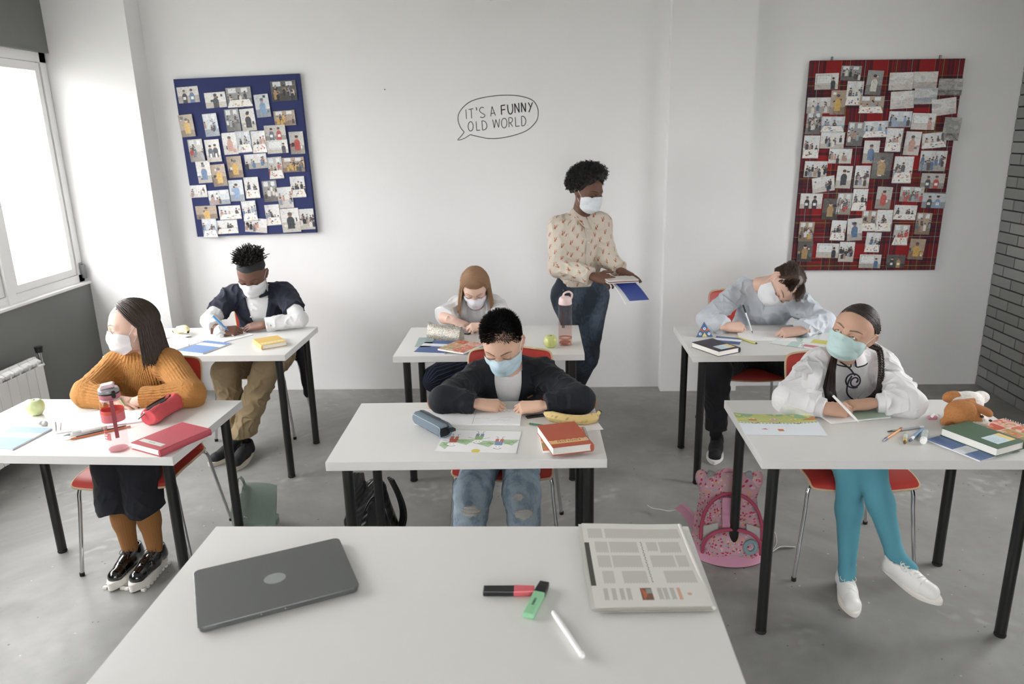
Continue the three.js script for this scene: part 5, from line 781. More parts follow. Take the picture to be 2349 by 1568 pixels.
function notebook(label, x, z, y, deg, w, l, color, band, name = 'notebook', group, h = 0.006) { // paper-covered exercise book; band [z0, z1] across
  const t = thing(name, label, 'notebook', [x, y, z], rad(deg), group);
  part(t, 'pages', mv(rbox(w - 0.002, h - 0.001, l - 0.002, 0.001), 0, (h - 0.001) / 2, 0), M.paper);
  part(t, 'cover', mv(rbox(w, 0.0012, l, 0.0005, 1), 0, h - 0.0006, 0), mat(color, 0.6));
  if (band) part(t, 'name_band', plateUV(mv(rbox(w, 0.0006, band[1] - band[0], 0.0003, 1), 0, h + 0.0002, (band[0] + band[1]) / 2)), new THREE.MeshStandardMaterial({ map: bandTex, roughness: 0.7 }), 'white name band');
  return t;
}
const bandTex = canvasTex(256, 64, (x, w, h) => { x.fillStyle = '#e9edf1'; x.fillRect(0, 0, w, h); x.strokeStyle = '#b9c3ce'; x.lineWidth = 1.5; for (let i = 0; i < 3; i++) { x.setLineDash([3, 3]); x.beginPath(); x.moveTo(40, 18 + i * 14); x.lineTo(216, 18 + i * 14); x.stroke(); } }, { wrap: false });
function paperSheet(name, label, cat, x, z, y, deg, w, l, draw, curl = 0, th = 0.0012, px = 768) {
  const g = sheet(16, 8, (u, v) => { const s = u - 0.5; return [s * w, curl * Math.pow(Math.abs(s) * 2, 3) * (s > 0 ? 1 : 0.5) * (1 - v), (v - 0.5) * l]; }, th); const t = solo(name, g.translate(0, th / 2 + 0.0003, 0), new THREE.MeshStandardMaterial({ map: typeof draw === 'function' ? canvasTex(px, Math.round(px * l / w), draw, { wrap: false }) : null, color: typeof draw === 'string' ? S(draw) : 0xffffff, roughness: 0.85, side: THREE.DoubleSide }), label, cat);
  // v runs towards +z; the picture's top edge lies at -z
  const uv = g.attributes.uv; for (let i = 0; i < uv.count; i++) uv.setY(i, 1 - uv.getY(i));
  return gilt(t, x, y, z, deg);
}
const apple = (label, x, z, r, c1, c2) => {
  const t = thing('apple', label, 'apple', [x, TY, z]), g = lathe([[0.001, 0.012], [0.3, 0.0], [0.62, 0.1], [0.9, 0.5], [1.0, 0.95], [0.92, 1.4], [0.65, 1.72], [0.35, 1.78], [0.14, 1.68], [0.001, 1.5]].map(([a, b]) => [a * r, b * r]), 36), a = S(c1), b = S(c2);
  paint(g, (X, Y, Z) => a.clone().lerp(b, clamp(0.45 + 0.9 * N3(X * 40, Y * 25, Z * 40), 0, 1))); part(t, 'flesh', g, phys('#ffffff', 0.35, { vertexColors: true, clearcoat: 0.3 })); part(t, 'stalk', rod([0, r * 1.5, 0], [r * 0.08, r * 1.85, 0], 0.0016), mat('#5a4a30', 0.8)); return t;
};
function banana(label, pts, r, spots) {
  const t = thing('banana', label, 'banana', pts[0]), c = curve(pts.map((p) => add3(p, pts[0], -1))), n = 40, g = grid(14, n, (u, v) => { const p = c.getPoint(v), tg = c.getTangent(v), a = u * 6.28318, e1 = nrm(cross([tg.x, tg.y, tg.z], [0, 1, 0])), e2 = cross(e1, [tg.x, tg.y, tg.z]), rr2 = r * Math.min(1, 0.35 + 3.2 * v) * (v > 0.8 ? lerp(1, 0.38, smooth(0.8, 0.93, v)) : 1) * (1 + 0.06 * Math.cos(a * 5)); return add3(add3([p.x, p.y, p.z], e1, Math.cos(a) * rr2), e2, Math.sin(a) * rr2); });
  paint(g, (x, y, z) => { const k = smooth(0.28, 0.5, N3(x * 60, y * 60, z * 160) + 0.25 * N3(x * 200, y * 200, z * 200)) * spots; return S(spots > 0.75 ? '#ddd0a0' : '#dcc07a').lerp(S('#6b4d25'), k); }); part(t, 'peel', g, mat('#ffffff', 0.6, { vertexColors: true }));
  const e = c.getPoint(1), s = c.getTangent(1); part(t, 'stem_end', rod([e.x, e.y, e.z], [e.x + s.x * 0.006, e.y + s.y * 0.006, e.z + s.z * 0.006], r * 0.4, r * 0.36), mat('#4a3a1e', 0.9)); return t;
}
const woodPencil = (label, a, b, color, r = 0.0036) => pens('pencil', label, 'pencil', a, b, r, [[0, 0.02, 0.1, 0.3, 'lead', M.black], [0.02, 0.09, 0.3, 1, 'sharpened_wood', mat('#d8b78a', 0.8)], [0.09, 1, 1, 1, 'barrel', mat(color, 0.4)]]);
// ---- desk of the girl in mustard
apple('pale green apple on the front left desk', -2.171, -2.9, 0.038, '#d2dba2', '#bccb86');
notebook('pale blue exercise book with a white band, at the left edge of the picture', -2.092, -2.64, TY, -6, 0.18, 0.21, '#7f9cc6', [-0.045, 0.0]);
paperSheet('drawing_pad', 'blank white drawing pad on the front left desk', 'paper', -1.845, -2.84, TY, 23, 0.31, 0.205, '#f3f3f3', 0, 0.005);
{ const t = thing('eraser', 'crumpled grey putty eraser beside the apple', 'eraser', [-2.06, TY, -2.78]); const F = new Field(0.006); F.ell([0, 0.009, 0], [0.016, 0.009, 0.012]).ell([0.012, 0.01, 0.006], [0.01, 0.01, 0.009]).ell([-0.008, 0.012, 0.006], [0.009, 0.008, 0.01]); part(t, 'putty', netMesh(F, { h: 0.0022, clip: (x, y) => -y }), mat('#b9b9b6', 0.8)); }
woodPencil('orange pencil lying beside the pink bottle', [-1.862, TY + 0.004, -2.608], [-1.68, TY + 0.004, -2.752], '#c8692c');
woodPencil('dark blue pencil next to the orange one', [-1.852, TY + 0.004, -2.632], [-1.7, TY + 0.004, -2.756], '#30323f');
pens('pen', 'white correction pen nearest the drawing pad', 'pen', [-1.895, TY + 0.006, -2.652], [-1.77, TY + 0.006, -2.74], 0.006, [[0, 0.15, 0.3, 0.9, 'tip', M.steel], [0.15, 0.6, 1, 1, 'barrel', M.white], [0.6, 1, 1, 1, 'pen_cap', mat('#d8c2b4', 0.5)]]);
pens('pen', 'short white marker lying over the pencils', 'pen', [-1.862, TY + 0.014, -2.66], [-1.78, TY + 0.014, -2.72], 0.0065, [[0, 0.3, 0.8, 0.9, 'pen_cap', mat('#c7c9cc', 0.4)], [0.3, 1, 1, 1, 'barrel', M.white]]);
woodPencil('thin grey pencil, left of the pair by the putty eraser', [-1.957, TY + 0.004, -2.7], [-2.024, TY + 0.004, -2.8], '#6f6a66', 0.0032);
woodPencil('pale pink pencil, right of the pair by the putty eraser', [-1.94, TY + 0.004, -2.7], [-1.995, TY + 0.004, -2.79], '#c9a79b', 0.0034);
pens('pen', 'green pen held by the girl in the mustard sweater', 'pen', [-1.795, 0.77, -2.925], [-1.85, 0.812, -2.96], 0.006, [[0, 0.5, 0.4, 1, 'barrel', mat('#8fae6a', 0.35)], [0.5, 1, 1, 0.6, 'pen_cap', M.white]]);
{ // red pencil case, zip open along the top
  const t = thing('pencil_case', 'red pencil case with black zip beside the pink bottle', 'pencil case', [-1.597, TY, -2.862], rad(-6)), F = new Field(0.01); F.cap([0, 0.036, -0.085], [0, 0.036, 0.08], 0.037, 0.037, { flat: [0, 1, 0], f: 0.94, k: 0.02 }).ell([0, 0.034, 0.07], [0.04, 0.034, 0.04]).ell([0, 0.036, -0.08], [0.04, 0.036, 0.035]); F.cap([-0.012, 0.085, -0.07], [-0.012, 0.082, 0.085], 0.022, 0.022, { sub: true, k: 0.006 });
  part(t, 'body', netMesh(F, { h: 0.003, clip: (x, y, z) => Math.max(-y, Math.abs(x) - 0.036, Math.abs(z) - 0.1), disp: (x, y, z) => 0.003 * N3(x * 30, y * 30, z * 20) }), cloth('#cf4049', 0.85));
  part(t, 'zip', merge([tube([[-0.02, 0.064, -0.088], [-0.034, 0.062, -0.03], [-0.034, 0.06, 0.05], [-0.016, 0.056, 0.094]], 0.0035, 24, 6), tube([[-0.016, 0.067, -0.088], [0.006, 0.068, -0.03], [0.006, 0.066, 0.05], [-0.012, 0.058, 0.094]], 0.0035, 24, 6), mv(rbox(0.03, 0.004, 0.15, 0.002), -0.014, 0.061, 0)]), M.black); part(t, 'zip_pull', merge([mv(rbox(0.007, 0.003, 0.032, 0.001), -0.02, 0.046, 0.112, 0.5, -0.5)]), M.black); part(t, 'slider', mv(new THREE.SphereGeometry(0.005, 12, 8), -0.014, 0.056, 0.098), M.chrome);
}
book('dark pink book with pale label band on the front left desk', -1.434, -2.6, TY, -26.4, 0.163, 0.228, 0.027, '#b83f4d', 1, [-0.006, 0.078, 0.125, 0.022, handText('#cfd8d0', '#8a948e', 'BOOK')]);
function clearBottle(t, prof, tint) { const m = new THREE.MeshPhysicalMaterial({ color: S(tint), roughness: 0.02, transmission: 1, thickness: 0, ior: 1.35, side: THREE.DoubleSide, specularIntensity: 0.7 }); return part(t, 'body', lathe(prof, 40), m); }
{
  const t = thing('water_bottle', 'clear pink water bottle with red band and strap, on the front left desk', 'bottle', [-1.607, TY, -2.535]);
  clearBottle(t, [[0.001, 0.006], [0.034, 0.002], [0.039, 0.01], [0.039, 0.12], [0.0385, 0.15], [0.038, 0.178], [0.034, 0.192], [0.03, 0.2]], '#fbf1f2');
  part(t, 'band', lathe([[0.0392, 0.118], [0.0402, 0.119], [0.0402, 0.148], [0.0392, 0.149]], 40), mat('#dd6a74', 0.6)); part(t, 'band', lathe([[0.0392, 0.149], [0.0404, 0.15], [0.0404, 0.162], [0.0392, 0.163]], 40), mat('#e2503c', 0.55), 'orange-red upper band');
  part(t, 'base_disc', mv(cyl(0.034, 0.034, 0.003, 32), 0, 0.004, 0), phys('#eab9be', 0.15, { transmission: 0.7, thickness: 0 }));
  part(t, 'neck_ring', lathe([[0.03, 0.196], [0.034, 0.198], [0.034, 0.204], [0.03, 0.206]], 36), mat('#e3b4bb', 0.3));
  part(t, 'lid', merge([lathe([[0.001, 0.206], [0.035, 0.206], [0.036, 0.21], [0.036, 0.222], [0.035, 0.224], [0.001, 0.224]], 36)]), mat('#c5737c', 0.5)); part(t, 'seal', lathe([[0.03, 0.224], [0.0365, 0.224], [0.0365, 0.229], [0.03, 0.229]], 36), M.black);
  const dome = lathe([[0.036, 0.229], [0.0355, 0.238], [0.033, 0.244], [0.001, 0.246]], 36); part(t, 'flip_top', dome, phys('#9a979b', 0.25, { clearcoat: 0.5 })); part(t, 'spout_cover', mv(rbox(0.05, 0.016, 0.05, 0.008), -0.002, 0.252, 0, 0, 0.5, 0.12), phys('#e6c3cb', 0.2, { clearcoat: 0.5 }));
  part(t, 'latch', mv(rbox(0.014, 0.026, 0.02, 0.005), 0.03, 0.226, 0.022, 0, 0.6), M.black);
  part(t, 'strap', sheet(3, 24, (u, v) => { const a = 0.62 + (u - 0.5) * 0.3, y = lerp(0.205, 0.06, v), r = 0.0425 + 0.002 * Math.sin(v * 3.1); return [Math.sin(a) * r, y, Math.cos(a) * r]; }, 0.002), mat('#a8474e', 0.7), 'dusty red strap');
  const prt = canvasTex(128, 256, (x, w, h) => { x.clearRect(0, 0, w, h); x.save(); x.translate(w * 0.34, h * 0.98); x.rotate(-Math.PI / 2); x.font = 'bold 84px sans-serif'; x.fillStyle = '#c8434b'; x.fillText('LIVE', 4, 20); x.restore(); x.globalAlpha = 0.8; x.fillStyle = '#d8555c'; x.fillRect(w * 0.5, h * 0.52, w * 0.34, h * 0.46); }, { wrap: false });
  part(t, 'print', grid(10, 4, (u, v) => { const a = lerp(-0.75, 0.25, u), r = 0.0396; return [Math.sin(a) * r, lerp(0.05, 0.112, v), Math.cos(a) * r]; }), new THREE.MeshStandardMaterial({ map: prt, transparent: true, roughness: 0.5, side: THREE.DoubleSide }), 'red printed word reading upwards');
}
// ---- desk of the boy with the headband
banana('short banana lying at the far left of the headband boy\'s desk', [[-2.1, TY + 0.022, -4.17], [-2.13, TY + 0.034, -4.2], [-2.17, TY + 0.026, -4.22], [-2.21, TY + 0.016, -4.22]], 0.022, 0.8);
{ const sk = (x, w, h) => { x.fillStyle = '#eeeeed'; x.fillRect(0, 0, w, h); x.strokeStyle = '#4a4c50'; x.lineWidth = 3; const E = (cx, cy, a, b, r) => { x.beginPath(); x.ellipse(cx, cy, a, b, r, 0, 6.6); x.stroke(); }; E(w * 0.6, h * 0.3, 60, 30, 0.3); E(w * 0.48, h * 0.3, 26, 34, -0.4); E(w * 0.45, h * 0.66, 28, 70, 0.5); E(w * 0.62, h * 0.7, 26, 64, -0.2); x.beginPath(); x.moveTo(w * 0.4, h * 0.5); x.lineTo(w * 0.66, h * 0.78); x.stroke(); };
  const t = paperSheet('sketchbook', 'open sketchbook with pencil doodles on the headband boy\'s desk', 'sketchbook', -2.09, -3.99, TY, -24, 0.24, 0.21, sk, 0, 0.008, 512); pens('pencil', 'silver pencil lying on the open sketchbook', 'pencil', [-2.06, TY + 0.013, -3.99], [-1.985, TY + 0.013, -3.93], 0.0035, [[0, 0.12, 0.2, 1, 'tip', M.black], [0.12, 1, 1, 1, 'barrel', mat('#b5b7ba', 0.35)]]);
  paperSheet('loose_sheet', 'loose white sheet behind the open sketchbook', 'paper', -2.2, -4.13, TY, -30, 0.21, 0.16, '#efefee', 0.01, 0.0015);
  woodPencil('red-tipped pencil on the sheet behind the sketchbook', [-2.2, TY + 0.006, -4.09], [-2.13, TY + 0.006, -4.13], '#b8492f'); }
notebook('blue exercise book with white band on the headband boy\'s desk', -1.885, -3.912, TY, -20, 0.176, 0.215, '#6a8bbb', [-0.062, -0.018]);
paperSheet('paper_pad', 'white paper pad under the headband boy\'s writing hand', 'paper', -1.845, -4.15, TY, -36, 0.19, 0.19, '#f0f0f0', 0, 0.004);
book('small yellow book on the headband boy\'s desk', -1.538, -3.965, TY, 36, 0.138, 0.17, 0.024, '#d8b25a', -1, [0, 0.045, 0.128, 0.028, (x, w, h) => { x.fillStyle = '#d9cf9d'; x.fillRect(0, 0, w, h); x.fillStyle = '#a9bda0'; for (let i = 0; i < 8; i++) { x.beginPath(); x.arc(i * w / 7, h * 0.5, 10, 0, 7); x.fill(); } x.strokeStyle = '#8f8a62'; x.lineWidth = 3; x.beginPath(); x.moveTo(w * 0.25, h * 0.5); x.lineTo(w * 0.75, h * 0.5); x.stroke(); }]);
// ---- desk of the fair-haired girl
{
  const flakes = canvasTex(512, 256, (x, w, h) => { x.fillStyle = '#7f8a86'; x.fillRect(0, 0, w, h); const c = ['#e8e4d8', '#c98a5c', '#a9654f', '#dfe8e4', '#5d6b6a', '#e0b48a', '#8fa19c', '#3e4746', '#f2efe6']; for (let i = 0; i < 9000; i++) { x.fillStyle = c[(rnd() * c.length) | 0]; x.fillRect(rnd() * w, rnd() * h, rr(2, 5), rr(2, 5)); } }, {});
  const t = thing('pencil_case', 'glittery sequinned pencil case on the fair-haired girl\'s desk', 'pencil case', [-0.56, TY, -4.035], rad(-20)), F = new Field(0.01); for (let i = 0; i < 6; i++) F.cap([-0.1, 0.008 + i * 0.0125, 0], [0.1, 0.008 + i * 0.0118, 0], 0.03 - i * 0.0042, 0.03 - i * 0.0042, { k: 0.02 }); F.cap([-0.1, 0.085, 0], [-0.075, 0.07, 0], 0.006, 0.006, { k: 0.02 });
  const g = netMesh(F, { h: 0.003, clip: (x, y, z) => Math.max(-y, Math.abs(x) - 0.103) }), p = g.attributes.position, uv = new Float32Array(p.count * 2); for (let i = 0; i < p.count; i++) { uv[i * 2] = p.getX(i) * 5 + p.getZ(i) * 4; uv[i * 2 + 1] = p.getY(i) * 10; } g.setAttribute('uv', new THREE.BufferAttribute(uv, 2));
  part(t, 'body', g, new THREE.MeshStandardMaterial({ map: flakes, roughness: 0.35, metalness: 0.35, bumpMap: clothTex, bumpScale: 0.001 })); part(t, 'zip', tube([[-0.1, 0.09, 0.002], [-0.06, 0.076, 0.004], [0, 0.076, 0.004], [0.07, 0.074, 0.004], [0.1, 0.08, 0.002]], 0.003, 30, 6), mat('#d9d8d2', 0.6), 'pale zip tape');
}
notebook('pale grey-green exercise book half under the blue one', -0.665, -3.955, TY, 2, 0.09, 0.2, '#9fb2b0', null);
notebook('blue exercise book with white band under the patterned magazine', -0.592, -3.868, TY, -10, 0.17, 0.235, '#4c659a', [-0.05, 0]);
{ const petals = (x, w, h) => { const c = ['#c9604a', '#d98a7a', '#b9a061', '#e3b0a4', '#9aa56b', '#d3745c', '#e8c9b8']; for (let j = 0; j < 3; j++) for (let i = 0; i < 2; i++) { x.fillStyle = c[(i * 3 + j * 2) % 7]; x.fillRect(i * w / 2, j * h / 3, w / 2, h / 3); for (let k = 0; k < 26; k++) { x.fillStyle = c[(rnd() * 7) | 0]; x.beginPath(); x.ellipse((i + rnd()) * w / 2, (j + rnd()) * h / 3, rr(6, 34), rr(5, 20), rnd() * 3, 0, 7); x.fill(); } } x.fillStyle = '#efe9e0'; for (let j = 1; j < 3; j++) x.fillRect(0, j * h / 3 - 3, w, 6); x.fillRect(w / 2 - 3, 0, 6, h); };
  globalThis.petalTex = canvasTex(384, 512, petals, { wrap: false });
  const mag = (label, x, z, y, deg, w, l) => { const t = thing('magazine', label, 'magazine', [x, y, z], rad(deg)); part(t, 'pages', mv(rbox(w, 0.009, l, 0.001), 0, 0.0045, 0), M.paper); part(t, 'cover', plateUV(mv(rbox(w, 0.001, l, 0.0004, 1), 0, 0.0095, 0)), new THREE.MeshStandardMaterial({ map: petalTex, roughness: 0.35 })); return t; };
  mag('magazine with red floral squares on the cover, on the fair-haired girl\'s desk', -0.451, -3.832, TY + 0.0065, -29, 0.165, 0.195);
  const m2 = mag('spiral book with red floral squares, at the right edge of the picture', 1.735, -2.63, TY, 25, 0.16, 0.22); const sp = []; for (let i = 0; i < 22; i++) sp.push(mv(new THREE.TorusGeometry(0.007, 0.001, 5, 10), 0.078, 0.006, -0.1 + i * 0.0095)); part(m2, 'spiral_binding', merge(sp), M.chrome); }
apple('yellow-green apple beside the tall pink bottle', 0.029, -3.845, 0.037, '#cdcf7c', '#b3bd62');
{
  const t = thing('water_bottle', 'tall pale pink bottle with loop lid on the fair-haired girl\'s desk', 'bottle', [0.109, TY, -3.9]);
  clearBottle(t, [[0.001, 0.008], [0.034, 0.003], [0.037, 0.01], [0.037, 0.08], [0.0345, 0.215], [0.033, 0.222]], '#f8ebe7'); part(t, 'base_disc', mv(cyl(0.034, 0.03, 0.012, 32), 0, 0.01, 0), phys('#d9937f', 0.15, { transmission: 0.5, thickness: 0 })); part(t, 'water_line', lathe([[0.03, 0.034], [0.0365, 0.035], [0.0365, 0.041], [0.03, 0.042]], 36), phys('#d39a86', 0.2, { transmission: 0.3, thickness: 0 })); part(t, 'measure_strip', grid(4, 4, (u, v) => { const a = lerp(-0.6, -0.1, u), r = 0.0345; return [Math.sin(a) * r, lerp(0.1, 0.2, v), Math.cos(a) * r]; }), phys('#4b4a4c', 0.5, { transparent: true, opacity: 0.75 }), 'grey printed strip');
  part(t, 'lid', lathe([[0.001, 0.222], [0.034, 0.222], [0.036, 0.226], [0.035, 0.244], [0.032, 0.256], [0.024, 0.264], [0.001, 0.268]], 36), mat('#e8cbc7', 0.4)); part(t, 'carry_loop', tube([[-0.012, 0.262, 0], [-0.004, 0.282, 0], [0.02, 0.29, 0], [0.036, 0.278, 0], [0.034, 0.258, 0], [0.022, 0.24, 0]], 0.0055, 36, 8), mat('#e8cbc7', 0.4));
}
{ const t = thing('phone', 'grey phone under the fair-haired girl\'s hands', 'phone', [-0.44, TY, -4.2], rad(-25)); part(t, 'case', mv(rbox(0.075, 0.008, 0.15, 0.004), 0, 0.004, 0), M.black); part(t, 'screen', mv(rbox(0.068, 0.001, 0.142, 0.0005, 1), 0, 0.0084, 0), phys('#8d9192', 0.15, { clearcoat: 1 })); }
// ---- desk of the boy in the blazer
{ const pg = (x, w, h) => { x.fillStyle = '#efeff0'; x.fillRect(0, 0, w, h); x.strokeStyle = '#b4b4b8'; x.lineWidth = 2; const wig = (x0, y0, n, a) => { x.beginPath(); for (let i = 0; i < n; i++) x.lineTo(x0 + i * 9, y0 + Math.sin(i * 1.9) * a + Math.sin(i * 0.7) * a); x.stroke(); }; wig(w * 0.56, h * 0.62, 14, 6); wig(w * 0.72, h * 0.74, 16, 7); wig(w * 0.8, h * 0.56, 12, 5); x.strokeStyle = '#77777c'; x.lineWidth = 3; x.beginPath(); x.ellipse(w * 0.72, h * 0.18, 40, 14, -0.2, 3, 6.2); x.stroke(); wig(w * 0.78, h * 0.16, 10, 9); };
  const t = paperSheet('exercise_book', 'open white exercise book with pencil sketches under the blazer boy\'s hands', 'notebook', -0.31, -2.83, TY, -1.5, 0.42, 0.165, pg, 0, 0.006, 768); part(t, 'page_fold', mv(rbox(0.0015, 0.0012, 0.165, 0.0005, 1), 0.02, 0.0068, 0), mat('#b9b9b6', 0.9)); }
{ const dm = phys('#717f8c', 0.9, { bumpMap: denimTex, bumpScale: 0.001 }), t = thing('pencil_case', 'blue denim pencil case on the blazer boy\'s desk', 'pencil case', [-0.44, TY, -2.695], rad(-50)), F = new Field(0.012); F.cap([-0.09, 0.03, 0], [0.08, 0.03, 0], 0.034, 0.034, { flat: [0, 1, 0], f: 0.9 }); F.ell([0.1, 0.028, 0.004], [0.022, 0.018, 0.024], { sub: true, k: 0.01 });
  part(t, 'body', netMesh(F, { h: 0.003, tile: 0.05, clip: (x, y, z) => Math.max(-y, Math.abs(z) - 0.031, y - 0.054, x - 0.1, -0.105 - x), disp: (x, y, z) => 0.002 * N3(x * 40, y * 40, z * 40) }), dm); part(t, 'zip', merge([tube([[-0.095, 0.055, -0.004], [0, 0.056, -0.006], [0.09, 0.054, -0.006], [0.102, 0.04, -0.006]], 0.004, 24, 6), mv(rbox(0.03, 0.003, 0.008, 0.001), 0.03, 0.058, -0.006), mv(rbox(0.022, 0.012, 0.02, 0.003), 0.108, 0.034, -0.02)]), mat('#23282f', 0.7)); part(t, 'lining', mv(rbox(0.004, 0.036, 0.046, 0.002), 0.094, 0.028, 0.002), mat('#16191f', 0.9)); part(t, 'seam', tube([[-0.1, 0.05, 0.031], [0, 0.052, 0.032], [0.095, 0.05, 0.031], [0.1, 0.03, 0.034], [0.098, 0.008, 0.028]], 0.0016, 30, 5), mat('#a9bccb', 0.9), 'pale seam'); }
paperSheet('drawing', 'child\'s crayon drawing of three figures on green hills, on the blazer boy\'s desk', 'drawing', -0.25, -2.594, TY, -4, 0.297, 0.21, (x, w, h) => {
  x.fillStyle = '#f1f0f1'; x.fillRect(0, 0, w, h); x.save(); x.translate(w, h); x.rotate(Math.PI); // drawn for the boy: upside down from here
  const scr = (x0, y0, x1, y1, c, n) => { x.strokeStyle = c; x.lineWidth = 6; x.globalAlpha = 0.75; for (let i = 0; i < n; i++) { x.beginPath(); x.moveTo(lerp(x0, x1, rnd()), lerp(y0, y1, rnd())); x.lineTo(lerp(x0, x1, rnd()), lerp(y0, y1, rnd())); x.stroke(); } x.globalAlpha = 1; };
  const hill = (a, b, c) => { x.fillStyle = c; x.beginPath(); x.moveTo(a - 130, 300); x.lineTo(a, b); x.lineTo(a + 150, 300); x.fill(); };
  const hills = [[80, 250, 170, 30], [300, 210, 190, 40], [520, 240, 190, 30], [700, 160, 120, 60]];
  x.lineWidth = 5; for (const [a, b, ww, hh] of hills) { x.fillStyle = '#a4c095'; x.globalAlpha = 0.8; x.beginPath(); x.moveTo(a - ww / 2, b + 60); x.lineTo(a - ww / 8, b - hh - 50); x.lineTo(a + ww / 2, b - 20); x.lineTo(a + ww * 0.4, b + 60); x.closePath(); x.fill(); x.globalAlpha = 1; scr(a - ww * 0.4, b - 40, a + ww * 0.4, b + 50, '#86ab78', 14); }
  const fig = (cx, cy, top, low) => { x.fillStyle = top; x.beginPath(); x.moveTo(cx - 34, cy + 40); x.lineTo(cx + 34, cy + 40); x.lineTo(cx + 44, cy + 130); x.lineTo(cx - 44, cy + 130); x.fill(); x.fillStyle = low; x.fillRect(cx - 40, cy + 130, 34, 60); x.fillRect(cx + 6, cy + 130, 34, 60); x.strokeStyle = '#3a3d44'; x.lineWidth = 4; for (const s of [-1, 1]) { x.beginPath(); x.moveTo(cx + s * 24, cy + 190); x.lineTo(cx + s * 24, cy + 240); x.lineTo(cx + s * 46, cy + 244); x.stroke(); x.beginPath(); x.moveTo(cx + s * 34, cy + 60); x.lineTo(cx + s * 110, cy + 100); x.stroke(); } x.fillStyle = '#f6f4f2'; x.beginPath(); x.ellipse(cx, cy, 46, 40, 0, 0, 7); x.fill(); x.lineWidth = 6; x.beginPath(); x.arc(cx, cy - 8, 40, 3.5, 5.9); x.stroke(); x.fillStyle = '#3a3d44'; for (const s of [-1, 1]) { x.beginPath(); x.arc(cx + s * 16, cy + 4, 5, 0, 7); x.fill(); } };
  fig(190, 130, '#7d95b8', '#c9745e'); fig(400, 250, '#97b77f', '#8291b0'); fig(640, 170, '#b8604e', '#c97a5e'); x.fillStyle = '#d9c765'; x.beginPath(); x.arc(385, 30, 42, 0, 7); x.fill(); x.fillStyle = '#9dbd96'; x.fillRect(0, h - 16, w, 10); x.restore();
});
{ const t = thing('ruler', 'black ruler beside the banana on the blazer boy\'s desk', 'ruler', [-0.0, TY + 0.0015, -2.857], rad(20)); part(t, 'blade', rbox(0.17, 0.0025, 0.03, 0.0008, 1), mat('#17181a', 0.4)); const tk = []; for (let i = 0; i < 30; i++) tk.push(mv(box(0.0006, 0.0004, i % 5 ? 0.004 : 0.007), -0.08 + i * 0.0055, 0.0014, 0.011)); const k = part(t, 'tick_marks', merge(tk), M.white, 'white tick marks'); k.userData.kind = 'stuff'; }
banana('speckled banana beside the orange book', [[-0.005, TY + 0.024, -2.815], [0.02, TY + 0.022, -2.79], [0.08, TY + 0.02, -2.76], [0.14, TY + 0.02, -2.75], [0.19, TY + 0.024, -2.765], [0.212, TY + 0.038, -2.785]], 0.02, 0.7);
woodPencil('green pencil beside the orange book', [-0.075, TY + 0.004, -2.758], [0.035, TY + 0.004, -2.715], '#3f7f6a');
paperSheet('napkin', 'small crumpled white napkin under the banana', 'napkin', 0.17, -2.735, TY, 15, 0.08, 0.1, '#e4e2e0', 0.008);
{ const t = thing('spiral_notebook', 'patterned spiral notebook under the orange book', 'notebook', [0.066, TY, -2.59], rad(5)); part(t, 'pages', mv(rbox(0.175, 0.01, 0.208, 0.001), 0, 0.005, 0), M.paper); part(t, 'cover', plateUV(mv(rbox(0.176, 0.001, 0.209, 0.0004, 1), 0, 0.0105, 0)), new THREE.MeshStandardMaterial({ map: petalTex, color: 0xe8c890, roughness: 0.4 })); const sp = []; for (let i = 0; i < 22; i++) sp.push(mv(new THREE.TorusGeometry(0.0075, 0.001, 5, 10), 0.087, 0.006, -0.1 + i * 0.0095)); part(t, 'spiral_binding', merge(sp), M.chrome); }
book('orange book with a torn paper label reading ENGLISH', 0.065, -2.552, TY + 0.0118, 15.4, 0.147, 0.216, 0.032, '#b9502c', 1, [0, 0.062, 0.143, 0.034, handText('#e0b47c', '#6d5a3c', 'ENGLISH', (x, w, h) => { x.fillStyle = '#9fbfae'; x.fillRect(w * 0.82, h * 0.1, 20, 14); x.fillStyle = '#9db8c4'; x.fillRect(w * 0.9, h * 0.55, 18, 18); x.fillStyle = '#b9502c'; for (let i = 0; i < 20; i++) { x.beginPath(); x.arc(i * w / 19, -4, 9 + 4 * (i % 3), 0, 7); x.fill(); } })]);
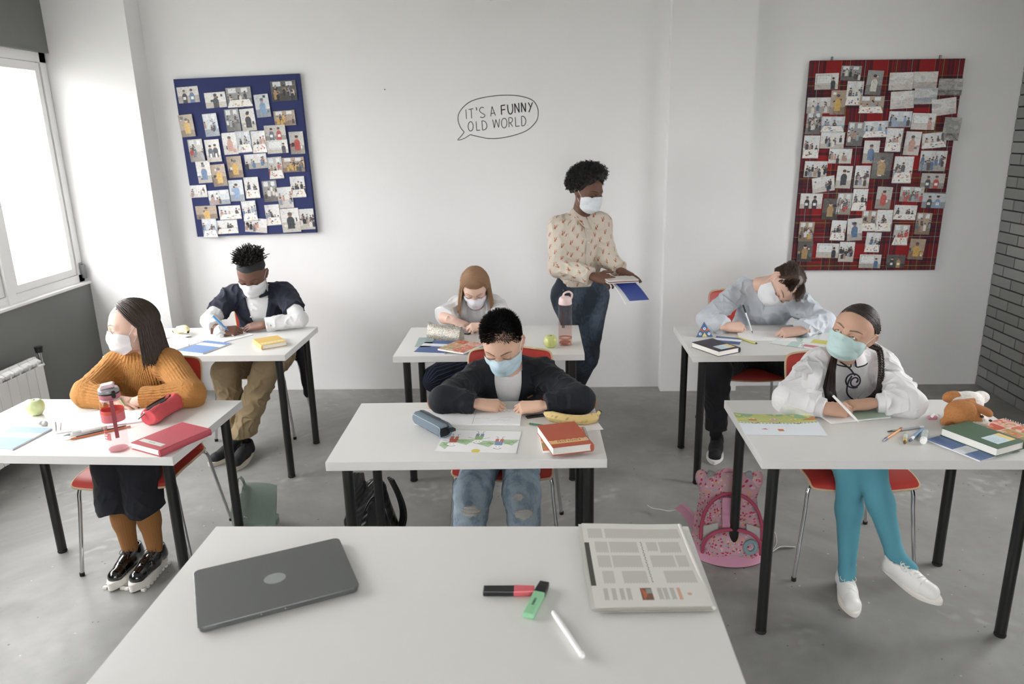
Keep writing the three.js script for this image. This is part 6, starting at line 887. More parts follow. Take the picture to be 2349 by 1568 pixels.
// ---- desk of the girl in turquoise
paperSheet('drawing', 'child\'s drawing of animals on skis, yellow-green hills, on the right front desk', 'drawing', 0.9, -2.735, TY, -2, 0.3, 0.21, (x, w, h) => {
  x.fillStyle = '#e6ebf0'; x.fillRect(0, 0, w, h); x.fillStyle = '#c9cf86'; x.fillRect(0, 0, w, h * 0.42); x.fillStyle = '#9dbb94'; for (const [a, r] of [[0, 120], [760, 150], [420, 60]]) { x.beginPath(); x.ellipse(a, 0, r * 1.6, r, 0, 0, 7); x.fill(); } x.fillStyle = '#d7d27a'; for (let i = 0; i < 40; i++) { x.beginPath(); x.arc(rnd() * w, rr(10, h * 0.36), rr(8, 22), 0, 7); x.fill(); } x.strokeStyle = '#cf9a6a'; x.lineWidth = 7; x.beginPath(); x.moveTo(0, h * 0.36); x.lineTo(w, h * 0.42); x.stroke(); x.fillStyle = '#9dbf9d'; for (let i = 0; i < 24; i++) { x.beginPath(); x.arc(i * 34, h * 0.45, 14, 0, 7); x.fill(); }
  const an = (cx, cy, c) => { x.fillStyle = c; x.fillRect(cx - 34, cy - 10, 80, 36); x.fillStyle = '#eee9dc'; x.fillRect(cx - 26, cy - 36, 14, 26); x.fillRect(cx + 14, cy - 36, 14, 26); x.fillStyle = '#d8a0a0'; x.fillRect(cx - 26, cy - 40, 14, 8); x.strokeStyle = '#5c4a3c'; x.lineWidth = 9; x.beginPath(); x.arc(cx + 10, cy + 60, 38, 0.2, 2.7); x.stroke(); x.lineWidth = 2; x.strokeStyle = '#8f9aa6'; x.beginPath(); x.moveTo(cx, cy + 20); x.lineTo(cx - 110, cy + 130); x.stroke(); };
  an(150, 150, '#cf8352'); an(360, 150, '#d9a8c0'); an(560, 160, '#d9c46a'); x.fillStyle = '#c98a9a'; x.beginPath(); x.moveTo(180, 400); x.lineTo(230, 370); x.lineTo(250, 410); x.fill(); x.fillStyle = '#cf7a5a'; x.fillRect(340, 390, 54, 54); x.fillStyle = '#cf9060'; x.beginPath(); x.moveTo(620, 170); x.lineTo(768, 110); x.lineTo(768, 200); x.fill();
}, 0.014, 0.0018);
{ const t = thing('exercise_book', 'open exercise book with a pale green edge under the girl\'s writing hand', 'notebook', [1.215, TY, -2.815], rad(13)); part(t, 'pages', mv(rbox(0.26, 0.007, 0.1, 0.002), 0, 0.0035, 0), M.paper); part(t, 'cover', mv(rbox(0.15, 0.0015, 0.104, 0.0005, 1), 0.062, 0.0078, -0.002), mat('#a9c0ad', 0.8)); }
pens('pen', 'clear grey pen at the back of the loose pens', 'pen', [1.275, TY + 0.005, -2.65], [1.428, TY + 0.005, -2.696], 0.0045, [[0, 0.12, 0.4, 0.9, 'tip', M.steel], [0.12, 0.88, 1, 1, 'barrel', mat('#b5b6b8', 0.3)], [0.88, 1, 1.1, 1, 'end_cap', M.white]]);
pens('pen', 'orange pen with blue tip among the loose pens', 'pen', [1.222, TY + 0.005, -2.565], [1.338, TY + 0.006, -2.675], 0.005, [[0, 0.1, 0.3, 0.8, 'tip', M.steel], [0.1, 0.2, 0.9, 1, 'grip', mat('#4a5a86', 0.4)], [0.2, 0.9, 1, 1, 'barrel', mat('#d8923f', 0.35)], [0.9, 1, 1.2, 1.2, 'end_cap', mat('#8a4a2c', 0.4)]]);
pens('marker', 'short striped gel marker, between the orange and blue pens', 'pen', [1.288, TY + 0.007, -2.54], [1.33, TY + 0.007, -2.625], 0.007, [[0, 0.12, 0.6, 0.9, 'tip', mat('#6b4a30', 0.5)], [0.12, 0.4, 1, 1, 'grip', mat('#d8c46a', 0.4)], [0.4, 0.8, 1, 1, 'barrel', mat('#c9d2d6', 0.3)], [0.8, 1, 1, 0.8, 'end_cap', mat('#a9b47a', 0.4)]]);
pens('pen', 'blue retractable pen among the loose pens', 'pen', [1.312, TY + 0.006, -2.558], [1.412, TY + 0.006, -2.67], 0.006, [[0, 0.14, 0.3, 0.9, 'tip', mat('#3d4d70', 0.4)], [0.14, 0.3, 1, 1, 'grip', M.white], [0.3, 1, 1, 1, 'barrel', mat('#7fa9d0', 0.35)]]);
pens('glue_stick', 'clear glue tube beside the blue exercise book', 'glue', [1.352, TY + 0.012, -2.54], [1.405, TY + 0.012, -2.632], 0.012, [[0, 0.2, 0.9, 1, 'foot', M.white], [0.2, 0.72, 1, 1, 'tube', phys('#c5d0d2', 0.1, { clearcoat: 0.6 })], [0.72, 1, 1, 0.9, 'lid', mat('#aebfc0', 0.3)]]);
notebook('blue exercise book with white band under the green book', 1.5, -2.52, TY, 26, 0.165, 0.205, '#6380b2', [0.0, 0.045]);
book('green book with a pale picture label on the right front desk', 1.558, -2.545, TY + 0.0068, 26.3, 0.147, 0.212, 0.03, '#48684f', 1, [0.012, 0.05, 0.095, 0.062, bearCard]);
solo('eraser', mv(rbox(0.034, 0.012, 0.018, 0.004), 0, 0.006, 0), mat('#e39aae', 0.7), 'pink eraser beside the plush dog', 'eraser').position.set(1.506, TY, -2.787);
{ // plush dog lying on its side
  const t = thing('plush_dog', 'brown and white plush dog lying on the right front desk', 'soft toy', [1.6, TY, -2.745]), F = new Field(0.02);
  F.ell([-0.02, 0.05, 0.02], [0.062, 0.05, 0.05]).ell([0.03, 0.062, -0.04], [0.055, 0.05, 0.05]).ell([-0.03, 0.088, -0.05], [0.032, 0.022, 0.022], { rot: [0, 0, 0.3] }).ell([0.098, 0.078, -0.07], [0.028, 0.022, 0.022]).cap([0.06, 0.07, -0.055], [0.09, 0.076, -0.068], 0.028, 0.02).ell([0.04, 0.02, 0.04], [0.035, 0.022, 0.028]).cap([0.05, 0.02, -0.02], [0.075, 0.014, 0.0], 0.018, 0.014).ell([-0.08, 0.018, 0.03], [0.02, 0.016, 0.018]);
  const g = netMesh(F, { h: 0.003, clip: (x, y) => -y, disp: (x, y, z) => 0.0012 * N3(x * 260, y * 260, z * 260) }), br = S('#b9793c'), wh = S('#e6e1da');
  paint(g, (x, y, z) => { const b1 = x < 0.035 && z > -0.005 && !(y < 0.03 && x > 0.0), b2 = x < -0.005 && z < -0.025 && y > 0.05, b3 = x < -0.06; return (b1 || b2 || b3 ? br : wh).clone().multiplyScalar(0.93 + 0.14 * (0.5 + N3(x * 150, y * 150, z * 150))); });
  part(t, 'body', g, phys('#ffffff', 0.95, { vertexColors: true, sheen: 0.5, sheenRoughness: 0.7 }));
  const E = new Field(0.01); E.cap([-0.005, 0.088, 0.03], [0.055, 0.062, 0.05], 0.02, 0.022, { flat: [0.2, 0.8, 0.5], f: 0.4 }); part(t, 'ear', netMesh(E, { h: 0.003 }), phys('#a5662f', 0.95, { sheen: 0.5 })); part(t, 'eye', new THREE.SphereGeometry(0.006, 14, 10).translate(0.03, 0.05, 0.065), phys('#0e0b0a', 0.1, { clearcoat: 1 })); part(t, 'nose', new THREE.SphereGeometry(0.006, 12, 8).scale(1.3, 0.8, 0.8).translate(0.068, 0.03, 0.055), M.black);
  part(t, 'tag', sheet(4, 2, (u, v) => [-0.085 - u * 0.035, 0.02 + 0.02 * Math.sin(u * 3), -0.01 + v * 0.016], 0.001), M.white, 'white cloth tag');
}
// ---- desk of the boy in pale blue
{ // triangular puzzle: each face cut into coloured tiles
  const t = thing('pyramid_puzzle', 'blue, orange and yellow triangular puzzle on the back right desk', 'puzzle', [0.88, TY, -4.045]), W = 0.092, Hh = 0.08; const core = new THREE.CylinderGeometry(0.0, W / Math.sqrt(3), Hh, 3, 1).rotateY(Math.PI).translate(0, Hh / 2, 0); part(t, 'core', core, M.black);
  const A = [-W / 2, 0.001], B = [W / 2, 0.001], Cc = [0, Hh * 1.03], m2 = (p, q, k) => [lerp(p[0], q[0], k), lerp(p[1], q[1], k)], cen = [0, Hh * 0.33], n = 0.035;
  const tri = (pts, color) => { const c = pts.reduce((s, p) => [s[0] + p[0] / pts.length, s[1] + p[1] / pts.length], [0, 0]); const g = extrude(shapeOf(pts.map((p) => m2(p, c, n))), 0.0015); const m = part(t, 'tile', g, mat(color, 0.35)); m.position.z = W / Math.sqrt(3) / 2 + 0.0026; m.rotation.x = -Math.atan(W / Math.sqrt(3) / 2 / Hh); m.position.y = 0.0; return m; };
  const ab1 = m2(A, B, 0.34), ab2 = m2(A, B, 0.66), ac = m2(A, Cc, 0.45), ac2 = m2(A, Cc, 0.6), bc = m2(B, Cc, 0.45), bc2 = m2(B, Cc, 0.6);
  tri([A, ab1, cen, ac], '#3f6a9c'); tri([ab2, B, bc, cen], '#3f6a9c'); tri([ac2, cen, bc2, Cc], '#3f6a9c'); tri([ac, cen, ac2], '#d4572c'); tri([bc, bc2, cen], '#d4572c'); tri([ab1, ab2, cen], '#e2d786');
  for (const [x, y] of [[-0.024, 0.018], [0.024, 0.018], [0, 0.046]]) { const g = new THREE.TorusGeometry(0.0055, 0.0022, 8, 20); const m = part(t, 'ring_sticker', g, M.white); m.position.set(x, y * 0.96, W / Math.sqrt(3) / 2 + 0.0055 - y * 0.33); m.rotation.x = -0.32; }
}
notebook('blue exercise book with white band behind the dark purple book', 0.985, -3.925, TY, -21, 0.14, 0.13, '#4c659a', [-0.03, 0.012]);
book('dark purple book with a pale picture label on the back right desk', 0.883, -3.765, TY, 30, 0.142, 0.205, 0.028, '#332c3c', 1, [0.012, 0.05, 0.095, 0.062, bearCard]);
pens('pen', 'yellow felt pen beside the dark purple book', 'pen', [1.122, TY + 0.005, -3.858], [1.046, TY + 0.005, -3.985], 0.005, [[0, 0.05, 0.7, 0.9, 'end_plug', M.black], [0.05, 0.7, 1, 1, 'barrel', mat('#d3cf62', 0.4)], [0.7, 1, 1.15, 1, 'pen_cap', mat('#d3cf62', 0.4)]]);
paperSheet('paper_sheet', 'white sheet the boy in pale blue is writing on', 'paper', 1.215, -4.02, TY, -8, 0.297, 0.21, (x, w, h) => { x.fillStyle = '#efeeee'; x.fillRect(0, 0, w, h); x.strokeStyle = '#c2b8b6'; x.lineWidth = 2; for (let k = 0; k < 6; k++) { x.beginPath(); for (let i = 0; i < 30; i++) x.lineTo(w * 0.25 + i * 12, h * 0.3 + k * 36 + Math.sin(i * 1.3 + k) * 7); x.stroke(); } }, 0.006, 0.002, 384);
paperSheet('map_drawing', 'coloured map-like drawing on the back right desk', 'drawing', 1.37, -3.875, TY, -34, 0.29, 0.2, (x, w, h) => { x.fillStyle = '#dfe6e4'; x.fillRect(0, 0, w, h); x.fillStyle = '#b9cfcb'; x.beginPath(); x.moveTo(w * 0.3, 0); x.lineTo(w * 0.42, 0); x.lineTo(w * 0.5, h); x.lineTo(w * 0.3, h); x.fill(); x.strokeStyle = '#5d7474'; x.lineWidth = 3; x.beginPath(); for (let i = 0; i < 30; i++) x.lineTo(w * 0.36 + i * 3 + 8 * Math.sin(i), i * h / 29); x.stroke(); x.fillStyle = '#c9c46a'; x.fillRect(w * 0.6, 0, w * 0.4, h * 0.4); x.fillStyle = '#c97a86'; x.fillRect(w * 0.55, h * 0.62, w * 0.45, h * 0.22); x.strokeStyle = '#c2664f'; x.beginPath(); x.moveTo(w * 0.5, h * 0.5); x.lineTo(w, h * 0.48); x.stroke(); }, 0.004, 0.0016, 384);
// ---- teacher's desk
{ const t = thing('laptop', 'closed grey laptop on the teacher\'s desk', 'laptop', [-0.706, TY, -1.669], rad(26.4)), alu = mat('#77797a', 0.34, { metalness: 0.85 }), rr2 = (w, d, h, y, r) => { const s = new THREE.Shape(), a = w / 2 - r, b = d / 2 - r; s.moveTo(-a, -b - r); s.lineTo(a, -b - r); s.absarc(a, -b, r, -Math.PI / 2, 0); s.lineTo(a + r, b); s.absarc(a, b, r, 0, Math.PI / 2); s.lineTo(-a, b + r); s.absarc(-a, b, r, Math.PI / 2, Math.PI); s.lineTo(-a - r, -b); s.absarc(-a, -b, r, Math.PI, Math.PI * 1.5); const g = extrude(s, h - 0.002, 0.001, 10); g.rotateX(-Math.PI / 2); return g.translate(0, y + 0.001, 0); };
  part(t, 'base', rr2(0.376, 0.258, 0.009, 0.001, 0.014), alu); part(t, 'lid', rr2(0.382, 0.264, 0.0065, 0.0106, 0.016), alu); { const g = cyl(0.026, 0.026, 0.0006, 40); g.scale(1.05, 1, 0.92); part(t, 'badge', g.translate(0, 0.0174, 0), mat('#9ba09d', 0.3, { metalness: 0.3 }), 'plain pale oval badge'); } part(t, 'hinge_gap', mv(rbox(0.3, 0.002, 0.004, 0.0008, 1), 0, 0.0104, 0.13), M.black); for (const sx of [-1, 1]) part(t, 'screw', mv(new THREE.SphereGeometry(0.0022, 10, 8), sx * 0.028 - 0.02, 0.009, 0.1305), M.chrome); }
{ const col = (x, x0, y0, w, h, c) => { x.fillStyle = c; for (let i = 0; i < w; i += 5) x.fillRect(x0 + i, y0 + 3 * ((i * 7) % 5), 2.4, h - 4 * ((i * 13) % 4)); };
  const news = (x, w, h) => { x.fillStyle = '#d9d7d1'; x.fillRect(0, 0, w, h); const c = '#a5a39c', c2 = '#908e88'; const B = [[0.05, 0.07, 0.14, 0.13], [0.22, 0.07, 0.74, 0.13], [0.1, 0.24, 0.12, 0.14], [0.24, 0.24, 0.27, 0.14], [0.6, 0.24, 0.1, 0.12], [0.72, 0.24, 0.2, 0.14], [0.1, 0.41, 0.12, 0.15], [0.24, 0.41, 0.27, 0.15], [0.6, 0.41, 0.22, 0.15], [0.84, 0.41, 0.1, 0.15], [0.12, 0.6, 0.1, 0.15], [0.3, 0.6, 0.22, 0.15], [0.68, 0.6, 0.27, 0.15]]; for (const [a, b, ww, hh] of B) col(x, a * w, b * h, ww * w, hh * h, c); x.fillStyle = '#5f5d58'; for (let i = 0; i < 24; i++) x.fillRect(0.545 * w + (i % 2) * 3, (0.24 + i * 0.021) * h, 8, 0.012 * h); for (const a of [0.1, 0.17, 0.24, 0.3, 0.57, 0.62, 0.68]) col(x, a * w, 0.8 * h, 0.035 * w, 0.13 * h, c2); x.fillStyle = '#7d5b48'; x.fillRect(0.42 * w, 0.8 * h, 0.1 * w, 0.13 * h); x.fillStyle = '#b9674a'; x.beginPath(); x.moveTo(0.43 * w, 0.8 * h); x.lineTo(0.48 * w, 0.86 * h); x.lineTo(0.44 * w, 0.93 * h); x.fill(); x.fillStyle = '#8f9591'; x.fillRect(0.47 * w, 0.81 * h, 0.05 * w, 0.05 * h); x.fillStyle = '#d0a890'; x.fillRect(0.74 * w, 0.8 * h, 0.03 * w, 0.13 * h); x.beginPath(); x.arc(0.84 * w, 0.87 * h, 0.02 * w, 0, 7); x.fill(); x.fillStyle = '#4a4741'; x.fillRect(0, 0.25 * h, 0.045 * w, 0.52 * h); };
  const t = thing('newspaper', 'folded newspaper at the right corner of the teacher\'s desk', 'newspaper', [0.247, TY, -1.755], rad(1.9)); const tex = canvasTex(768, 1024, news, { wrap: false }), sh = (y, dx, dz, w, l, k) => sheet(8, 8, (u, v) => [dx + (u - 0.5) * w, y + 0.004 * Math.sin(u * 3.1 + k) * (1 - v) + 0.002 * Math.sin(v * 6 + k), dz + (v - 0.5) * l], 0.001);
  for (let i = 0; i < 5; i++) part(t, 'sheet', sh(0.0016 + i * 0.0022, i * -0.002, i % 2 * 0.003, 0.285, 0.395, 2), mat(i === 2 ? '#4c4944' : '#cfccc4', 0.9)); const g = sh(0.0132, 0, 0, 0.283, 0.394, 2), uv = g.attributes.uv; for (let i = 0; i < uv.count; i++) uv.setY(i, 1 - uv.getY(i)); part(t, 'front_page', g, new THREE.MeshStandardMaterial({ map: tex, roughness: 0.9, side: THREE.DoubleSide }));
  part(t, 'sheet', sh(0.0026, -0.008, -0.03, 0.28, 0.3, 2), mat('#3d3632', 0.9), 'dark printed sheet edge'); part(t, 'folded_edge', mv((() => { const q = cyl(0.006, 0.006, 0.39, 14); q.rotateX(Math.PI / 2); return q; })(), 0.142, 0.008, 0), mat('#d5d3cc', 0.9)); }
const hl = (label, a, b, body, capC, capAt, txt) => { const t = thing('highlighter', label, 'marker', a), L = dist3(a, b), d = nrm(add3(b, a, -1)); t.rotation.y = Math.atan2(-d[2], d[0]); const seg = (x0, x1, w0, w1, h) => { const g = extrude(shapeOf([[x0, -w0], [x1, -w1], [x1, w1], [x0, w0]]), h - 0.006, 0.003, 4); g.rotateX(-Math.PI / 2); return g.translate(0, 0.003, 0); }; part(t, 'barrel', seg(0.004, L * capAt, 0.0105, 0.0115, 0.015), mat(body, 0.4)); part(t, 'cap', seg(L * capAt, L - 0.004, 0.012, 0.0095, 0.016), mat(capC, 0.35)); if (txt) { const tx = textPlate(0.06, 0.008, (x, w, h) => { x.clearRect(0, 0, w, h); x.fillStyle = txt[1]; x.font = 'bold 30px sans-serif'; x.textAlign = 'center'; x.textBaseline = 'middle'; x.fillText(txt[0], w / 2, h / 2); }); part(t, 'print', plateUV(mv(box(0.06, 0.0004, 0.009), L * 0.36, 0.0154, 0)), new THREE.MeshStandardMaterial({ map: tx, transparent: true, roughness: 0.5 })); } return t; };
hl('black marker with a pink end, on the teacher\'s desk', [-0.163, TY, -1.633], [-0.033, TY, -1.633], '#17171a', '#d9525e', 0.62);
hl('mint green highlighter with a black cap, on the teacher\'s desk', [-0.048, TY, -1.53], [-0.008, TY, -1.665], '#8fcf9f', '#141416', 0.68, ['STABILO', '#2d4a38']);
pens('pen', 'white pen lying alone near the camera on the teacher\'s desk', 'pen', [0.011, TY + 0.008, -1.548], [0.075, TY + 0.008, -1.39], 0.0075, [[0, 0.06, 0.5, 1, 'tip', M.white], [0.06, 0.94, 1, 1, 'barrel', phys('#f3f3f2', 0.25, { clearcoat: 0.5 })], [0.94, 1, 1, 0.7, 'end_cap', M.white]]);
// ---- in the teacher's hands
{ const t = thing('tablet', 'white notebook-like tablet held flat by the standing woman', 'tablet', [0.455, 0.992, -4.44], rad(10)); part(t, 'case', rbox(0.19, 0.008, 0.14, 0.003), mat('#d6cfcb', 0.5)); part(t, 'inner_pages', mv(rbox(0.184, 0.006, 0.134, 0.002), 0, -0.007, 0), mat('#8a5a50', 0.7)); part(t, 'back_cover', mv(rbox(0.19, 0.004, 0.14, 0.0015), 0, -0.012, 0), M.white); }
{ const t = thing('folder', 'open blue folder with white pages held by the standing woman', 'folder', [0.402, 0.975, -4.44]), q = (a, b, c, d) => sheet(6, 8, (u, v) => { const p = mix3(mix3(a, b, u), mix3(d, c, u), v); return [p[0], p[1] + 0.01 * Math.sin(v * 3.1), p[2] + 0.012 * Math.sin(v * 3.1)]; }, 0.0012); part(t, 'blue_page', q([0.01, 0.002, 0.004], [0.125, 0.006, -0.02], [0.222, -0.104, 0.05], [0.105, -0.108, 0.06]), mat('#2b418c', 0.4)); part(t, 'white_page', q([-0.002, -0.002, 0], [0.12, 0, -0.03], [0.222, -0.108, 0.044], [0.085, -0.128, 0.054]), mat('#e6e8ea', 0.6)); part(t, 'clip_spine', tube([[-0.004, 0.0, 0.002], [0.03, -0.04, 0.03], [0.083, -0.128, 0.056]], 0.003, 12, 8), M.white); }
// ------------------------------------------------------------------ bags on the floor
{ // grey-green rucksack slumped against the desk leg
  const t = thing('backpack', 'grey-green leather backpack slumped beside the front left desk', 'bag', [-1.42, 0, -3.24], rad(-8)), gm = phys('#879a8e', 0.5, { bumpMap: grainBump, bumpScale: 0.002, sheen: 0.2 }), F = new Field(0.03);
  F.cap([-0.02, 0.075, 0], [-0.02, 0.13, -0.03], 0.1, 0.085, { flat: [0, 0, 1], f: 0.8 }).ell([0.0, 0.05, 0.01], [0.11, 0.055, 0.085]); part(t, 'body', netMesh(F, { h: 0.005, clip: (x, y) => -y, disp: (x, y, z) => 0.006 * N3(x * 22, y * 16, z * 22) + 0.004 * Math.sin(x * 90) * smooth(0.1, 0.16, y) }), gm);
  const f = (u, v) => { const a = (u - 0.5), s = v; return [0.012 + a * (0.175 + 0.01 * Math.sin(v * 3)) + 0.05 * s, 0.215 + 0.012 * Math.cos(a * 2.4) - 0.115 * s * s - 0.02 * s, -0.045 + 0.155 * s * (1 - 0.15 * Math.abs(a)) ]; }; part(t, 'flap', sheet(14, 14, f, 0.008), phys('#7d9085', 0.42, { bumpMap: grainBump, bumpScale: 0.0015 }));
  part(t, 'handle', merge([sheet(3, 20, (u, v) => { const a = v * Math.PI; return [-0.1 + (u - 0.5) * 0.006 + 0.025 * (1 - Math.cos(a)), 0.17 + 0.11 * Math.sin(a) - 0.03 * v, -0.02 + (u - 0.5) * 0.022]; }, 0.004), tube([[-0.105, 0.17, 0], [-0.112, 0.1, 0.03], [-0.098, 0.04, 0.05]], 0.008, 14, 8)]), gm); part(t, 'drawstring', tube([[-0.09, 0.15, 0.055], [-0.04, 0.125, 0.085], [0.0, 0.11, 0.09], [0.04, 0.112, 0.085]], 0.004, 24, 6), gm); part(t, 'ring', mv(new THREE.TorusGeometry(0.008, 0.003, 8, 18), -0.005, 0.108, 0.092), M.chrome); part(t, 'buckle', merge([mv(new THREE.TorusGeometry(0.013, 0.003, 8, 18), 0.1, 0.08, 0.07, 0.4, 0.6), mv(new THREE.TorusGeometry(0.01, 0.0025, 8, 18), 0.125, 0.072, 0.06, 0.2, 1.1), rod([0.105, 0.08, 0.07], [0.13, 0.06, 0.06], 0.004)]), M.chrome); part(t, 'side_tab', mv(rbox(0.05, 0.035, 0.012, 0.005), 0.105, 0.1, 0.035, 0, 0.5, -0.5), mat('#b9c8bf', 0.6));
}
{ // black nylon rucksack hanging from the desk leg by its loop
  const quilt = dataTex(64, 64, (u, v) => 0.5 + 0.45 * Math.sin((u + v) * 6.28318 * 3) * 0.8), t = thing('backpack', 'black shiny backpack hanging by its loop at the centre front desk', 'bag', [-0.79, 0.0, -3.08]), nm = phys('#0b0c0f', 0.32, { bumpMap: quilt, bumpScale: 0.003, clearcoat: 0.2 }), F = new Field(0.03);
  F.cap([-0.01, 0.11, 0.0], [0.01, 0.3, 0.0], 0.115, 0.05, { flat: [0, 0, 1], f: 0.75 }).ell([-0.01, 0.07, 0.01], [0.125, 0.07, 0.085]).cap([-0.1, 0.12, -0.02], [-0.065, 0.31, -0.02], 0.06, 0.028, { flat: [0, 0, 1], f: 0.7, k: 0.015 }); part(t, 'body', netMesh(F, { h: 0.005, tile: 0.1, clip: (x, y) => -y, disp: (x, y, z) => 0.006 * N3(x * 20, y * 14, z * 20) }), nm);
  const P = new Field(0.02); P.cap([0.015, 0.06, 0.075], [0.02, 0.22, 0.05], 0.07, 0.045, { flat: [0, 0, 1], f: 0.4 }); part(t, 'front_pocket', netMesh(P, { h: 0.005, clip: (x, y) => 0.01 - y }), phys('#060709', 0.55, {})); part(t, 'piping', tube([[-0.06, 0.06, 0.1], [-0.05, 0.18, 0.085], [-0.005, 0.275, 0.062], [0.03, 0.275, 0.06], [0.075, 0.19, 0.075], [0.09, 0.06, 0.085]], 0.004, 50, 6), phys('#15171b', 0.2, { clearcoat: 0.6 }));
  for (const w of [sheet(3, 20, (u, v) => { const a = v * 3.0; return [0.075 + 0.055 * Math.sin(a) + (u - 0.5) * 0.03, 0.34 - 0.3 * v, -0.02 + 0.03 * Math.sin(a) + (u - 0.5) * 0.03]; }, 0.012), sheet(3, 12, (u, v) => [-0.075 + (u - 0.5) * 0.05, 0.26 + 0.1 * Math.sin(v * 2.6), -0.05 + v * 0.04], 0.014)]) part(t, 'shoulder_strap', w, nm); part(t, 'hanging_loop', merge([sheet(2, 16, (u, v) => [0.01 + 0.012 * Math.sin(v * 3) + (u - 0.5) * 0.004, 0.335 + 0.2 * v, -0.005 + (u - 0.5) * 0.022], 0.003), tube([[0.03, 0.34, 0], [0.04, 0.45, 0.01], [0.025, 0.53, 0]], 0.003, 16, 6)]), M.black);
}
{ // pink spotted school rucksack
  const dots = canvasTex(512, 512, (x, w, h) => { x.fillStyle = '#c79aa6'; x.fillRect(0, 0, w, h); for (let i = 0; i < 300; i++) { x.fillStyle = ['#b83257', '#a9a3a8', '#d9b3bd', '#cfa35f', '#b9455f', '#9aa7ad'][(rnd() * 6) | 0]; x.beginPath(); x.arc(rnd() * w, rnd() * h, rr(7, 14), 0, 7); x.fill(); } });
  const t = thing('backpack', 'pink spotted school backpack on the floor by the right front desk', 'bag', [0.815, 0, -3.04], rad(-4)), dm = phys('#ffffff', 0.8, { map: dots, sheen: 0.2 }), trim = mat('#b03a5a', 0.7), pk = cloth('#c98aa4', 0.85), gy = cloth('#bdbab6', 0.85);
  const uvXY = (g, k = 5) => { const p = g.attributes.position, uv = new Float32Array(p.count * 2); for (let i = 0; i < p.count; i++) { uv[i * 2] = (p.getX(i) + p.getZ(i) * 0.6) * k; uv[i * 2 + 1] = (p.getY(i) - p.getZ(i) * 0.3) * k; } g.setAttribute('uv', new THREE.BufferAttribute(uv, 2)); return g; };
  const F = new Field(0.03); F.cap([0, 0.11, -0.03], [0, 0.25, -0.06], 0.15, 0.125, { flat: [0, 0, 1], f: 0.75 }).cap([-0.08, 0.3, -0.07], [0.08, 0.3, -0.07], 0.05, 0.05).ell([0, 0.06, -0.02], [0.16, 0.065, 0.11]); part(t, 'body', uvXY(netMesh(F, { h: 0.006, clip: (x, y) => -y, disp: (x, y, z) => 0.006 * N3(x * 16, y * 12, z * 16) })), dm);
  const arch = (w, y0, y1, z0, z1, n = 30) => { const o = []; for (let i = 0; i <= n; i++) { const a = i / n * Math.PI, s = Math.sin(a); o.push([-Math.cos(a) * w, y0 + (y1 - y0) * Math.pow(s, 0.7), z0 + (z1 - z0) * s]); } return o; };
  part(t, 'main_zip', tube(arch(0.132, 0.1, 0.305, 0.07, 0.03), 0.008, 60, 7), trim, 'deep pink zip piping'); const Pk = new Field(0.02); Pk.cap([-0.045, 0.07, 0.07], [0.05, 0.07, 0.07], 0.075, 0.075, { flat: [0, 0, 1], f: 0.6 }).cap([0, 0.09, 0.06], [0, 0.14, 0.05], 0.06, 0.04, { flat: [0, 0, 1], f: 0.6 }); part(t, 'front_pocket', uvXY(netMesh(Pk, { h: 0.005, clip: (x, y) => 0.03 - y })), dm); part(t, 'pocket_zip', tube(arch(0.125, 0.05, 0.168, 0.1, 0.098), 0.008, 50, 7), trim, 'deep pink pocket zip');
  part(t, 'centre_panel', sheet(4, 12, (u, v) => [-0.01 + (u - 0.5) * 0.07, 0.175 + 0.12 * v, 0.09 - 0.045 * v + 0.006 * Math.sin(v * 14)], 0.006), pk, 'plain pink panel'); for (const s of [-1, 1]) part(t, 'reflective_patch', sheet(4, 6, (u, v) => [s * (0.06 + 0.06 * u), 0.14 + 0.045 * v - 0.03 * u, 0.092 - 0.02 * u - 0.02 * v], 0.004), gy, 'pale grey patch');
  part(t, 'base_skirt', sheet(20, 5, (u, v) => { const a = (u - 0.5) * 2.9; return [Math.sin(a) * (0.155 + 0.02 * v), 0.055 - 0.05 * v, -0.02 + Math.cos(a) * (0.125 + 0.03 * v)]; }, 0.008), pk, 'plain pink skirt at the base');
  part(t, 'badge', mv(new THREE.TorusGeometry(0.026, 0.009, 10, 28), 0.075, 0.095, 0.115, -0.2, 0.3), mat('#7f9ea3', 0.7), 'grey-green ring badge');
  for (const s of [-1, 1]) { part(t, 'ear_flap', uvXY(netMesh((() => { const E = new Field(0.02); E.ell([s * 0.115, 0.325, -0.06], [0.032, 0.05, 0.03], { rot: [0, 0, s * -0.3] }); return E; })(), { h: 0.005 })), dm); part(t, 'clip', mv(rbox(0.03, 0.04, 0.02, 0.005), s * 0.085, 0.355, -0.05, 0, 0, s * 0.4), mat('#8d9094', 0.7)); }
  part(t, 'grab_loop', tube([[-0.03, 0.345, -0.06], [-0.02, 0.375, -0.05], [0.015, 0.378, -0.05], [0.03, 0.345, -0.06]], 0.009, 20, 8), pk);
  const webM = mat('#cfcdca', 0.8), strap = (pts, w) => { const c = curve(pts); return sheet(2, 30, (u, v) => { const p = c.getPoint(v); return [p.x, p.y + (u - 0.5) * w * 0.5, p.z + (u - 0.5) * w]; }, 0.003); };
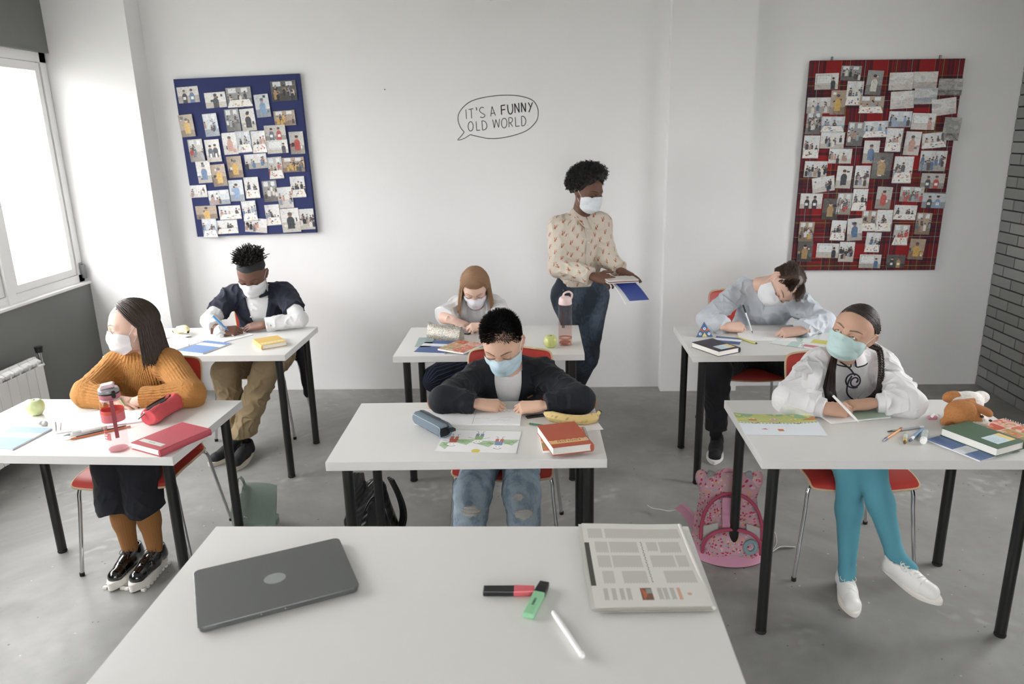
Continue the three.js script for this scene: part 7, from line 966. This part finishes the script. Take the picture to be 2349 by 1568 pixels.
  part(t, 'shoulder_pad', sheet(4, 10, (u, v) => [-0.13 - 0.075 * v + (u - 0.5) * 0.02, 0.08 + 0.05 * Math.sin(v * 2) + (u - 0.5) * 0.05, -0.05 - 0.13 * v + (u - 0.5) * 0.05], 0.014), pk); for (const w of [strap([[-0.2, 0.1, -0.2], [-0.235, 0.045, -0.28], [-0.27, 0.03, -0.32], [-0.31, 0.02, -0.35], [-0.335, 0.03, -0.36]], 0.024), strap([[0.14, 0.1, 0.0], [0.2, 0.1, -0.02], [0.21, 0.05, 0.0], [0.18, 0.012, 0.02], [0.24, 0.012, -0.04], [0.31, 0.008, -0.05]], 0.02)]) part(t, 'webbing', w, webM, 'pale grey webbing strap');
}
// ------------------------------------------------------------------ the two picture boards and the wall lettering
const WZ = -5.315;
const atlas = (() => { // small photographs of people in classrooms, drawn loosely
  const N = 10, Wd = 200, c = document.createElement('canvas'); c.width = c.height = 2000; const x = c.getContext('2d');
  return { N, c, x, draw(i, kind, pal, tall) {
    const X0 = (i % N) * Wd, Y0 = ((i / N) | 0) * Wd, w = Wd, h = Wd, [bg, fl, ac] = pal; x.save(); x.beginPath(); x.rect(X0, Y0, w, h); x.clip(); x.translate(X0, Y0); x.fillStyle = bg; x.fillRect(0, 0, w, h); x.fillStyle = fl; x.fillRect(0, h * rr(0.55, 0.7), w, h); const sx = tall ? 1.5 : 1, sy = tall ? 1 : 1.5;
    const skin = () => ['#caa189', '#b98d74', '#d8b39c', '#8d6450'][(rnd() * 4) | 0], dk = () => ['#23242a', '#2d3340', '#4a4038', '#1c1d22', '#5c6470'][(rnd() * 5) | 0];
    const man = (cx, cy, s, col) => { x.fillStyle = col; x.beginPath(); x.ellipse(cx, cy + 20 * s * sy, 13 * s * sx, 18 * s * sy, 0, 0, 7); x.fill(); x.fillRect(cx - 12 * s * sx, cy + 20 * s * sy, 24 * s * sx, 30 * s * sy); x.fillStyle = skin(); x.beginPath(); x.ellipse(cx, cy - 4 * s * sy, 7 * s * sx, 8 * s * sy, 0, 0, 7); x.fill(); x.fillStyle = dk(); x.beginPath(); x.ellipse(cx, cy - 9 * s * sy, 7.5 * s * sx, 5.5 * s * sy, 0, 0, 7); x.fill(); };
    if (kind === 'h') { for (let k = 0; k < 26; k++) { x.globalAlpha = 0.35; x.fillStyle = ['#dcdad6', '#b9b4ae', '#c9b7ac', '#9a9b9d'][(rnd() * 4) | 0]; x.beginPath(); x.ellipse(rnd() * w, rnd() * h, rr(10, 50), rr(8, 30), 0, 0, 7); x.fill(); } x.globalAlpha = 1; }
    else if (kind === 'w') { x.fillStyle = '#dfe1df'; x.fillRect(w * 0.08, h * 0.12, w * 0.62, h * 0.5); x.strokeStyle = '#77797a'; x.lineWidth = 3; x.strokeRect(w * 0.08, h * 0.12, w * 0.62, h * 0.5); man(w * 0.78, h * 0.42, 1.5, ac); }
    else if (kind === 's') { man(w * 0.5, h * 0.32, 2.1, ac); for (let k = 0; k < 4; k++) { x.fillStyle = [dk(), '#e4e0da', ac][k % 3]; x.fillRect(rnd() * w * 0.8, h * rr(0.05, 0.8), rr(14, 44), rr(10, 34)); } man(w * 0.5, h * 0.32, 2.1, ac); }
    else if (kind === 'p') { man(w * 0.32, h * 0.36, 1.7, dk()); man(w * 0.66, h * 0.34, 1.8, ac); x.fillStyle = '#eceae6'; x.fillRect(w * 0.24, h * 0.62, 26, 34); x.fillRect(w * 0.6, h * 0.62, 26, 34); }
    else { const n = kind === 'c' ? 16 : 7; x.fillStyle = '#d9dcde'; x.fillRect(w * 0.1, h * 0.05, w * 0.3, h * 0.22); x.fillRect(w * 0.6, h * 0.06, w * 0.25, h * 0.2); for (let k = 0; k < n; k++) man(rr(0.06, 0.94) * w, h * (0.3 + 0.35 * k / n), rr(0.75, 1.15), rnd() < 0.3 ? ac : rnd() < 0.5 ? dk() : ['#d6d2cc', '#8e98a3', '#a3887a'][(rnd() * 3) | 0]); if (kind === 't') { x.fillStyle = '#e6e3dd'; x.beginPath(); x.moveTo(w * 0.12, h * 0.62); x.lineTo(w * 0.88, h * 0.6); x.lineTo(w, h * 0.95); x.lineTo(0, h * 0.97); x.fill(); for (let k = 0; k < 9; k++) { x.fillStyle = [ac, '#4f6d93', '#c9b27a', '#b6605a'][(rnd() * 4) | 0]; x.fillRect(rr(0.15, 0.8) * w, rr(0.64, 0.88) * h, rr(8, 22), rr(6, 14)); } } }
    for (let k = 0; k < 260; k++) { x.globalAlpha = 0.12; x.fillStyle = rnd() < 0.5 ? '#fff' : '#000'; x.fillRect(rnd() * w, rnd() * h, rr(3, 12), rr(3, 10)); } x.globalAlpha = 1; x.restore();
  } };
})();
const PAL = { a: ['#b9b6b0', '#8d8880', '#b0413a'], b: ['#cfcdc8', '#a59f97', '#4f6d93'], c: ['#57534f', '#3b3836', '#a88a5c'], d: ['#dad8d4', '#bcb7ae', '#2c2f36'], e: ['#a5937f', '#7d6a58', '#c9a24f'], f: ['#c4c9cc', '#8d949c', '#7f9bbd'], g: ['#8f8f8c', '#5f5d5a', '#cfcac2'], h: ['#d8d6d3', '#c6c0ba', '#b98f7f'] };
let cell = 0; const photoMat = new THREE.MeshPhysicalMaterial({ roughness: 0.42, clearcoat: 0.25, clearcoatRoughness: 0.3, side: THREE.DoubleSide });
function photo(X, Y, Z, w, h, rot, kind, pal, label, group) {
  const i = cell++, N = atlas.N, tall = h > w; atlas.draw(i, kind, PAL[pal], tall);
  const k = rr(0.002, 0.006), sgn = rnd() < 0.5 ? 1 : -1, g = sheet(6, 3, (u, v) => [(u - 0.5) * w, (v - 0.5) * h, 0.0004 + k * Math.pow(Math.abs(u - 0.5) * 2, 2.5) * (u * sgn > 0.5 * sgn ? 1 : 0.3)], 0.0006), uv = g.attributes.uv;
  for (let j = 0; j < uv.count; j++) uv.setXY(j, ((i % N) + 0.01 + 0.98 * uv.getX(j)) / N, 1 - (((i / N) | 0) + 1 - (0.01 + 0.98 * uv.getY(j))) / N);
  const m = solo('photo', g, photoMat, label, 'photo', group); m.position.set(X, Y, Z); m.rotation.z = rad(rot); return m;
}
function boardOf(name, label, cx, cy, w, h, rot, m, edgeM) { const t = thing(name, label, 'pinboard', [cx, cy, WZ + 0.02]); t.rotation.z = rad(rot); part(t, 'board', mv(rbox(w, h, 0.026, 0.003, 2), 0, 0, 0), m); return t; }
{
  const bl = boardOf('pinboard', 'navy blue fabric pinboard full of photos, on the left of the back wall', -2.0645, 1.722, 0.872, 1.072, 1.0, phys('#252f63', 0.85, { bumpMap: weaveBump, bumpScale: 0.0005, sheen: 0.3, sheenColor: S('#5a66a0') }));
  const tart = canvasTex(512, 512, (x, w, h) => { x.fillStyle = '#8e1c1f'; x.fillRect(0, 0, w, h); const bar = (p, t, c, a) => { x.globalAlpha = a; x.fillStyle = c; x.fillRect(p, 0, t, h); x.fillRect(0, p, w, t); x.globalAlpha = 1; }; for (const o of [20, 150, 190, 320]) bar(o, 34, '#1c2030', 0.55); bar(84, 44, '#20352c', 0.45); bar(254, 40, '#1c2030', 0.5); for (const o of [70, 135, 240, 305]) bar(o, 6, '#14161c', 0.8); bar(104, 4, '#c9a545', 0.8); bar(272, 4, '#d8d4cc', 0.7); bar(10, 3, '#c9a545', 0.6); for (let i = 0; i < 6000; i++) { x.globalAlpha = 0.06; x.fillStyle = rnd() < 0.5 ? '#000' : '#fff'; x.fillRect(rnd() * w, rnd() * h, 2, 2); } x.globalAlpha = 1; });
  const rd = boardOf('pinboard', 'red tartan pinboard full of photos, on the right of the back wall', 2.245, 1.557, 0.99, 1.39, -0.7, new THREE.MeshStandardMaterial({ map: tart, roughness: 0.85 }));
  { const g = rd.children[0].geometry, p = g.attributes.position, uv = g.attributes.uv; for (let i = 0; i < p.count; i++) uv.setXY(i, p.getX(i) / 0.3, p.getY(i) / 0.3); for (const sx of [-0.355, 0.34]) part(rd, 'hanger', mv(rbox(0.014, 0.03, 0.01, 0.003), sx, 0.704, 0), M.steel); }
  const place = (rows, bd, W, H, rot0, [TL, TR, BL, BR], grp) => rows.forEach(([u, v, w, h, r, kind, pal, label], i) => { // corners of the board in the layout's own units
    const ln = (p, q, k, val) => lerp(p[1 - k], q[1 - k], (val - p[k]) / (q[k] - p[k])), l = ln(TL, BL, 1, v), rt = ln(TR, BR, 1, v), tp = ln(TL, TR, 0, u), bt = ln(BL, BR, 0, u), s = (u - l) / (rt - l) - 0.5, t = 0.5 - (v - tp) / (bt - tp), c = Math.cos(rad(rot0)), sn = Math.sin(rad(rot0)), X = s * W, Y = t * H;
    photo(bd.position.x + X * c - Y * sn, bd.position.y + X * sn + Y * c, WZ + 0.034 + 0.0012 * (i % 7) + 0.0004, w * W / (rt - l), h * H / (bt - tp), rot0 - r, kind, pal, label, grp); });
  // blue board: pixel-like layout over its face, metres from its upper left corner
  const B = [[187, 250, 185, 135, -2, 'p', 'b', 'photo of two people before a whiteboard, top left of the blue board'], [425, 293, 185, 130, -2, 's', 'd', 'photo of a person at a white table, second along the blue board\'s top'], [632, 270, 220, 170, -1, 't', 'g', 'large photo of a long table meeting, top middle of the blue board'], [832, 340, 125, 195, -3, 's', 'f', 'upright photo of a child in light blue, upper right of the blue board'], [1022, 213, 220, 170, -1, 'c', 'c', 'large dark photo of a crowded room, top right of the blue board'], [168, 512, 125, 190, -3, 's', 'e', 'upright photo of a woman in beige, left edge of the blue board'], [380, 505, 125, 195, -3, 'g', 'f', 'upright photo of seated children, under the white table photo'], [567, 463, 125, 190, -2, 'g', 'g', 'upright grey photo under the long table meeting, left one'], [702, 460, 125, 190, -3, 's', 'd', 'upright photo of a pale-haired child, under the long table meeting'], [1022, 445, 185, 130, -2, 'g', 'e', 'wide brownish group photo under the dark crowded room'], [935, 570, 185, 130, -1, 'p', 'a', 'photo of two girls, above the man in a suit'], [1122, 658, 125, 195, -1, 's', 'a', 'upright photo of a child in red, right edge of the blue board'], [243, 725, 125, 195, -2, 'g', 'a', 'upright photo with a red bag, left of the certificates'], [390, 727, 125, 195, -2, 'p', 'd', 'upright photo of two people holding certificates'], [535, 665, 125, 190, -2, 's', 'h', 'upright pale photo of a girl, left of the board\'s centre row'], [658, 650, 125, 190, -2, 't', 'f', 'upright photo of a child seen from behind, centre of the blue board'], [790, 650, 125, 190, -1, 't', 'h', 'upright photo of a small group, right of the child seen from behind'], [950, 690, 185, 120, -1, 'w', 'd', 'photo of a man in a dark suit before a screen'], [302, 913, 125, 195, -2, 's', 'b', 'upright pale photo of a reading child, below the red bag photo'], [435, 943, 125, 195, -3, 's', 'e', 'upright photo of a child in yellow, beside the reading child'], [577, 870, 125, 190, -2, 's', 'e', 'upright photo of a tan floor, right of the child in yellow'], [758, 820, 190, 130, -2, 'g', 'b', 'white-bordered wide photo in the middle of the blue board'], [927, 880, 125, 195, -2, 't', 'a', 'upright photo of a red shirt and blue table'], [1085, 850, 190, 130, -1, 'c', 'e', 'wide brown crowd photo at the right edge of the blue board'], [243, 1085, 155, 110, -1, 'g', 'h', 'small wide photo at the lower left edge of the blue board'], [427, 1140, 185, 130, -2, 'g', 'f', 'wide photo of a hall, below the child in yellow'], [583, 1080, 125, 190, -1, 's', 'f', 'upright pale blue photo, right of the hall photo'], [718, 1055, 125, 190, -1, 't', 'd', 'upright photo with an orange object on a table'], [874, 1087, 125, 190, -2, 'g', 'g', 'upright grey photo below the red shirt and blue table'], [1005, 1145, 125, 190, -2, 'g', 'h', 'upright photo of a circle of children, lower right of the blue board'], [1118, 1050, 125, 190, -1, 't', 'd', 'upright photo of a white table, right edge below the brown crowd'], [312, 1275, 185, 120, -1, 's', 'e', 'wide photo of a child by shelves, bottom left of the blue board'], [520, 1278, 190, 125, -1, 't', 'h', 'wide photo of children at a table, below the hall photo'], [690, 1265, 125, 185, -2, 't', 'b', 'upright photo of a blue sheet on a table, lower centre'], [338, 1420, 125, 175, 1, 't', 'f', 'upright photo hanging over the bottom edge of the blue board'], [488, 1410, 185, 125, -1, 't', 'd', 'wide photo from above, bottom row of the blue board'], [742, 1397, 190, 130, 6, 'g', 'h', 'tilted wide photo in the bottom row of the blue board'], [893, 1303, 125, 190, -2, 't', 'd', 'upright photo of white tables, right of the tilted one'], [1045, 1353, 160, 220, -2, 's', 'd', 'large upright photo of a person in a hat, bottom right area'], [1190, 1343, 125, 190, -1, 'c', 'd', 'upright photo in the bottom right corner of the blue board']];
  place(B, bl, 0.872, 1.072, 1.0, [[58, 122], [1158, 66], [220, 1500], [1268, 1470]], 'photos on the blue pinboard');
  const Rr = [[270, 192, 160, 105, -1, 'w', 'd', 'photo of a whiteboard and a man, top left of the tartan board'], [437, 138, 140, 95, 2, 'g', 'g', 'black and white photo at the top of the tartan board'], [600, 200, 110, 160, 3, 's', 'g', 'upright photo of a child in a dark hall, top of the tartan board'], [465, 270, 115, 160, 1, 't', 'b', 'upright photo of a class at desks, under the black and white one'], [350, 330, 105, 160, 0, 's', 'e', 'upright photo of a wooden toy, left of the class at desks'], [215, 350, 160, 105, 0, 'g', 'b', 'wide photo at the left edge, above the black and white collage'], [583, 345, 170, 115, 1, 't', 'e', 'wide photo of children round a table, under the dark hall'], [187, 465, 105, 155, 2, 'c', 'g', 'white-bordered black and white collage, left edge of the tartan board'], [320, 475, 160, 105, 1, 't', 'f', 'white-bordered photo of a blue table, right of the collage'], [172, 628, 110, 155, 1, 't', 'd', 'upright photo of a long white table, left edge'], [318, 583, 165, 110, 1, 'g', 'd', 'wide photo of a dark door and tables'], [375, 690, 160, 100, 1, 'g', 'h', 'wide photo of a group standing, below the dark door'], [782, 190, 165, 115, -1, 'h', 'h', 'glary photo of a room, first of the shiny photos at the top right'], [948, 182, 165, 110, 0, 'h', 'b', 'glary photo touching the first shiny one, top right'], [1125, 226, 165, 110, 1, 'h', 'g', 'glary photo at the top right corner of the tartan board'], [797, 312, 165, 115, -3, 'h', 'h', 'tilted glary photo, second row of shiny photos'], [957, 287, 160, 105, -1, 'h', 'f', 'glary photo in the middle of the shiny cluster'], [1085, 357, 165, 110, -7, 'h', 'h', 'strongly tilted glary photo near the right edge'], [783, 440, 160, 105, 1, 'g', 'f', 'hazy photo of a class, under the shiny cluster'], [945, 455, 165, 110, 2, 'w', 'h', 'photo of a board and a person pointing, under the shiny cluster'], [1140, 505, 115, 155, 3, 'h', 'g', 'upright glary photo sticking out over the right edge'], [1026, 583, 165, 105, -4, 't', 'h', 'tilted photo of a white table at the right'], [477, 540, 110, 160, 2, 'g', 'g', 'upright photo of a man in a dark jacket, centre left'], [616, 508, 165, 110, -1, 't', 'f', 'wide photo of two adults at a table, centre'], [746, 580, 110, 160, 2, 't', 'h', 'upright photo with bright top, centre right'], [873, 603, 110, 160, 3, 's', 'h', 'upright photo of a leaning child, right of the bright top one'], [588, 662, 110, 155, 1, 's', 'b', 'upright photo of a child with a plate'], [665, 757, 135, 180, 3, 's', 'c', 'dark upright photo of a book exhibit, centre of the tartan board'], [815, 785, 135, 185, 1, 't', 'h', 'large upright photo of a table, right of the book exhibit'], [1022, 723, 185, 140, 1, 'c', 'b', 'wide photo of a busy class at the right edge'], [1022, 862, 165, 105, 2, 'p', 'a', 'photo of two children in red, right edge'], [206, 780, 160, 110, 1, 'c', 'd', 'white-bordered group with certificates, left edge'], [262, 885, 155, 105, -8, 'g', 'h', 'tilted photo below the group with certificates'], [404, 835, 105, 155, 2, 's', 'd', 'upright photo of a blond child in black'], [530, 833, 105, 155, 1, 'c', 'd', 'upright photo of a crowd, right of the blond child'], [180, 1003, 155, 105, 1, 'p', 'd', 'photo with a red hat, left edge lower half'], [315, 1060, 110, 150, 2, 's', 'c', 'upright photo of a girl with a phone'], [410, 1022, 100, 150, 2, 'c', 'a', 'upright photo of a dark crowd with a red chair'], [518, 995, 105, 155, 1, 't', 'd', 'upright photo of white tables, lower centre'], [685, 980, 105, 155, 3, 's', 'a', 'upright photo of a child in a red dress'], [880, 955, 165, 105, 2, 'c', 'a', 'wide photo of a lecture room, lower right'], [1033, 1000, 165, 105, 2, 'p', 'f', 'photo of two children in blue, right edge'], [838, 1085, 160, 105, 2, 't', 'd', 'wide photo of a screen and tables, lower right'], [965, 1165, 105, 155, 2, 'g', 'e', 'upright photo of a dancing child, lower right edge'], [588, 1145, 110, 150, 1, 't', 'e', 'upright warm photo of two girls at a table'], [692, 1143, 110, 155, 1, 't', 'd', 'upright photo of a busy white table, beside the two girls'], [148, 1220, 105, 140, 1, 'c', 'e', 'upright photo of a crowd on the floor, left edge'], [372, 1212, 105, 145, 2, 't', 'd', 'upright photo of hands over a table'], [487, 1205, 105, 160, -4, 's', 'b', 'tilted upright photo with a large white sheet'], [618, 1300, 105, 145, 2, 't', 'b', 'upright photo of blue clothes, bottom centre'], [812, 1247, 105, 150, 2, 't', 'a', 'upright photo with bright windows, bottom right'], [140, 1365, 105, 150, 1, 's', 'c', 'upright dark photo in the bottom left corner'], [300, 1358, 155, 105, 1, 'w', 'd', 'photo of a man with a pointer, bottom left'], [433, 1368, 105, 145, 1, 'c', 'd', 'upright photo of a full classroom, bottom'], [598, 1437, 150, 100, 1, 'w', 'b', 'photo of a large white screen, bottom edge'], [776, 1437, 130, 95, 1, 'p', 'c', 'photo of two people at night, bottom edge'], [925, 1350, 105, 150, 3, 's', 'e', 'upright photo of a person in yellow, bottom right']];
  place(Rr, rd, 0.99, 1.39, -0.7, [[158, 58], [1225, 40], [50, 1505], [1058, 1505]], 'photos on the tartan pinboard');
  const tx = new THREE.CanvasTexture(atlas.c); tx.colorSpace = THREE.SRGBColorSpace; photoMat.map = tx;
}
{ // lettering in a speech bubble, thin black vinyl on the wall
  const t = thing('wall_lettering', 'black speech bubble on the wall reading IT\'S A FUNNY OLD WORLD', 'wall sticker', [-0.3, 1.95, WZ]), vinyl = mat('#1d1e1f', 0.6);
  const toW = (u, v) => { const px = 1030 + u / 10.213, py = 200 + v / 10.213; return [-0.581 + (px - 1048) * 0.002942 - (py - 222) * 0.00005 + 0.3, 2.091 - (py - 222) * 0.00299 + (px - 1048) * 0.00012 - 1.95 - 0.01, 0.001]; };
  const line = (pts, r, smoothIt) => { const g = smoothIt ? tube(pts.map(([u, v]) => toW(u, v)), r, pts.length * 6, 6) : merge(pts.slice(1).map((p, i) => rod(toW(...pts[i]), toW(...p), r, r, 6))); g.scale(1, 1, 0.4); return g; };
  const ell = (cx, cy, rx, ry) => { const p = []; for (let i = 0; i <= 24; i++) p.push([cx + Math.sin(i / 24 * 6.28318) * rx, cy - Math.cos(i / 24 * 6.28318) * ry]); return p; };
  part(t, 'bubble_outline', merge([line([[340, 985], [262, 890], [215, 780], [198, 680], [225, 560], [330, 430], [520, 310], [830, 245], [1240, 225], [1650, 265], [1960, 375], [2080, 530], [2105, 690], [2060, 850], [1880, 1020], [1640, 1110], [1330, 1165], [1080, 1178], [880, 1160], [640, 1100], [485, 1055]], 0.0028, true), line([[485, 1055], [380, 1112], [290, 1145], [180, 1157], [270, 1070], [340, 985]], 0.0026, true)]), vinyl);
  const L = (name, list, r) => part(t, 'letter', merge(list.map((p) => line(p, r, p.length > 5))), vinyl); const a = 0.0027, b = 0.0042;
  L('i', [[[390, 485], [403, 695]]], a); L('t', [[[455, 487], [570, 478]], [[515, 482], [527, 690]]], a); L('apostrophe', [[[632, 452], [650, 490], [640, 520]]], a * 1.3); L('s', [[[820, 475], [770, 458], [725, 490], [720, 540], [770, 590], [830, 625], [838, 665], [785, 690], [728, 670]]], a); L('a', [[[980, 675], [1013, 455], [1092, 662]], [[990, 612], [1075, 602]]], a);
  L('f', [[[1228, 450], [1240, 655]], [[1225, 452], [1325, 445]], [[1235, 550], [1325, 540]]], b); L('u', [[[1380, 440], [1384, 520], [1398, 600], [1428, 645], [1465, 648], [1496, 600], [1503, 510], [1490, 430]]], b); L('n', [[[1560, 635], [1548, 425], [1655, 630], [1645, 420]]], b); L('n', [[[1715, 630], [1707, 415], [1805, 625], [1803, 428]]], b); L('y', [[[1870, 425], [1925, 530]], [[1970, 425], [1885, 640]]], b * 0.9);
  L('o', [ell(497, 868, 60, 105)], a); L('l', [[[628, 765], [640, 968], [722, 965]]], a); L('d', [[[768, 762], [780, 970]], [[768, 762], [815, 768], [858, 800], [884, 870], [870, 930], [835, 962], [780, 970]]], a); L('w', [[[1025, 750], [1062, 940], [1100, 750], [1165, 935], [1190, 745]]], a); L('o', [ell(1298, 845, 65, 108)], a); L('r', [[[1405, 735], [1412, 945]], [[1405, 735], [1450, 732], [1488, 755], [1495, 800], [1465, 840], [1412, 852]], [[1440, 850], [1500, 935]]], a); L('l', [[[1560, 728], [1570, 935], [1665, 932]]], a); L('d', [[[1708, 720], [1715, 935]], [[1708, 720], [1755, 726], [1795, 765], [1812, 830], [1798, 895], [1765, 930], [1715, 935]]], a); L('full_stop', [[[1855, 926], [1861, 930]]], a);
}
solo('nail', mv(cyl(0.003, 0.003, 0.02, 8), 0, 0, 0.008, 1.57), mat('#4a4745', 0.6), 'lone dark nail in the back wall between board and lettering', 'nail').position.set(-1.068, 2.15, WZ);
renderer.render(scene, camera);
